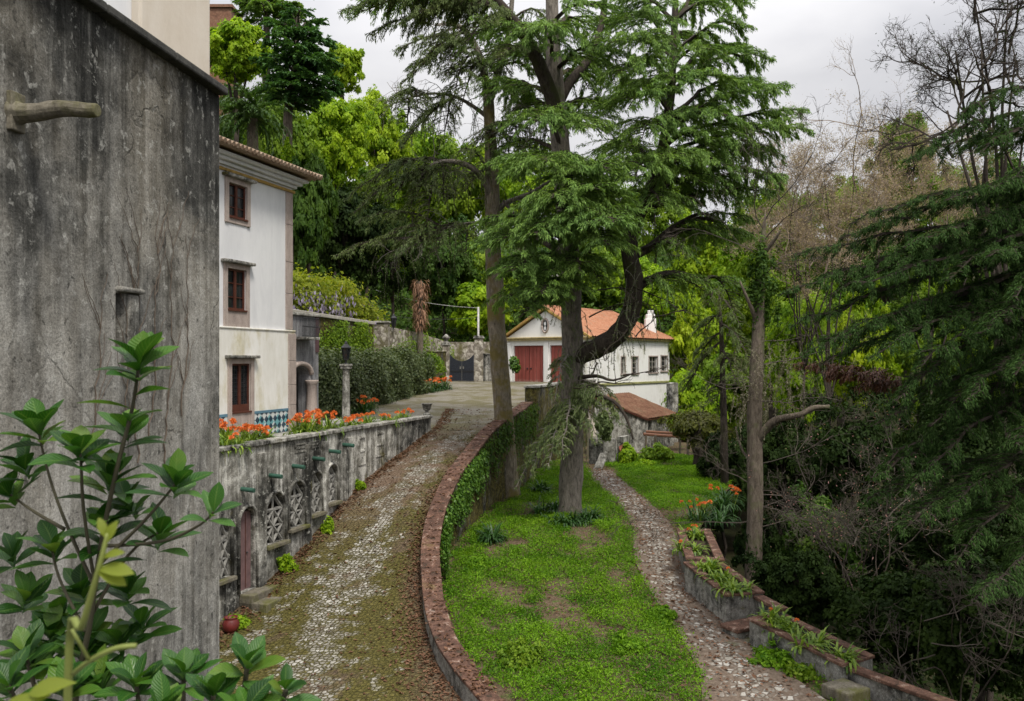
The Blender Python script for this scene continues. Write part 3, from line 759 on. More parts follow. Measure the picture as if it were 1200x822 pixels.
# corner quoins (stacked blocks)
mb = MB(); z = ZF
hts = [.9, .7, .85, .95]
for hh in hts:
    mb.box(fp(-.10, z + hh / 2, .03), (.46, .14, hh - .012), (U, NO, UP)); z += hh
z = ZL + .08
for hh in (1.25, 1.1, 1.3, 1.15):
    hh = min(hh, 5.85 - z)
    if hh > .1: mb.box(fp(-.20, z + hh / 2, -.03), (.42, .14, hh - .012), (U, NO, UP)); z += hh
mb.build('corner_pilaster', M['pink'], house, bevel=.012)
mb = MB(); mb.box(fp(-6.4, 5.90, .03), (13.0, .1, .09), (U, NO, UP)); mb.build('ochre_band', M['ochre'], house, bevel=.01)
mb = MB()
for z0, z1, o in ((6.02, 6.14, .10), (6.14, 6.26, .24), (6.26, 6.36, .40)):
    mb.box(fp(-6.4 + o / 2, (z0 + z1) / 2, o / 2 - .05), (13.0 + o, o + .1, z1 - z0 - .003), (U, NO, UP))
mb.box(fp(.2, 6.2, -4.6), (.4, 8.6, .26), (U, NO, UP))
mb.build('cornice', M['white'], house, bevel=.03)
for i, (ta, tb, za, zb) in enumerate(wins):
    off = lo_off if i == 2 else 0; tm = (ta + tb) / 2; w = tb - ta; h = zb - za
    fr = MB(); s = .17
    zbot = za - (.16 if i == 0 else .55 if i == 1 else .75)
    fr.box(fp(ta - s / 2, (zbot + zb + s) / 2, off + .02), (s, .08, zb + s - zbot), (U, NO, UP))
    fr.box(fp(tb + s / 2, (zbot + zb + s) / 2, off + .02), (s, .08, zb + s - zbot), (U, NO, UP))
    fr.box(fp(tm, zb + s / 2, off + .02), (w - .004, .08, s), (U, NO, UP))
    fr.box(fp(tm, (zbot + za) / 2, off + .01), (w - .004, .06, za - zbot), (U, NO, UP))
    wdw = fr.build('window', M['pink'], house, bevel=.012)
    l = MB(); l.box(fp(tm, zb + s + .05, off + .09), (w + 2 * s + .26, .24, .10), (U, NO, UP)); l.build('lintel', M['grey'], wdw, bevel=.03)
    l = MB(); l.box(fp(tm, za + .02, off - .0), (w, .16, .05), (U, NO, UP)); l.build('sill', M['wood'], wdw)
    l = MB(); l.quad(fp(ta, za, off - .085), fp(tb, za, off - .085), fp(tb, zb, off - .085), fp(ta, zb, off - .085)); l.build('pane', M['glass'], wdw)
    l = MB(); bt = .055
    def bar(x0, x1, z0, z1, o=-.05, th=.05): l.box(fp((x0 + x1) / 2, (z0 + z1) / 2, off + o), (x1 - x0, th, z1 - z0), (U, NO, UP))
    bar(ta, ta + bt, za, zb); bar(tb - bt, tb, za, zb); bar(ta + bt, tb - bt, zb - bt, zb); bar(ta + bt, tb - bt, za + .045, za + .045 + (.06 if i < 2 else .22))
    bar(tm - .05, tm + .05, za + .11, zb - bt, -.048)
    l.build('casement', M['wood'], wdw)
    l = MB()
    if i == 2:
        for q in range(1, 4):
            for s0, s1 in ((ta, tm), (tm, tb)):
                x = s0 + (s1 - s0) * q / 4; bar(x - .009, x + .009, za + .27, zb - bt, -.07, .02)
        for q in range(1, 9):
            z = za + .27 + (zb - bt - za - .27) * q / 9; bar(ta + bt, tb - bt, z - .009, z + .009, -.078, .012)
    else:
        for q in range(1, 3): bar(ta + bt, tb - bt, za + h * q / 3 - .012, za + h * q / 3 + .012, -.07, .03)
    l.build('glazing_bars', M['iron'] if i == 2 else M['wood'], wdw)
# tile dado on the ground floor
def dado(name, t0_, t1_):
    q = [fp(t0_, ZF, lo_off + .012), fp(t1_, ZF, lo_off + .012), fp(t1_, ZF + .72, lo_off + .012), fp(t0_, ZF + .72, lo_off + .012)]
    mb = MB(); mb.quad(*q); o = mb.build(name, M['azulejo'], house)
    l = o.data.uv_layers.new(name='uv'); l.data.foreach_set('uv', [t0_, 0, t1_, 0, t1_, .72, t0_, .72])
    mb = MB(); mb.box(fp((t0_ + t1_) / 2, ZF + .765, lo_off + .012), (t1_ - t0_, .03, .085), (U, NO, UP)); mb.build('dado_border', M['blueband'], o)
w3 = wins[2]
dado('tile_dado', -13, w3[0] - .19); dado('tile_dado', w3[1] + .19, -.35)
# roof: hipped with barrel tiles, the eave overhanging the cornice
rf = MB(); EO = .75; ez = 6.45
A, B, Cc, D = fp(EO, ez, EO), fp(EO, ez, -9.6), fp(-13.5, ez, -9.6), fp(-13.5, ez, EO)
R1, R2 = fp(-4.4, ez + 1.75, -4.4), fp(-9, ez + 1.75, -4.4)
rf.add([A, B, Cc, D, R1, R2], [(3, 0, 4, 5), (0, 1, 4), (1, 2, 5, 4), (2, 3, 5), (0, 3, 2, 1)])
roof = rf.build('roof', M['eavetiles'], house)
mb = MB()
n = int(14.2 / .21)
for i in range(n):
    t = EO - .1 - i * .21; base = fp(t, ez + .03, EO + .05)
    run = min(4.9, max(.3, (EO - t) * .97 + .15)) if t > -4.4 else 4.9
    mb.tube([base, fp(t, ez + .03 + run * .345, EO + .05 - run)], .078, 8)
n = int(9.5 / .21)
for i in range(n):
    o = EO - .1 - i * .21; run = min(4.9, (EO - o) * .97 + .15) if o > -4.4 else min(4.9, (o + 9.6) * .97 + .2)
    mb.tube([fp(EO + .05, ez + .03, o), fp(EO + .05 - run, ez + .03 + run * .345, o)], .078, 8)
mb.tube([fp(EO, ez + .05, EO), R1 + UP * .05], .1, 8)
mb.build('barrel_tiles', M['eavetiles'], roof, smooth=False)
# porch with arch, half column, balcony
po = lambda x, z, o: fp(x, z, o - .12)
pw = MB(); ax0, ax1 = .14, tf(367) - .02; px1 = tf(376.5); zp = Z(371, 31.3)
holed(pw, po, .13, px1, ZF - .3, zp, [(ax0 + .02, ax1, ZF - .2, Z(428, 30.9), .55)], .5, pw)
for A in (((px1, 0), (px1, -3.2)), ((px1, -3.2), (.13, -3.2))):
    a_, b_ = A; pw.quad(po(a_[0], ZF - .3, a_[1]), po(b_[0], ZF - .3, b_[1]), po(b_[0], zp, b_[1]), po(a_[0], zp, a_[1]))
pw.build('porch', M['darkgrey'], house)
mb = MB(); zsp = Z(446, 30.9)
c_, r_ = (ax0 + ax1) / 2, (ax1 - ax0) / 2; zt_ = Z(428, 30.9)
mb.tube([po(c_ - (r_ + .06) * math.cos(math.pi * k / 14), zt_ - r_ * .55 + (r_ * .55 + .06) * math.sin(math.pi * k / 14), .03) for k in range(15)], .09, 6)
mb.build('arch_moulding', M['pink'], house, smooth=True)
mb = MB(); cb = po(ax1 + .02, ZF, .06)
mb.lathe(cb, [(.27, 0), (.27, .12), (.23, .16), (.205, .2), (.195, 1.0), (.18, zsp - ZF - .2), (.2, zsp - ZF - .17), (.25, zsp - ZF - .05), (.25, zsp - ZF)], 16)
mb.build('column', M['pink'], house, smooth=True)
mb = MB(); bz = Z(397, 30.9)
mb.box(po(.75, bz, .22), (1.15, .5, .10), (U, NO, UP)); bal = mb.build('balcony', M['grey'], house, bevel=.02)
mb = MB()
for k in range(13):
    mb.tube([po(.24 + k * .085, bz + .05, .42), po(.24 + k * .085, bz + .72, .42)], .014, 5)
for z in (.08, .42, .72): mb.tube([po(.22, bz + z, .42), po(1.3, bz + z, .42)], .02, 5)
mb.build('railing', M['iron'], bal)
mb = MB(); mb.box(po(px1 - .12, (zp + Z(413, 31.5)) / 2, .015), (.22, .05, zp - Z(413, 31.5)), (U, NO, UP)); mb.build('red_marble_strip', m_plain('red stone', (.10, .055, .06)), house)
mb = MB(); mb.box(po(.13 + (px1 - .13) / 2, zp + .05, -1.6), (px1 - .13 + .12, 3.4, .10), (U, NO, UP)); mb.build('porch_cap', M['grey'], house, bevel=.02)

# ------------------------------------------------------------------ near grey wall on the left and the building above it
BU = V(.118, .993, 0).normalized(); BN = V(BU.y, -BU.x, 0)
b0 = V(X(257, 10), 10, 0); bzt = Z(113, 10)
def bw(t, h, off=0): return b0 + BU * t + BN * off + UP * h
big = thing('tower_wall', 'huge weathered grey rendered wall with black streaks filling the left foreground', 'wall', bw(-4, -9.6))
mb = MB(); th = 1.15
sx0, sx1 = -2.10, -1.96; sz0, sz1 = Z(410, 8.0), Z(344, 8.0)
holed(mb, bw, -9, 0, -9.6, bzt, [(sx0, sx1, sz0, sz1, 0)], .35, mb)
mb.quad(bw(0, -9.6, 0), bw(0, -9.6, -th), bw(0, bzt, -th), bw(0, bzt, 0))
mb.quad(bw(-9, bzt, 0), bw(0, bzt, 0), bw(0, bzt, -th), bw(-9, bzt, -th))
mb.quad(bw(0, -9.6, -th), bw(-9, -9.6, -th), bw(-9, bzt, -th), bw(0, bzt, -th))
mb.build('wall_face', M['bigwall'], big)
mb = MB(); mb.box(bw((sx0 + sx1) / 2, (sz0 + sz1) / 2, -.36), (.5, .04, 1.0), (BU, BN, UP)); mb.build('slit_back', M['soil'], big)  # dark sheet painted in place of the shade deep in the slit
mb = MB(); mb.box(bw(-1.90, sz1 + .035, .02), (.40, .10, .05), (BU, BN, UP)); mb.box(bw(-1.84, (sz0 + sz1) / 2, .012), (.17, .05, sz1 - sz0), (BU, BN, UP)); mb.build('slit_lintel', M['bigwall'], big, bevel=.02)
mb = MB()
for i in range(7):
    mb.box(bw(-.6 - i * 1.2, bzt + .045, -th / 2 + .04), (1.19, th + .16, .09), (BU, BN, UP))
mb.build('coping', M['bigcoping'], big, bevel=.02)
rng = random.Random(5)
s0 = P(14, 132, 6.57); s0 = bw((s0.y - 10) / BU.y, s0.z, 0)
mb = MB(); dirn = (BN * 1.0 + V(0, -.02, .0)).normalized()
pts = [s0 - dirn * .1] + [s0 + dirn * (k * .078) + UP * (-.012 * math.sin(k * .9)) for k in range(10)]
mb.tube(pts, [.11, .105, .076, .073, .068, .070, .064, .062, .059, .056, .052], 12, .12, rng)
mb.box(s0 + dirn * .02, (.16, .05, .30), (BU, BN, UP))
mb.build('stone_spout', M['coping'], big, smooth=False, bevel=.01)

tb = thing('upper_building', 'white and beige corner of a tall building rising above the grey foreground wall', 'building', P(150, 200, 10.4))
c0 = V(X(247, 10.6), 10.6, 0); QU = V(.30, .954, 0).normalized(); QN = V(QU.y, -QU.x, 0)
def qp(t, h, off=0): return c0 + QU * t + QN * off + UP * h
dq = 1.22
mb = MB(); mb.prism([qp(-dq, 0, 0), qp(0, 0, 0), qp(0, 0, -2.5), qp(-dq, 0, -2.5)], UP * 14); mb.build('corner_pilaster', M['beige'], tb, bevel=.03)
mb = MB(); mb.prism([qp(-8, 0, -.12), qp(-dq - .002, 0, -.12), qp(-dq - .002, 0, -2.6), qp(-8, 0, -2.6)], UP * 14); mb.build('wall', M['white'], tb)
# ------------------------------------------------------------------ garage building with red doors
gc = V(5.05, 58, 0); GF = V(-.8, .6, 0); GS = V(.6, .8, 0)
nF = V(-.6, -.8, 0); nS = V(.8, -.6, 0)
LF, LS = 6.78, 12.5
zb, ze, za = -1.57, 1.57, 3.45
def gf(x, z, o=0): return gc + GF * x + nF * o + UP * z       # front: x runs to the left
def gs(x, z, o=0): return gc + GS * x + nS * o + UP * z       # side: x runs away
gar = thing('coach_house', 'white gabled coach house with two red double doors and an orange tile roof', 'building', gf(LF / 2, zb, -5))
def kf(px, y0=60.0):
    k = (px - 600) / F0; return (5.05 - 58 * k) / (.8 + .6 * k)
def ks(px):
    k = (px - 600) / F0; return (58 * k - 5.05) / (.6 - .8 * k)
d1a, d1b = kf(636.5), kf(602); d2a, d2b = kf(679), kf(644.5)
zd = 1.02
wallm = MB()
holed(wallm, lambda x, z, o: gf(x, z, o), 0, LF, -6, ze, [(d1a, d1b, zb - .3, zd, 0), (d2a, d2b, zb - .3, zd, 0)], .25, wallm)
wallm.add([gf(0, ze), gf(LF, ze), gf(LF / 2, za)], [(0, 1, 2)])
swin = [(ks(728), ks(732.5), -1.0, .22), (ks(740.5), ks(747.5), -1.0, .22), (ks(760.5), ks(770.5), -.95, .25), (ks(774.5), ks(782), -.85, .3)]
holed(wallm, lambda x, z, o: gs(x, z, o), 0, LS, -6, ze, [w + (0,) for w in swin], .18, wallm)
wallm.quad(gf(LF, -6), gf(LF, -6) + GS * LS, gf(LF, ze) + GS * LS, gf(LF, ze))
wallm.quad(gs(LS, -6), gs(LS, ze), gf(LF, ze) + GS * LS, gf(LF, -6) + GS * LS)
wallm.build('wall', M['garwhite'], gar)
for a, b in ((d1a, d1b), (d2a, d2b)):
    mb = MB(); c = (a + b) / 2
    for q in (0, 1):
        x0 = a + .03 + q * (b - a) / 2; w = (b - a) / 2 - .05
        mb.box(gf(x0 + w / 2, (zb + zd) / 2, -.17), (w, .07, zd - zb - .04), (GF, nF, UP))
    dr = mb.build('garage_door', M['reddoor'], gar)
    mb = MB()
    for q in range(1, 8): mb.box(gf(a + (b - a) * q / 8, (zb + zd) / 2, -.132), (.018, .012, zd - zb - .2), (GF, nF, UP))
    mb.build('plank_joint', M['wood'], dr)
    for q in (-.16, .16):
        mb = MB(); mb.box(gf(c + q, zb + .95, -.11), (.10, .07, .12), (GF, nF, UP)); mb.build('handle', M['iron'], dr, bevel=.02)
for a, b in ((-.02, .35), (d2b + .1, d1a - .1), (LF - .42, LF + .02)):
    mb = MB(); mb.box(gf((a + b) / 2, (zb + 1.25) / 2 - .02, .03), (b - a, .12, 1.25 - zb), (GF, nF, UP))
    mb.build('pilaster', M['garwhite'], gar, bevel=.02)
mb = MB(); mb.box(gf(LF / 2, 1.44, .06), (LF + .3, .22, .13), (GF, nF, UP)); mb.box(gf(LF / 2, 1.56, .10), (LF + .45, .30, .10), (GF, nF, UP))
mb.box(gs(LS / 2 + .1, 1.50, .08), (LS, .22, .14), (GS, nS, UP))
mb.build('entablature', M['ochredull'], gar, bevel=.02)
mb = MB()
for s in (0, 1):
    a_, b_ = gf(-.45 if s == 0 else LF + .45, ze - .02, .12), gf(LF / 2, za + .22, .12)
    t = (b_ - a_).normalized(); nn = t.cross(nF).normalized()
    mb.box((a_ + b_) / 2 - UP * .03, ((b_ - a_).length, .24, .16), (t, nF, t.cross(nF)))
mb.build('gable_moulding', M['ochre'], gar, bevel=.015)
mb = MB(); oc = (LF / 2, 2.42)
ring = [gf(oc[0] + .27 * math.cos(2 * math.pi * k / 20), oc[1] + .48 * math.sin(2 * math.pi * k / 20), .02) for k in range(21)]
mb.tube(ring, .075, 6); ov = mb.build('oval_window', M['pink'], gar, smooth=True)
mb = MB(); mb.add([gf(oc[0] + .25 * math.cos(2 * math.pi * k / 20), oc[1] + .46 * math.sin(2 * math.pi * k / 20), .006) for k in range(20)], [tuple(range(20))]); mb.build('pane', M['glass'], ov)
mb = MB()
for dz in (-.2, .12): mb.box(gf(oc[0], oc[1] + dz, .025), (.16, .05, .2), (GF, nF, UP))
mb.box(gf(oc[0], oc[1] - .04, .024), (.05, .03, .13), (GF, nF, UP))
mb.box(gf(oc[0], oc[1], .02), (.035, .03, .86), (GF, nF, UP)); mb.build('glazing_bars', M['white'], ov)
for i, (a, b, z0, z1) in enumerate(swin):
    c = (a + b) / 2; mb = MB()
    mb.box(gs(c, z0 - .05, .03), (b - a + .24, .12, .10), (GS, nS, UP))
    for q in (a - .04, b + .04): mb.box(gs(q, (z0 + z1) / 2, .0), (.08, .05, z1 - z0), (GS, nS, UP))
    mb.box(gs(c, z1 + .04, .0), (b - a + .16, .05, .08), (GS, nS, UP))
    w = mb.build('window', M['pink'], gar)
    mb = MB(); mb.quad(gs(a, z0, -.15), gs(b, z0, -.15), gs(b, z1, -.15), gs(a, z1, -.15)); mb.build('pane', M['glass'], w)
    mb = MB(); nb = 3 if i == 2 else 2
    for q in range(nb): mb.box(gs(a + (b - a) * (q + .5) / nb + (.0), (z0 + z1) / 2, -.1), (.07 if i != 1 else .04, .05, z1 - z0), (GS, nS, UP))
    for q in range(1, 3): mb.box(gs(c, z0 + (z1 - z0) * q / 3, -.12), (b - a, .04, .04), (GS, nS, UP))
    mb.build('casement', M['cane'], w)
mb = MB(); mb.box(gs(LS / 2, -1.72, .03), (LS + .06, .10, .16), (GS, nS, UP)); mb.build('string_course', m_stained('green stained ledge', (.42, .41, .22), (.22, .22, .08), (.6, .58, .4), .4, None), gar, bevel=.02)
# corrugated clay tile roof
def slope(mb, a, b, c, d, per=.30, amp=.075):
    """tiles run from eave a-b up to ridge d-c"""
    n = max(2, int((b - a).length / per)) * 5; nr = ((b - a).cross(d - a)).normalized()
    if nr.z < 0: nr = -nr
    vs = []; rowsk = 9
    for j in range(rowsk + 1):
        l, r = a.lerp(d, j / rowsk), b.lerp(c, j / rowsk)
        for i in range(n + 1):
            h = abs(math.sin(math.pi * i / 5)) * amp + (.02 * (1 - j % 2))
            vs.append(l.lerp(r, i / n) + nr * h)
    mb.add(vs, [(j * (n + 1) + i, j * (n + 1) + i + 1, (j + 1) * (n + 1) + i + 1, (j + 1) * (n + 1) + i) for j in range(rowsk) for i in range(n)])
rb = MB(); ov_ = .35
eaR0, eaR1 = gs(-.2, ze + .02, ov_), gs(LS + .35, ze + .02, ov_)
eaL0, eaL1 = gf(LF + ov_, ze + .02, .2), gf(LF + ov_, ze + .02, 0) + GS * (LS + .35)
ri0, ri1 = gf(LF / 2, za + .32, .2), gf(LF / 2, za + .32, 0) + GS * 9.3
slope(rb, eaR0, eaR1, ri1, ri0); slope(rb, eaL0, eaL1, ri1, ri0); slope(rb, eaR1, eaL1, ri1 + (eaL1 - eaR1) * .02, ri1)
gr = rb.build('roof', M['tiles'], gar)
mb = MB(); mb.tube([ri0, ri1], .12, 8); mb.tube([ri1, eaR1], .11, 8); mb.tube([ri1, eaL1], .11, 8); mb.build('ridge_tiles', M['tiles'], gr, smooth=True)
kc = ks(762); cz = 1.9
ch = gs(10.95, 0, -.9)
mb = MB(); mb.prism([ch + V(*q, 1.5) for q in ((-.42, -.35), (.42, -.35), (.42, .35), (-.42, .35))], UP * 1.75)
mb.prism([ch + V(*q, 3.25) for q in ((-.34, -.28), (.34, -.28), (.34, .28), (-.34, .28))], UP * .35)
mb.prism([ch + V(*q, 3.602) for q in ((-.25, -.2), (.25, -.2), (.18, .2), (-.18, .2))], UP * .3)
mb.build('chimney', M['garwhite'], gr, bevel=.05)

# ------------------------------------------------------------------ lean-to shed below it
r0, r1, v0, v1 = V(4.85, 50, -2.1), V(7.29, 54, -2.1), V(8.16, 52, -3.5), V(10.64, 56, -3.5)
shed = thing('lean_to_shed', 'grey stained lean-to shed with a sloping brown tile roof below the white coach house', 'shed', V(7.4, 53, -5.6))
mb = MB(); rb = MB()
ed = (r1 - r0).normalized(); sl = (v0 - r0).normalized()
slope(rb, v0 - ed * .25 + sl * .3, v1 + ed * .25 + sl * .3, r1 + ed * .25, r0 - ed * .25)
rb.build('roof', M['oldtiles'], shed)
mb = MB(); mb.prism([r0 - ed * .25 - UP * .10, v0 - ed * .25 + sl * .28 - UP * .10, v1 + ed * .25 + sl * .28 - UP * .10, r1 + ed * .25 - UP * .10], UP * .07); mb.build('roof_deck', M['wood'], shed)
base = -6.2
w = MB(); g0 = r0 - UP * .14; g1 = v0 - UP * .14
w.quad(V(r0.x, r0.y, base), V(v0.x, v0.y, base), g1, g0)
w.quad(V(r1.x, r1.y, base), V(r0.x, r0.y, base), g0, r1 - UP * .14)
ex = (v1 - v0); el = ex.length; exn = ex.normalized(); en = V(exn.y, -exn.x, 0)
holed(w, lambda x, z, o: V(v0.x, v0.y, z) + exn * x + en * o, 0, el, base, -3.64, [(.35, .95, -4.35, -3.72, 0), (2.1, 2.6, -4.3, -3.72, 0), (3.5, 3.9, -4.3, -3.72, 0)], .25, w)
w.quad(V(v1.x, v1.y, base), V(r1.x, r1.y, base), r1 - UP * .14, v1 - UP * .14)
w.build('wall', M['grey'], shed)
for a, b in ((.35, .95), (2.1, 2.6), (3.5, 3.9)):
    mb = MB(); mb.quad(*[V(v0.x, v0.y, z) + exn * x - en * .24 for x, z in ((a, -4.36), (b, -4.36), (b, -3.7), (a, -3.7))]); mb.build('window', M['glass'], shed)

# ruined low walls and odds and ends in front of the shed
def wall_thing(name, label, cat, a, b, z0, z1, thk, mat, cap=None):
    a, b = Vector(a), Vector(b); t = (b - a); t.z = 0; t.normalize(); n = V(t.y, -t.x, 0)
    r = thing(name, label, cat, V((a.x + b.x) / 2, (a.y + b.y) / 2, z0))
    mb = MB(); k = max(2, int((b - a).length / .8)); rr_ = random.Random(int(abs(a.x * 100)) + 7)
    tops = [z1 + rr_.uniform(-.05, .04) * (0 if cap else 1) for _ in range(k + 1)]
    for i in range(k):
        p, q = a.lerp(b, i / k), a.lerp(b, (i + 1) / k)
        vs = [V(p.x, p.y, z0), V(q.x, q.y, z0), V(q.x, q.y, z0) + n * thk, V(p.x, p.y, z0) + n * thk]
        vs += [V(vs[0].x, vs[0].y, tops[i]), V(vs[1].x, vs[1].y, tops[i + 1]), V(vs[2].x, vs[2].y, tops[i + 1]), V(vs[3].x, vs[3].y, tops[i])]
        fs = [(4, 5, 6, 7), (0, 1, 5, 4), (2, 3, 7, 6)] + ([(3, 0, 4, 7)] if i == 0 else []) + ([(1, 2, 6, 5)] if i == k - 1 else [])
        mb.add(vs, fs)
    mb.build('masonry', mat, r)
    if cap:
        mb = MB(); q = [a - t * .04 - n * .05, b + t * .04 - n * .05, b + t * .04 + n * (thk + .05), a - t * .04 + n * (thk + .05)]
        mb.prism([V(p.x, p.y, z1 + .002) for p in q], UP * .09); mb.build('coping', cap, r, bevel=.02)
    return r
wall_thing('tank_wall', 'stained concrete tank wall with a square top in front of the shed', 'wall', P(692, 0, 46.5), P(722, 0, 46), -6, Z(514, 46), .35, M['grey'], None)
wall_thing('tank_wall', 'narrow upright concrete slab at the right end of the stained tank', 'wall', P(723, 0, 45.8), P(731, 0, 47), -6, Z(511, 46), .3, M['grey'], None)
wall_thing('low_wall', 'low buff stone wall at the far edge of the garden right of the tank', 'wall', P(762, 0, 49), P(815, 0, 48), -6, Z(541, 48.5), .4, M['beige'], None)
wall_thing('stone_pier', 'tall pale stone pier beside the far corner of the coach house', 'pier', P(781, 0, 58), P(788, 0, 58.4), -6, Z(449, 58), .5, M['grey'], None)
wall_thing('brick_wall', 'small patch of red brick wall right of the stone pier', 'wall', P(790, 0, 60), P(806, 0, 61), -8, Z(472, 60), .4, M['oldtiles'], None)
wall_thing('door_jamb', 'pale broken stone jamb standing left of the dark opening by the shed', 'jamb', P(688, 0, 48.5), P(694.5, 0, 48.7), -6, Z(490, 48.5), .35, M['beige'], None)
mb = MB(); a = P(692, 556, 43.5); mb.prism([a, a + V(.55, .1, 0), a + V(.95, .5, 1.05), a + V(.55, .5, 1.05)], V(0, .16, -.1)); o = mb.build('stone_slab', M['grey'], bevel=.03); tag(o, 'pale broken stone slab leaning at the far start of the garden path', 'stone slab')
mb = MB(); a = P(733, 550, 45.2); mb.prism([a, a + V(.45, .1, .05), a + V(-.05, .5, 1.3), a + V(-.3, .5, 1.15)], V(0, .1, -.05)); o = mb.build('scrap_panel', m_plain('rust red panel', (.28, .09, .06)), bevel=.02); tag(o, 'rust red scrap panel leaning in the weeds by the tank', 'scrap panel')
# pergola beams in front of the shed
pg = thing('pergola', 'rusty brown beam pergola on thin posts beside the shed', 'pergola', P(790, 545, 49))
for px in (757, 768, 797, 806):
    mb = MB(); p = P(px, 545, 49); mb.tube([V(p.x, p.y, -6), V(p.x, p.y, Z(510, 49))], .07, 6); mb.build('post', M['barkbrown'], pg)
mb = MB(); mb.tube([P(754, 509, 49), P(780, 511, 49.2), P(826, 513, 49)], .09, 6); mb.tube([P(757, 506, 50.4), P(826, 510, 50.4)], .08, 6); mb.build('beam', m_plain('rusty beam', (.16, .075, .045)), pg)

# ------------------------------------------------------------------ gate, piers, upper walls, lamps, pole
gd = 61.5
gy0 = zr(gd)
gate = thing('entrance_gate', 'dark blue-black double gate with a dipped top between stone piers', 'gate', P(540.5, 450, gd))
xa, xb = X(527, gd), X(555.5, gd); n = 16
for s in (0, 1):
    mb = MB(); x0 = xa + (xb - xa) * s / 2 + .01; x1 = x0 + (xb - xa) / 2 - .02
    tops = []
    for k in range(9):
        x = x0 + (x1 - x0) * k / 8; u = (x - xa) / (xb - xa) * 2 - 1
        tops.append(V(x, gd, Z(423.5, gd) + (abs(u) ** 2.2) * (Z(415, gd) - Z(423.5, gd))))
    mb.prism([V(x0, gd, gy0 + .04), V(x1, gd, gy0 + .04)] + tops[::-1], V(0, .06, 0)); lf = mb.build('gate_leaf', M['gate'], gate)
    mb = MB()
    for k in range(1, 6): mb.box(V(x0 + (x1 - x0) * k / 6, gd - .012, gy0 + .95), (.02, .02, 1.6))
    mb.box(V((x0 + x1) / 2, gd - .02, gy0 + .75), (x1 - x0 - .02, .03, .08)); mb.build('ribs', M['iron'], lf)
    mb = MB(); mb.box(V(x1 - .1 if s == 0 else x0 + .1, gd - .05, gy0 + 1.0), (.07, .07, .2)); mb.build('handle', M['grey'], lf)
def pier(label, pxa, pxb, pyt, d, cap=True):
    r = thing('gate_pier', label, 'gate pier', P((pxa + pxb) / 2, 451, d), 'stone piers of the entrance gate')
    w = X(pxb, d) - X(pxa, d); c = V(X((pxa + pxb) / 2, d), d, 0); zt = Z(pyt, d); z0 = zr(d) - .2
    mb = MB(); mb.box(V(c.x, c.y + w / 2, (z0 + zt) / 2), (w, w, zt - z0)); mb.build('shaft', M['rubble'], r, bevel=.02)
    mb = MB(); mb.box(V(c.x, c.y + w / 2, zt + .06), (w * 1.3, w * 1.3, .11)); mb.box(V(c.x, c.y + w / 2, zt + .16), (w * 1.1, w * 1.1, .08)); mb.build('cap', M['grey'], r, bevel=.025)
    return r, c, zt, w
def m_rubble():
    t = NT('rubble stone'); o = t.node('TexCoord').outputs['Object']
    wob = t.node('TexNoise', {'Vector': o, 'Scale': 1.5, 'Detail': 4}).outputs['Color']; ov2 = t.mix(.2, o, wob, 'ADD')
    vo = t.node('TexVoronoi', {'Vector': ov2, 'Scale': 4.2}); ve = t.node('TexVoronoi', {'Vector': ov2, 'Scale': 4.2}, feature='DISTANCE_TO_EDGE')
    c = t.node('SeparateXYZ', {0: vo.outputs['Color']}).outputs['X']; n = t.noise(o, 3, 6, .7); n2 = t.noise(o, .6, 5, .7)
    col = t.ramp(t.math('ADD', t.math('MULTIPLY', c, .5), t.math('MULTIPLY', n, .5)), [(.3, (.16, .14, .115)), (.55, (.34, .31, .265)), (.75, (.50, .47, .41))])
    col = t.mix(t.ramp(ve.outputs['Distance'], [(.0, .5), (.12, 0.)]), col, (.12, .10, .075))
    col = t.mix(t.ramp(n2, [(.5, 0.), (.62, .8)]), col, t.mix(n, (.06, .06, .015), (.14, .13, .04)))
    return t.bsdf(col, .95, t.math('ADD', ve.outputs['Distance'], n), .7, .05, .15)
M['rubble'] = m_rubble()
pA = pier('left rough stone pier of the dark entrance gate, with an urn on its cap', 518.5, 526.5, 405, 61.4)
mb = MB(); b_ = V(pA[1].x, pA[1].y + pA[3] / 2, pA[2] + .20)
mb.lathe(b_, [(.2, 0), (.2, .05), (.1, .1), (.12, .16), (.27, .32), (.30, .4), (.2, .44), (.12, .55), (.04, .62)], 12); tag(mb.build('stone_urn', M['grey'], smooth=True), 'small lidded stone urn on the left gate pier', 'urn')
pB = pier('right rough stone pier of the dark entrance gate, with a thin pole rising behind it', 556, 566, 397, 61.6)
mb = MB(); p = P(560.5, 400, 62.8); mb.tube([V(p.x, p.y, -2), V(p.x, p.y, Z(360, 62.8))], .075, 8)
tag(mb.build('utility_pole', M['pole'], smooth=True), 'thin pale pole standing behind the right gate pier', 'pole')
wall_thing('panel_wall', 'flat grey rendered wall panel right of the gate pier', 'wall', P(566.5, 0, 61.7), P(600, 0, 63), -2.2, Z(416, 62), .3, M['grey'], M['grey'])
wall_thing('gate_wall', 'dark mossy brown wall between the hedge and the left gate pier', 'wall', P(500, 0, 60), P(518.3, 0, 61.6), -2.3, Z(413, 61), .35, M['mosswall'], M['coping'])
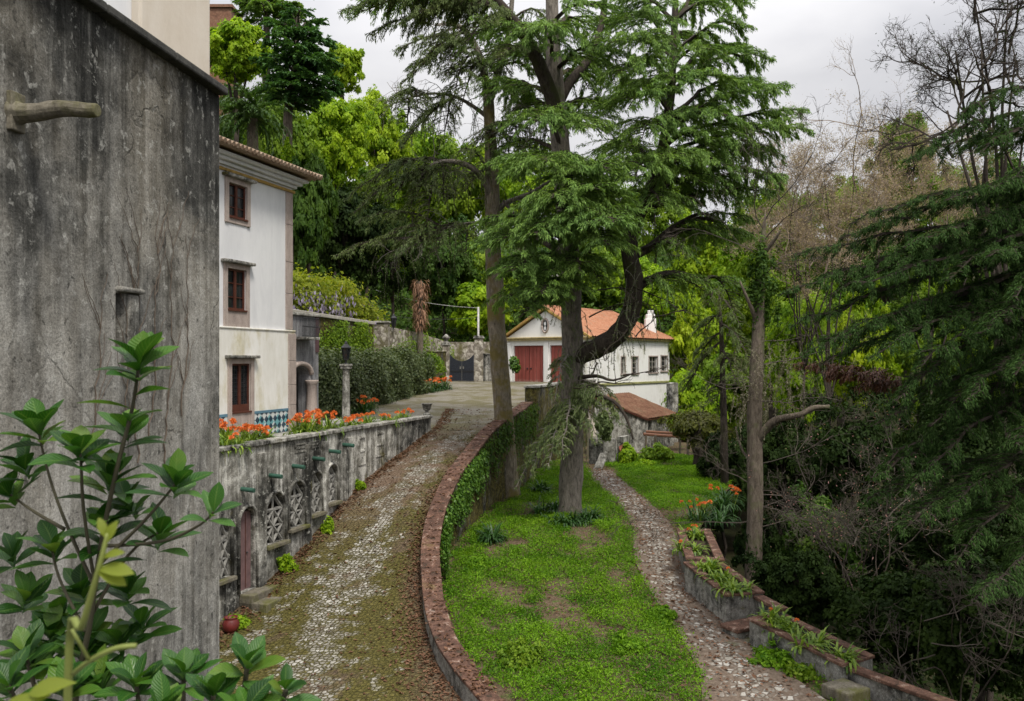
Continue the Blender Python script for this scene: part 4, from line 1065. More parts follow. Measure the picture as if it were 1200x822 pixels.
# long wall of the upper terrace
ua, ub, uc, ue, uf = (335, 366, 43), (438, 381, 54), (455, 383, 55.5), (525, 401, 64.5), (604, 400, 68)
uw = thing('upper_terrace_wall', 'long overgrown retaining wall with a pale coping behind the clipped hedge', 'retaining wall', P(390, 450, 48))
A_, B_ = P(*ua), P(*ub); t = V(B_.x - A_.x, B_.y - A_.y, 0).normalized(); n = V(t.y, -t.x, 0)
mb = MB(); mb.prism([V(A_.x, A_.y, -4), V(B_.x, B_.y, -4), V(B_.x, B_.y, -4) - n * .6, V(A_.x, A_.y, -4) - n * .6], UP * 4)
mb.v[-4:] = [tuple(V(*v) + UP * ((A_.z if i in (0, 3) else B_.z) - .0)) for i, v in enumerate(mb.v[-4:])]; mb.build('masonry', M['mosswall'], uw)
mb = MB(); mb.prism([A_ + n * .12, B_ + n * .12, B_ - n * .6, A_ - n * .6], UP * .2); mb.build('coping', m_stained('pale lime coping', (.50, .48, .43), (.28, .26, .22), (.66, .64, .6), .4, None), uw, bevel=.03)
p = P(447, 400, 55)
up_ = thing('wall_pier', 'square stained stone pier between the pale coping and the rubble wall', 'pier', V(p.x, p.y, -3))
mb = MB(); mb.box(V(p.x, p.y, (Z(379, 55) - 3) / 2), (.95, .95, Z(379, 55) + 3)); mb.build('shaft', M['rubble'], up_, bevel=.03)
mb = MB(); mb.box(V(p.x, p.y, Z(379, 55) + .06), (1.12, 1.12, .12)); mb.build('cap', M['grey'], up_, bevel=.03)
rw = thing('rubble_wall', 'pale rubble stone wall climbing behind the dead palm and the gate', 'stone wall', P(520, 450, 63))
mb = MB(); pts = [P(*uc), P(490, 390, 60), P(*ue), P(565, 401, 66.5), P(*uf)]
for a, b in zip(pts, pts[1:]):
    nn = V(b.y - a.y, -(b.x - a.x), 0).normalized()
    mb.add([V(a.x, a.y, -4), V(b.x, b.y, -4), b, a, V(a.x, a.y, -4) - nn * .6, V(b.x, b.y, -4) - nn * .6, b - nn * .6, a - nn * .6], [(0, 1, 2, 3), (3, 2, 6, 7), (5, 4, 7, 6)])
mb.build('masonry', M['rubble'], rw)

def lantern(parent, base, s=1.0):
    b = Vector(base)
    mb = MB(); mb.lathe(b, [(.10 * s, 0), (.04 * s, .05 * s), (.04 * s, .16 * s), (.13 * s, .2 * s), (.13 * s, .23 * s)], 6)
    mb.lathe(b + UP * .70 * s, [(.23 * s, 0), (.24 * s, .03 * s), (.10 * s, .17 * s), (.07 * s, .2 * s), (.07 * s, .25 * s), (.015 * s, .33 * s)], 6)
    for k in range(6):
        a = 2 * math.pi * k / 6
        mb.tube([b + V(.125 * s * math.cos(a), .125 * s * math.sin(a), .23 * s), b + V(.205 * s * math.cos(a), .205 * s * math.sin(a), .70 * s)], .013 * s, 4)
    ln = mb.build('lantern', M['iron'], parent)
    mb = MB(); mb.lathe(b + UP * .235 * s, [(.11 * s, 0), (.19 * s, .46 * s)], 6); mb.build('lantern_glass', M['glass'], ln)
dl = 31.2; lb = P(405.5, 0, dl); zt = Z(431, dl)
lp = thing('lamp_post', 'mottled stone column carrying an iron lantern in front of the hedge', 'lamp post', V(lb.x, lb.y, -2.48))
mb = MB(); mb.lathe(V(lb.x, lb.y, -2.48), [(.22, 0), (.22, .15), (.15, .2), (.145, 1.0), (.125, zt + 2.48 - .1), (.14, zt + 2.48 - .05)], 14); mb.build('column', M['grey'], lp, smooth=True)
mb = MB(); mb.box(V(lb.x, lb.y, zt + .0), (.36, .36, .10)); mb.box(V(lb.x, lb.y, zt + .09), (.42, .42, .08)); mb.build('capital', M['grey'], lp, bevel=.02)
lantern(lp, V(lb.x, lb.y, zt + .13), .82)
p = P(460.5, 385, 55.6); wl_ = thing('wall_lantern', 'small iron lantern standing on the rubble wall beside the square pier', 'lantern', V(p.x, p.y + .3, p.z - .05)); lantern(wl_, V(p.x, p.y + .3, p.z - .05), 1.0)
# overhead wires
def wire(name, label, a, b, sag, r=.018):
    mb = MB(); a, b = Vector(a), Vector(b)
    mb.tube([a.lerp(b, k / 14) - UP * sag * 4 * (k / 14) * (1 - k / 14) for k in range(15)], r, 4)
    tag(mb.build(name, M['pole'] if 'pale' in label else M['blackwire']), label, 'cable')
wire('overhead_cable', 'pale thin cable slanting from the hillside wood down to the pole by the gate', P(440, 340, 70), P(560.5, 361, 62.8), .3)
wire('overhead_cable', 'dark thin cable hanging level left of the pole by the gate', P(452, 369, 66), P(560.5, 372, 62.8), .25)
# street lamp glimpsed behind the big cedar
p = P(661, 0, 69); sl_ = thing('street_lamp', 'pale thin street lamp with a short arm behind the coach house roof', 'street lamp', V(p.x, p.y, -1))
mb = MB(); mb.tube([V(p.x, p.y, -1), V(p.x, p.y, Z(324, 69))], .06, 6); mb.build('pole', M['pole'], sl_)
mb = MB(); mb.tube([V(p.x, p.y, Z(324, 69)), V(p.x - .7, p.y, Z(323, 69))], .05, 6); mb.box(V(p.x - .75, p.y, Z(323.5, 69)), (.6, .2, .09)); mb.build('lamp_head', M['pole'], sl_)

# ------------------------------------------------------------------ garden planters on the right
def planter(name, label, A, B, za_, zb_, width, endwall=True, grp=None):
    A, B = V(A[0], A[1], 0), V(B[0], B[1], 0); t = (B - A).normalized(); n = V(-t.y, t.x, 0)
    if n.x < 0: n = -n
    r = thing(name, label, 'planter', V((A.x + B.x) / 2, (A.y + B.y) / 2, min(za_, zb_) - .8), grp)
    lowz = -9.5
    def P3(p, z): return V(p.x, p.y, z)
    mb = MB()
    for o0, o1 in ((0, .18), (width - .18, width)):
        vs = [P3(A + n * o0, lowz), P3(B + n * o0, lowz), P3(B + n * o1, lowz), P3(A + n * o1, lowz), P3(A + n * o0, za_), P3(B + n * o0, zb_), P3(B + n * o1, zb_), P3(A + n * o1, za_)]
        mb.add(vs, [(0, 1, 5, 4), (1, 2, 6, 5), (2, 3, 7, 6), (3, 0, 4, 7), (4, 5, 6, 7)])
    for p, z, s in ((A, za_, 1), (B, zb_, -1)):
        q = p + t * .18 * s
        vs = [P3(p + n * .182, lowz), P3(p + n * (width - .182), lowz), P3(q + n * (width - .182), lowz), P3(q + n * .182, lowz)]
        vs += [v + UP * (z - .004 - lowz) for v in vs]
        mb.add(vs, [(0, 1, 5, 4), (2, 3, 7, 6), (4, 5, 6, 7)])
    mb.build('trough_wall', M['parapetside'], r)
    mb = MB()
    for o0, o1 in ((-.04, .22), (width - .22, width + .04)):
        vs = [P3(A + n * o0 - t * .04, za_ + .003), P3(B + n * o0 + t * .04, zb_ + .003), P3(B + n * o1 + t * .04, zb_ + .003), P3(A + n * o1 - t * .04, za_ + .003)]
        mb.add(vs + [v + UP * .06 for v in vs], [(0, 1, 5, 4), (1, 2, 6, 5), (2, 3, 7, 6), (3, 0, 4, 7), (4, 5, 6, 7)])
    for p, z, s in ((A, za_, 1), (B, zb_, -1)):
        q = p + t * .24 * s; p = p - t * .04 * s
        vs = [P3(p + n * .225, z + .001), P3(p + n * (width - .225), z + .001), P3(q + n * (width - .225), z + .001), P3(q + n * .225, z + .001)]
        mb.add(vs + [v + UP * .055 for v in vs], [(0, 1, 5, 4), (1, 2, 6, 5), (2, 3, 7, 6), (3, 0, 4, 7), (4, 5, 6, 7)])
    mb.build('coping', M['parapet'], r, bevel=.015)
    mb = MB(); mb.add([P3(A + n * .18, za_ - .1), P3(B + n * .18, zb_ - .1), P3(B + n * (width - .18), zb_ - .1), P3(A + n * (width - .18), za_ - .1)], [(0, 1, 2, 3)]); mb.build('soil', M['soil'], r)
    return r
G_ = 'planter troughs along the garden edge'
planter('garden_planter', 'farthest small planter trough with orange flowers beside the garden path', (5.30, 27.3), (4.97, 24.2), -5.45, -5.68, 1.0)
planter('garden_planter', 'middle planter trough with a red brown rim, above the little stone bench', (4.86, 24.0), (5.45, 21.75), -5.74, -6.03, 1.05)
planter('garden_planter', 'nearest long planter trough of strap leaved plants at the right bottom', (5.72, 20.55), (7.10, 18.35), -6.27, -6.60, 1.05)
bch = thing('stone_bench', 'small stone bench step tucked between the middle and nearest planter troughs', 'bench', V(5.75, 21.3, -6.9))
mb = MB(); mb.box(V(5.72, 21.25, -6.62), (.62, .9, .12), (V(.5, -.87, 0), V(.87, .5, 0), UP)); mb.build('seat', M['parapet'], bch, bevel=.03)
mb = MB(); mb.box(V(5.72, 21.25, -6.95), (.56, .8, .54), (V(.5, -.87, 0), V(.87, .5, 0), UP)); mb.build('base', M['grey'], bch, bevel=.02)
mb = MB(); mb.box(V(5.5, 20.95, -7.0), (.8, .9, .36), (V(.5, -.87, 0), V(.87, .5, 0), UP)); mb.build('step', M['coping'], bch, bevel=.03)
wall_thing('low_wall', 'low wall with a red brown top closing the gap behind the little stone bench', 'wall', (6.42, 22.1, 0), (6.72, 20.9, 0), -9.5, -6.15, .2, M['parapetside'], M['parapet'])
wall_thing('low_wall', 'low wall with a red brown top running out of the bottom right corner', 'wall', (7.32, 18.75, 0), (8.6, 16.6, 0), -9.5, -6.72, .2, M['parapetside'], M['parapet'])
mb = MB(); mb.box(V(7.0, 17.9, -6.98), (.7, .7, .3), (V(.5, -.87, 0), V(.87, .5, 0), UP)); tag(mb.build('stone_block', M['coping'], bevel=.04), 'rough stone block at the near end of the nearest planter trough', 'stone block')

# terrace urn and red pot
ub_ = tw(TL - .15, ZC + .12, -.12)
mb = MB(); mb.lathe(ub_, [(.16, 0), (.16, .06), (.08, .1), (.07, .16), (.15, .22), (.19, .40), (.23, .44), (.24, .48), (.19, .48), (.17, .40)], 14)
tag(mb.build('stone_urn', M['grey'], smooth=True), 'small stone urn planter on the far end of the terrace wall', 'urn')
rp = P(270.5, 752, 21.6); rp.z = zr(21.6)
mb = MB(); mb.lathe(rp, [(.12, 0), (.20, .10), (.22, .22), (.17, .32), (.15, .36), (.18, .39), (.14, .39), (.12, .3)], 14)
tag(mb.build('red_pot', M['redpot'], smooth=True), 'dark red glazed pot standing at the foot of the terrace wall', 'pot')
# ------------------------------------------------------------------ vegetation generators
def rand_dirs(R, n):
    d = R.normal(size=(n, 3)); return nrm(d)
def spine_pts(A, T, arch, droop, n=14):
    s = np.linspace(0, 1, n)[:, None]
    A, T = np.array(A), np.array(T)
    p = A + (T - A) * s
    p[:, 2] += (arch * 4 * s * (1 - s))[:, 0]
    return p
def conifer_pad(A, T, width, R, dens=1.0, arch=.4, droop=.5, start=.3, hang=.25, leaf=.17, lw=.042, r0=.09):
    """one layered cedar bough from the limb point A to the tip T; returns (leaf quads, sticks)"""
    A, T = np.array(A, float), np.array(T, float); L = np.linalg.norm(T - A)
    n = max(8, int(L / .35)); sp = spine_pts(A, T, arch, droop, n)
    sp[1:-1] += R.normal(scale=.04 * min(1, L / 4), size=(n - 2, 3))
    segs = []
    for i in range(n - 1):
        s0, s1 = i / (n - 1), (i + 1) / (n - 1)
        segs.append((*sp[i], *sp[i + 1], r0 * (1 - s0) ** .8 + .012, r0 * (1 - s1) ** .8 + .010))
    P_, D_, N_, L_ = [], [], [], []
    ax = nrm((T - A)[None])[0]; hor = nrm(np.array([[ax[0], ax[1], 0.]]) + 1e-6)[0]; sidev = np.array([-hor[1], hor[0], 0.])
    nl = max(10, int(L * (1 - start) / .08))
    for q in range(nl):
        s = start + (1 - start) * (q + R.rand()) / nl
        b = np.array([np.interp(s, np.linspace(0, 1, n), sp[:, k]) for k in range(3)])
        prof = (max(.12, math.sin(math.pi * min(1, (s - start) / (1 - start) * .8 + .18)))) ** .8
        ll = width * prof * R.uniform(.5, 1.1); sg = 1 if R.rand() < .5 else -1
        ang = math.radians(R.uniform(30, 80)); d = hor * math.cos(ang) + sidev * sg * math.sin(ang)
        m = max(4, int(ll / .16)); pts = [b]; v = np.array([d[0], d[1], R.uniform(-.05, .35)])
        for k in range(m):
            v = v + np.array([R.normal(scale=.10), R.normal(scale=.10), -droop * .9 / m + R.normal(scale=.05)])
            pts.append(pts[-1] + v / np.linalg.norm(v) * ll / m)
        pts = np.array(pts)
        for k in range(m):
            segs.append((*pts[k], *pts[k + 1], .016 * (1 - k / m) + .005, .016 * (1 - (k + 1) / m) + .005))
        ns = max(6, int(ll * 78 * dens * (.17 / leaf) ** 1.6)); u = R.rand(ns) ** .75 * m; ii = np.minimum(u.astype(int), m - 1); fr = (u - ii)[:, None]
        pp = pts[ii] * (1 - fr) + pts[ii + 1] * fr; dd = nrm(pts[ii + 1] - pts[ii])
        P_.append(pp + R.normal(scale=.03, size=pp.shape))
        D_.append(dd + R.normal(scale=.42, size=pp.shape) * np.array([1, 1, .55]) + np.array([0, 0, -.12 - hang]) * R.rand(ns, 1))
        L_.append(leaf * R.uniform(.6, 1.5, ns))
    p, d, l = np.concatenate(P_), np.concatenate(D_), np.concatenate(L_)
    nr = nrm(np.array([[0, 0, 1.]]) + R.normal(scale=.45, size=p.shape))
    return leaf_quads(p, d, nr, l, l * lw / leaf * R.uniform(.8, 1.5, len(l))), segs
def hanging(A, length, R, dens=1.0, leaf=.09, lw=.016):
    """thin hanging twig curtain below a point"""
    m = max(4, int(length / .2)); pts = [np.array(A, float)]; v = np.array([R.normal(scale=.5), R.normal(scale=.5), .1])
    for k in range(m):
        v = v * .75 + np.array([R.normal(scale=.12), R.normal(scale=.12), -.45]); pts.append(pts[-1] + v / np.linalg.norm(v) * length / m)
    pts = np.array(pts); segs = [(*pts[k], *pts[k + 1], .012, .008) for k in range(m)]
    ns = int(length * 55 * dens); u = R.rand(ns) * m; ii = np.minimum(u.astype(int), m - 1); fr = (u - ii)[:, None]
    pp = pts[ii] * (1 - fr) + pts[ii + 1] * fr
    d = nrm(pts[ii + 1] - pts[ii]) + R.normal(scale=.5, size=pp.shape)
    l = leaf * R.uniform(.6, 1.4, ns)
    return leaf_quads(pp, d, nrm(R.normal(size=pp.shape)), l, l * lw / leaf), segs
def twigs(A, d, length, depth, R, r0, segs, spread=.6, up=.1, nb=(3, 5), bend=.18, tips=None):
    """recursive bare branching"""
    m = 5 if depth > 0 else 4; p = np.array(A, float); v = nrm(np.array(d, float)[None])[0]; pts = [p]
    for k in range(m):
        v = nrm((v + R.normal(scale=bend, size=3) + np.array([0, 0, up * .25]))[None])[0]; p = p + v * length / m; pts.append(p)
    for k in range(m):
        segs.append((*pts[k], *pts[k + 1], r0 * (1 - k / m * .6), r0 * (1 - (k + 1) / m * .6)))
    if tips is not None and depth <= 1: tips.extend(pts[1:])
    if depth == 0: return
    for b in range(R.randint(nb[0], nb[1] + 1)):
        s = R.uniform(.25, 1.0); i = min(m - 1, int(s * m)); q = pts[i] + (pts[i + 1] - pts[i]) * (s * m - i)
        dv = nrm((v + R.normal(scale=spread, size=3))[None])[0]
        twigs(q, dv, length * R.uniform(.45, .7), depth - 1, R, max(.006, r0 * .5), segs, spread, up, nb, bend, tips)
def crown_pts(R, K, n, flat=.75, shell=.55, cl=.24):
    """clumped leaf positions in an uneven unit ball with outward/up normals"""
    c = rand_dirs(R, K) * (shell + (1 - shell) * R.rand(K, 1)) ** .6 * R.uniform(.70, 1.04, (K, 1))
    c[:, 2] = np.abs(c[:, 2]) * .98 * np.where(R.rand(K) < .75, 1, -.8)
    ph = R.rand(6) * 6.28
    f = 1 + .16 * np.sin(c[:, 0] * 4.5 + ph[0]) * np.sin(c[:, 1] * 3.7 + ph[1]) + .14 * np.sin(c[:, 2] * 5 + c[:, 0] * 3 + ph[2]) + .08 * np.sin(c[:, 1] * 9 + ph[3])
    c = c * f[:, None]
    rad = cl * R.uniform(.5, 1.5, K); idx = np.repeat(np.arange(K), n)
    off = rand_dirs(R, K * n) * (R.rand(K * n, 1) ** .5); off[:, 2] = off[:, 2] * flat - .25 * (off[:, 0] ** 2 + off[:, 1] ** 2)
    p = c[idx] + off * rad[idx][:, None] + R.normal(scale=.02, size=(K * n, 3))
    nr = nrm(off + .4 * nrm(c[idx]) + np.array([0, 0, .45]) + R.normal(scale=.4, size=p.shape))
    return p, nr, c
def leaves_from(R, p, nr, L, ratio=.62):
    d = nrm(np.cross(nr, R.normal(size=p.shape))) + np.array([0, 0, -.25])
    l = L * R.uniform(.6, 1.4, len(p)); return leaf_quads(p, d, nr, l, l * ratio, .12)
def leaf_cards(name, p, nr, L, mat, parent, R, ratio=.62, origin=None, clump=0):
    v = R.normal(.5, .26, len(p)) if not clump else np.repeat(R.normal(.5, .24, len(p) // clump + 1), clump)[:len(p)] + R.normal(0, .14, len(p))
    return np_mesh(name, leaves_from(R, p, nr, L, ratio), 4, mat, parent, origin, rnd=np.clip(v, 0, 1))
def hground(x, y): return hterr(max(-60, min(70, x)), y)
def ribbon_leaves(R, base, n, length, width, lean=(.25, 1.1), seg=4, spread=.12):
    """arching strap leaves: quads"""
    az = R.rand(n) * 2 * math.pi; el = R.uniform(lean[0], lean[1], n); l = length * R.uniform(.55, 1.15, n)
    b = np.array(base)[None] + np.stack([np.cos(az) * spread * R.rand(n), np.sin(az) * spread * R.rand(n), np.zeros(n)], 1)
    h = np.stack([np.cos(az), np.sin(az), np.zeros(n)], 1); s = np.stack([-np.sin(az), np.cos(az), np.zeros(n)], 1)
    out = []; prev = b; th = math.pi / 2 - el * .45
    for k in range(seg):
        th2 = th - el * (.55 + .3 * k) * .8
        nx_ = prev + (h * np.cos(th2)[:, None] + np.array([0, 0, 1.]) * np.sin(th2)[:, None]) * (l / seg)[:, None]
        w0 = width * math.sin(math.pi * (k / seg * .75 + .2)); w1 = width * math.sin(math.pi * min(.99, (k + 1) / seg * .75 + .2)) if k < seg - 1 else .003
        out.append(np.stack([prev - s * w0 / 2, prev + s * w0 / 2, nx_ + s * w1 / 2, nx_ - s * w1 / 2], 1)); prev = nx_; th = th2
    return np.concatenate(out).reshape(-1, 3)

# ------------------------------------------------------------------ the two big conifers on the lawn
def pts3(lst, d):
    return [P(q[0], q[1], q[2] if len(q) > 2 else d) for q in lst]
def on_line(line, py):
    ys_ = [-v.z / v.y for v in line]; k = (py - 422) / F0
    o = np.argsort(ys_)
    return Vector([float(np.interp(k, np.array(ys_)[o], np.array([v[i] for v in line])[o])) for i in range(3)])
R = np.random.RandomState(11); rr = random.Random(3)
d2 = 32.0
b2 = P(668, 606, d2)
cedar = thing('cedar_tree', 'great cedar with a thick curved side limb and layered boughs on the lawn', 'tree', V(b2.x, b2.y, zg(d2)))
trunk2 = smooth_line(pts3([(668, 625), (668, 604), (669.5, 560), (671, 500), (671, 440), (670, 390), (669, 330), (664, 260), (657, 180), (651, 100), (647, 20), (645, -60), (644, -140)], d2), 3, 1)
n_ = len(trunk2)
mb = MB(); mb.tube(trunk2, [lin([0, .05, .12, .3, .5, .7, 1], [.62, .50, .43, .40, .38, .33, .15], k / (n_ - 1)) for k in range(n_)], 16, .20, rr); mb.build('trunk', M['bark'], cedar, smooth=True)
limbB = smooth_line(pts3([(672, 420, 32), (690, 412, 31.8), (712, 402, 31.5), (730, 384, 31.2), (742, 358, 31), (743, 325, 31), (737, 292, 31.2), (746, 258, 31.4), (762, 225, 31.5), (776, 180, 31.6), (786, 110, 31.6), (790, 40, 31.6), (793, -60, 31.6)], 32), 3, 1)
n_ = len(limbB)
mb = MB(); mb.tube(limbB, [lin([0, .25, .5, .55, .75, 1], [.38, .36, .30, .27, .20, .09], k / (n_ - 1)) for k in range(n_)], 12, .2, rr); mb.build('limb', M['barkdark'], cedar, smooth=True)
limbs = []
for lst, ra in (([(655, 140, 32), (640, 95, 31.5), (622, 55, 31), (602, 25, 30.6), (575, -8, 30.2), (540, -50, 30)], (.30, .12)),
                ([(653, 125, 32), (668, 95, 32.5), (690, 70, 33), (705, 30, 33.4), (712, -30, 33.6)], (.22, .09)),
                ([(738, 300, 31.2), (760, 292, 31.5), (785, 270, 32), (815, 255, 32.5), (850, 262, 33)], (.20, .05)),
                ([(744, 340, 31), (772, 322, 31.3), (800, 320, 31.8), (830, 332, 32.3)], (.16, .04)),
                ([(668, 300, 32), (640, 285, 33), (610, 262, 34), (590, 235, 34.5)], (.18, .05)),
                ([(671, 470, 32), (690, 462, 30.5), (720, 470, 29.8), (735, 492, 29.4), (742, 515, 29.2)], (.10, .03)),
                ([(670, 445, 32), (700, 440, 31), (718, 447, 30.6), (745, 436, 30.4)], (.09, .02))):
    p = smooth_line(pts3(lst, 32), 3, 1); m = len(p)
    mb = MB(); mb.tube(p, [ra[0] + (ra[1] - ra[0]) * k / (m - 1) for k in range(m)], 8, .1, rr); mb.build('limb', M['barkdark'], cedar, smooth=True); limbs.append(p)
A_, B_, = trunk2, limbB
pads = [  # (from line, row of attachment, tip px, tip py, tip distance, width m, density)
 (B_, 20, 868, 3, 32, 1.2, 1.2), (B_, 50, 874, 32, 31, 1.1, 1.2), (B_, 80, 864, 56, 33, 1.1, 1.2), (B_, 95, 904, 70, 31.5, 1.0, 1.1), (B_, 120, 886, 95, 33, 1.3, 1.1),
 (B_, 140, 922, 102, 31, 1.2, 1.1), (B_, 150, 942, 128, 32, 1.1, 1.0), (B_, 175, 950, 153, 31, 1.1, 1.0), (B_, 190, 906, 180, 33, 1.4, 1.1), (B_, 200, 884, 165, 30, 1.3, 1.1),
 (B_, 215, 918, 206, 31, 1.2, 1.0), (B_, 225, 862, 220, 33.5, 1.4, 1.1), (B_, 240, 905, 225, 32, 1.0, .9),
 (B_, 10, 838, -6, 34, 1.2, 1.1), (B_, 30, 840, 25, 29.5, 1.2, 1.2), (B_, 60, 832, 58, 30, 1.3, 1.1), (B_, 90, 846, 88, 29.6, 1.4, 1.1), (B_, 110, 828, 118, 30, 1.4, 1.1), (B_, 130, 858, 140, 29.5, 1.4, 1.1),
 (B_, 160, 830, 165, 29.6, 1.4, 1.2), (B_, 185, 852, 196, 29.4, 1.3, 1.1), (B_, 215, 822, 214, 29.4, 1.3, 1.1),
 (B_, 10, 742, -10, 29, 1.2, 1.1), (B_, 40, 735, 22, 29.5, 1.4, 1.2), (B_, 60, 716, 50, 29, 1.5, 1.2), (B_, 90, 725, 88, 29, 1.5, 1.1), (B_, 120, 735, 128, 28.6, 1.5, 1.1), (B_, 150, 752, 165, 28.5, 1.5, 1.1),
 (B_, 190, 745, 208, 28.2, 1.5, 1.1), (B_, 225, 772, 240, 28.6, 1.4, 1.0), (B_, 30, 770, 18, 28.6, 1.3, 1.1), (B_, 100, 790, 96, 28.4, 1.4, 1.0), (B_, 170, 792, 190, 28.3, 1.4, 1.1),
 (A_, 20, 700, 8, 30, 1.5, 1.1), (A_, 0, 690, -20, 33, 1.4, 1.0), (A_, 60, 702, 52, 29.6, 1.5, 1.1), (A_, 30, 612, 38, 29.4, 1.3, 1.0), (A_, 60, 640, 34, 28.6, 1.2, 1.1),
 (A_, 130, 690, 150, 28.6, 1.4, 1.0), (A_, 150, 628, 142, 28.6, 1.4, 1.0), (A_, 170, 640, 190, 28, 1.6, 1.2), (A_, 190, 612, 200, 28.4, 1.5, 1.2), (A_, 210, 676, 196, 27.8, 1.4, 1.1),
 (A_, 230, 602, 244, 28.2, 1.6, 1.25), (A_, 240, 648, 232, 27.4, 1.7, 1.25), (A_, 240, 700, 222, 27.6, 1.6, 1.1), (A_, 260, 586, 282, 28.8, 1.5, 1.2), (A_, 270, 628, 276, 27.4, 1.6, 1.2), (A_, 270, 690, 262, 27.4, 1.6, 1.1),
 (A_, 290, 600, 318, 28.2, 1.5, 1.2), (A_, 300, 645, 318, 28.4, 1.0, .8), (A_, 290, 712, 288, 27.8, 1.4, 1.0), (A_, 320, 592, 352, 29.4, 1.2, .9), (A_, 215, 712, 200, 28, 1.4, 1.0), (A_, 250, 720, 262, 27, 1.4, 1.0), (A_, 265, 575, 255, 29.4, 1.3, 1.0), (A_, 310, 634, 345, 27.8, 1.2, 1.0), (A_, 320, 610, 372, 28.4, .9, .8), (A_, 300, 680, 318, 28, 1.2, .9), (A_, 280, 570, 312, 30, 1.3, 1.0),
 (A_, 330, 702, 330, 29, 1.0, .7), (A_, 100, 596, 100, 33, 1.4, .7), (A_, 120, 700, 120, 35, 1.4, .9), (A_, 160, 600, 170, 35, 1.5, .8), (A_, 60, 690, 80, 36, 1.5, .9),
 (limbs[2], 270, 872, 258, 33, 1.2, .8), (limbs[2], 265, 846, 280, 33.4, 1.2, .7), (limbs[2], 262, 884, 275, 34.5, 1.1, .7), (limbs[2], 290, 800, 290, 30.5, 1.1, .8), (limbs[3], 325, 826, 342, 32, 1.2, .55), (limbs[3], 330, 790, 352, 30.6, 1.1, .55), (limbs[3], 322, 858, 360, 32.6, 1.1, .5),
 (A_, 20, 610, -10, 34, 1.5, .9), (A_, 40, 585, 20, 35, 1.5, .9), (A_, 70, 600, 60, 34.5, 1.5, .9), (A_, 100, 575, 95, 35, 1.5, .8), (A_, 130, 620, 115, 35.5, 1.5, .9), (A_, 20, 690, 40, 35, 1.5, .9), (A_, 90, 690, 105, 35, 1.5, .9), (limbs[0], 30, 560, 40, 30, 1.3, .8), (limbs[0], 10, 540, 10, 31, 1.4, .8), (limbs[0], 0, 470, 0, 31, 1.4, .8), (limbs[0], 0, 430, 5, 30, 1.3, .8), (limbs[0], -10, 410, 25, 30.5, 1.2, .7), (limbs[0], 20, 500, 45, 30, 1.3, .8), (limbs[0], 40, 600, 80, 30.5, 1.3, .7), (limbs[1], 30, 720, 20, 34, 1.4, .9),
 (B_, 60, 800, 40, 36, 1.6, .8), (B_, 140, 830, 130, 36.5, 1.6, .8), (B_, 200, 800, 200, 36.5, 1.6, .8), (B_, 100, 730, 100, 36.5, 1.6, .8), (B_, 180, 720, 170, 36.5, 1.6, .8),
]
LQ, SG = [], []
for ln, ya, tx, ty, td, w, dn in pads:
    w = w * 1.45
    if R.rand() < (.12 if ty < 180 else .2 if ln is A_ else 0): continue
    a = on_line(ln, ya + R.uniform(5, 25)); tpt = P(tx, ty, td)
    q, s = conifer_pad(a, tpt, w, R, dn, arch=R.uniform(.25, .7), droop=R.uniform(.75, 1.35), start=R.uniform(.18, .3), hang=.55, leaf=.15, lw=.024); LQ.append(q); SG += s
lq = np.concatenate(LQ); np_mesh('crown', lq, 4, M['l_cedar'], cedar, rnd=np.clip(R.normal(.5, .25, len(lq) // 4), 0, 1))
np_mesh('branches', seg_mesh(SG), 4, M['barkdark'], cedar)
# low hanging boughs round the trunk
LQ, SG = [], []
for ya, tx, ty, td, w, dn, dr in ((470, 622, 560, 30.4, .9, 1.0, 1.6), (480, 642, 548, 29.6, .9, 1.1, 1.6), (460, 716, 492, 29.6, .9, .9, 1.6), (465, 700, 520, 29.4, .8, .9, 1.6), (470, 660, 535, 29.4, .9, 1.0, 1.6), (450, 735, 505, 29.2, .7, .7, 1.7), (500, 604, 572, 31, .6, .8, 1.5), (420, 650, 470, 30, .7, .8, 1.8)):
    q, s = conifer_pad(on_line(A_, ya), P(tx, ty, td), w, R, dn, arch=.7, droop=dr, start=.1, hang=.6, r0=.045, leaf=.11, lw=.019); LQ.append(q); SG += s
for k in range(50):
    b_ = limbB[R.randint(2, len(limbB) // 2)] + V(R.uniform(-.4, .4), -R.uniform(.2, .5), R.uniform(-.2, .3)); q, s = hanging(b_, R.uniform(.6, 1.7), R, .9); LQ.append(q); SG += s
for k in range(60):
    q, s = hanging(on_line(A_, R.uniform(330, 530)) + V(R.uniform(-.5, .5), -R.uniform(.2, .6), 0), R.uniform(.5, 1.4), R, .9); LQ.append(q); SG += s
lq = np.concatenate(LQ); np_mesh('low_boughs', lq, 4, M['l_cedargrey'], cedar); np_mesh('low_twigs', seg_mesh(SG), 4, M['twig'], cedar)
SG = []
for lst in ([(745, 395), (765, 372), (800, 372)], [(738, 380), (715, 405), (700, 425), (690, 440)], [(672, 455), (700, 448), (730, 440), (760, 432)], [(700, 340), (740, 335), (790, 345)], [(690, 372), (730, 360), (770, 352)]):
    p = pts3(lst, 30.6)
    for a, b in zip(p, p[1:]): twigs(a, (b - a), (b - a).length * 1.1, 2, R, .035, SG, .5, 0, (2, 4))
np_mesh('dead_twigs', seg_mesh(SG), 4, M['barkdark'], cedar)

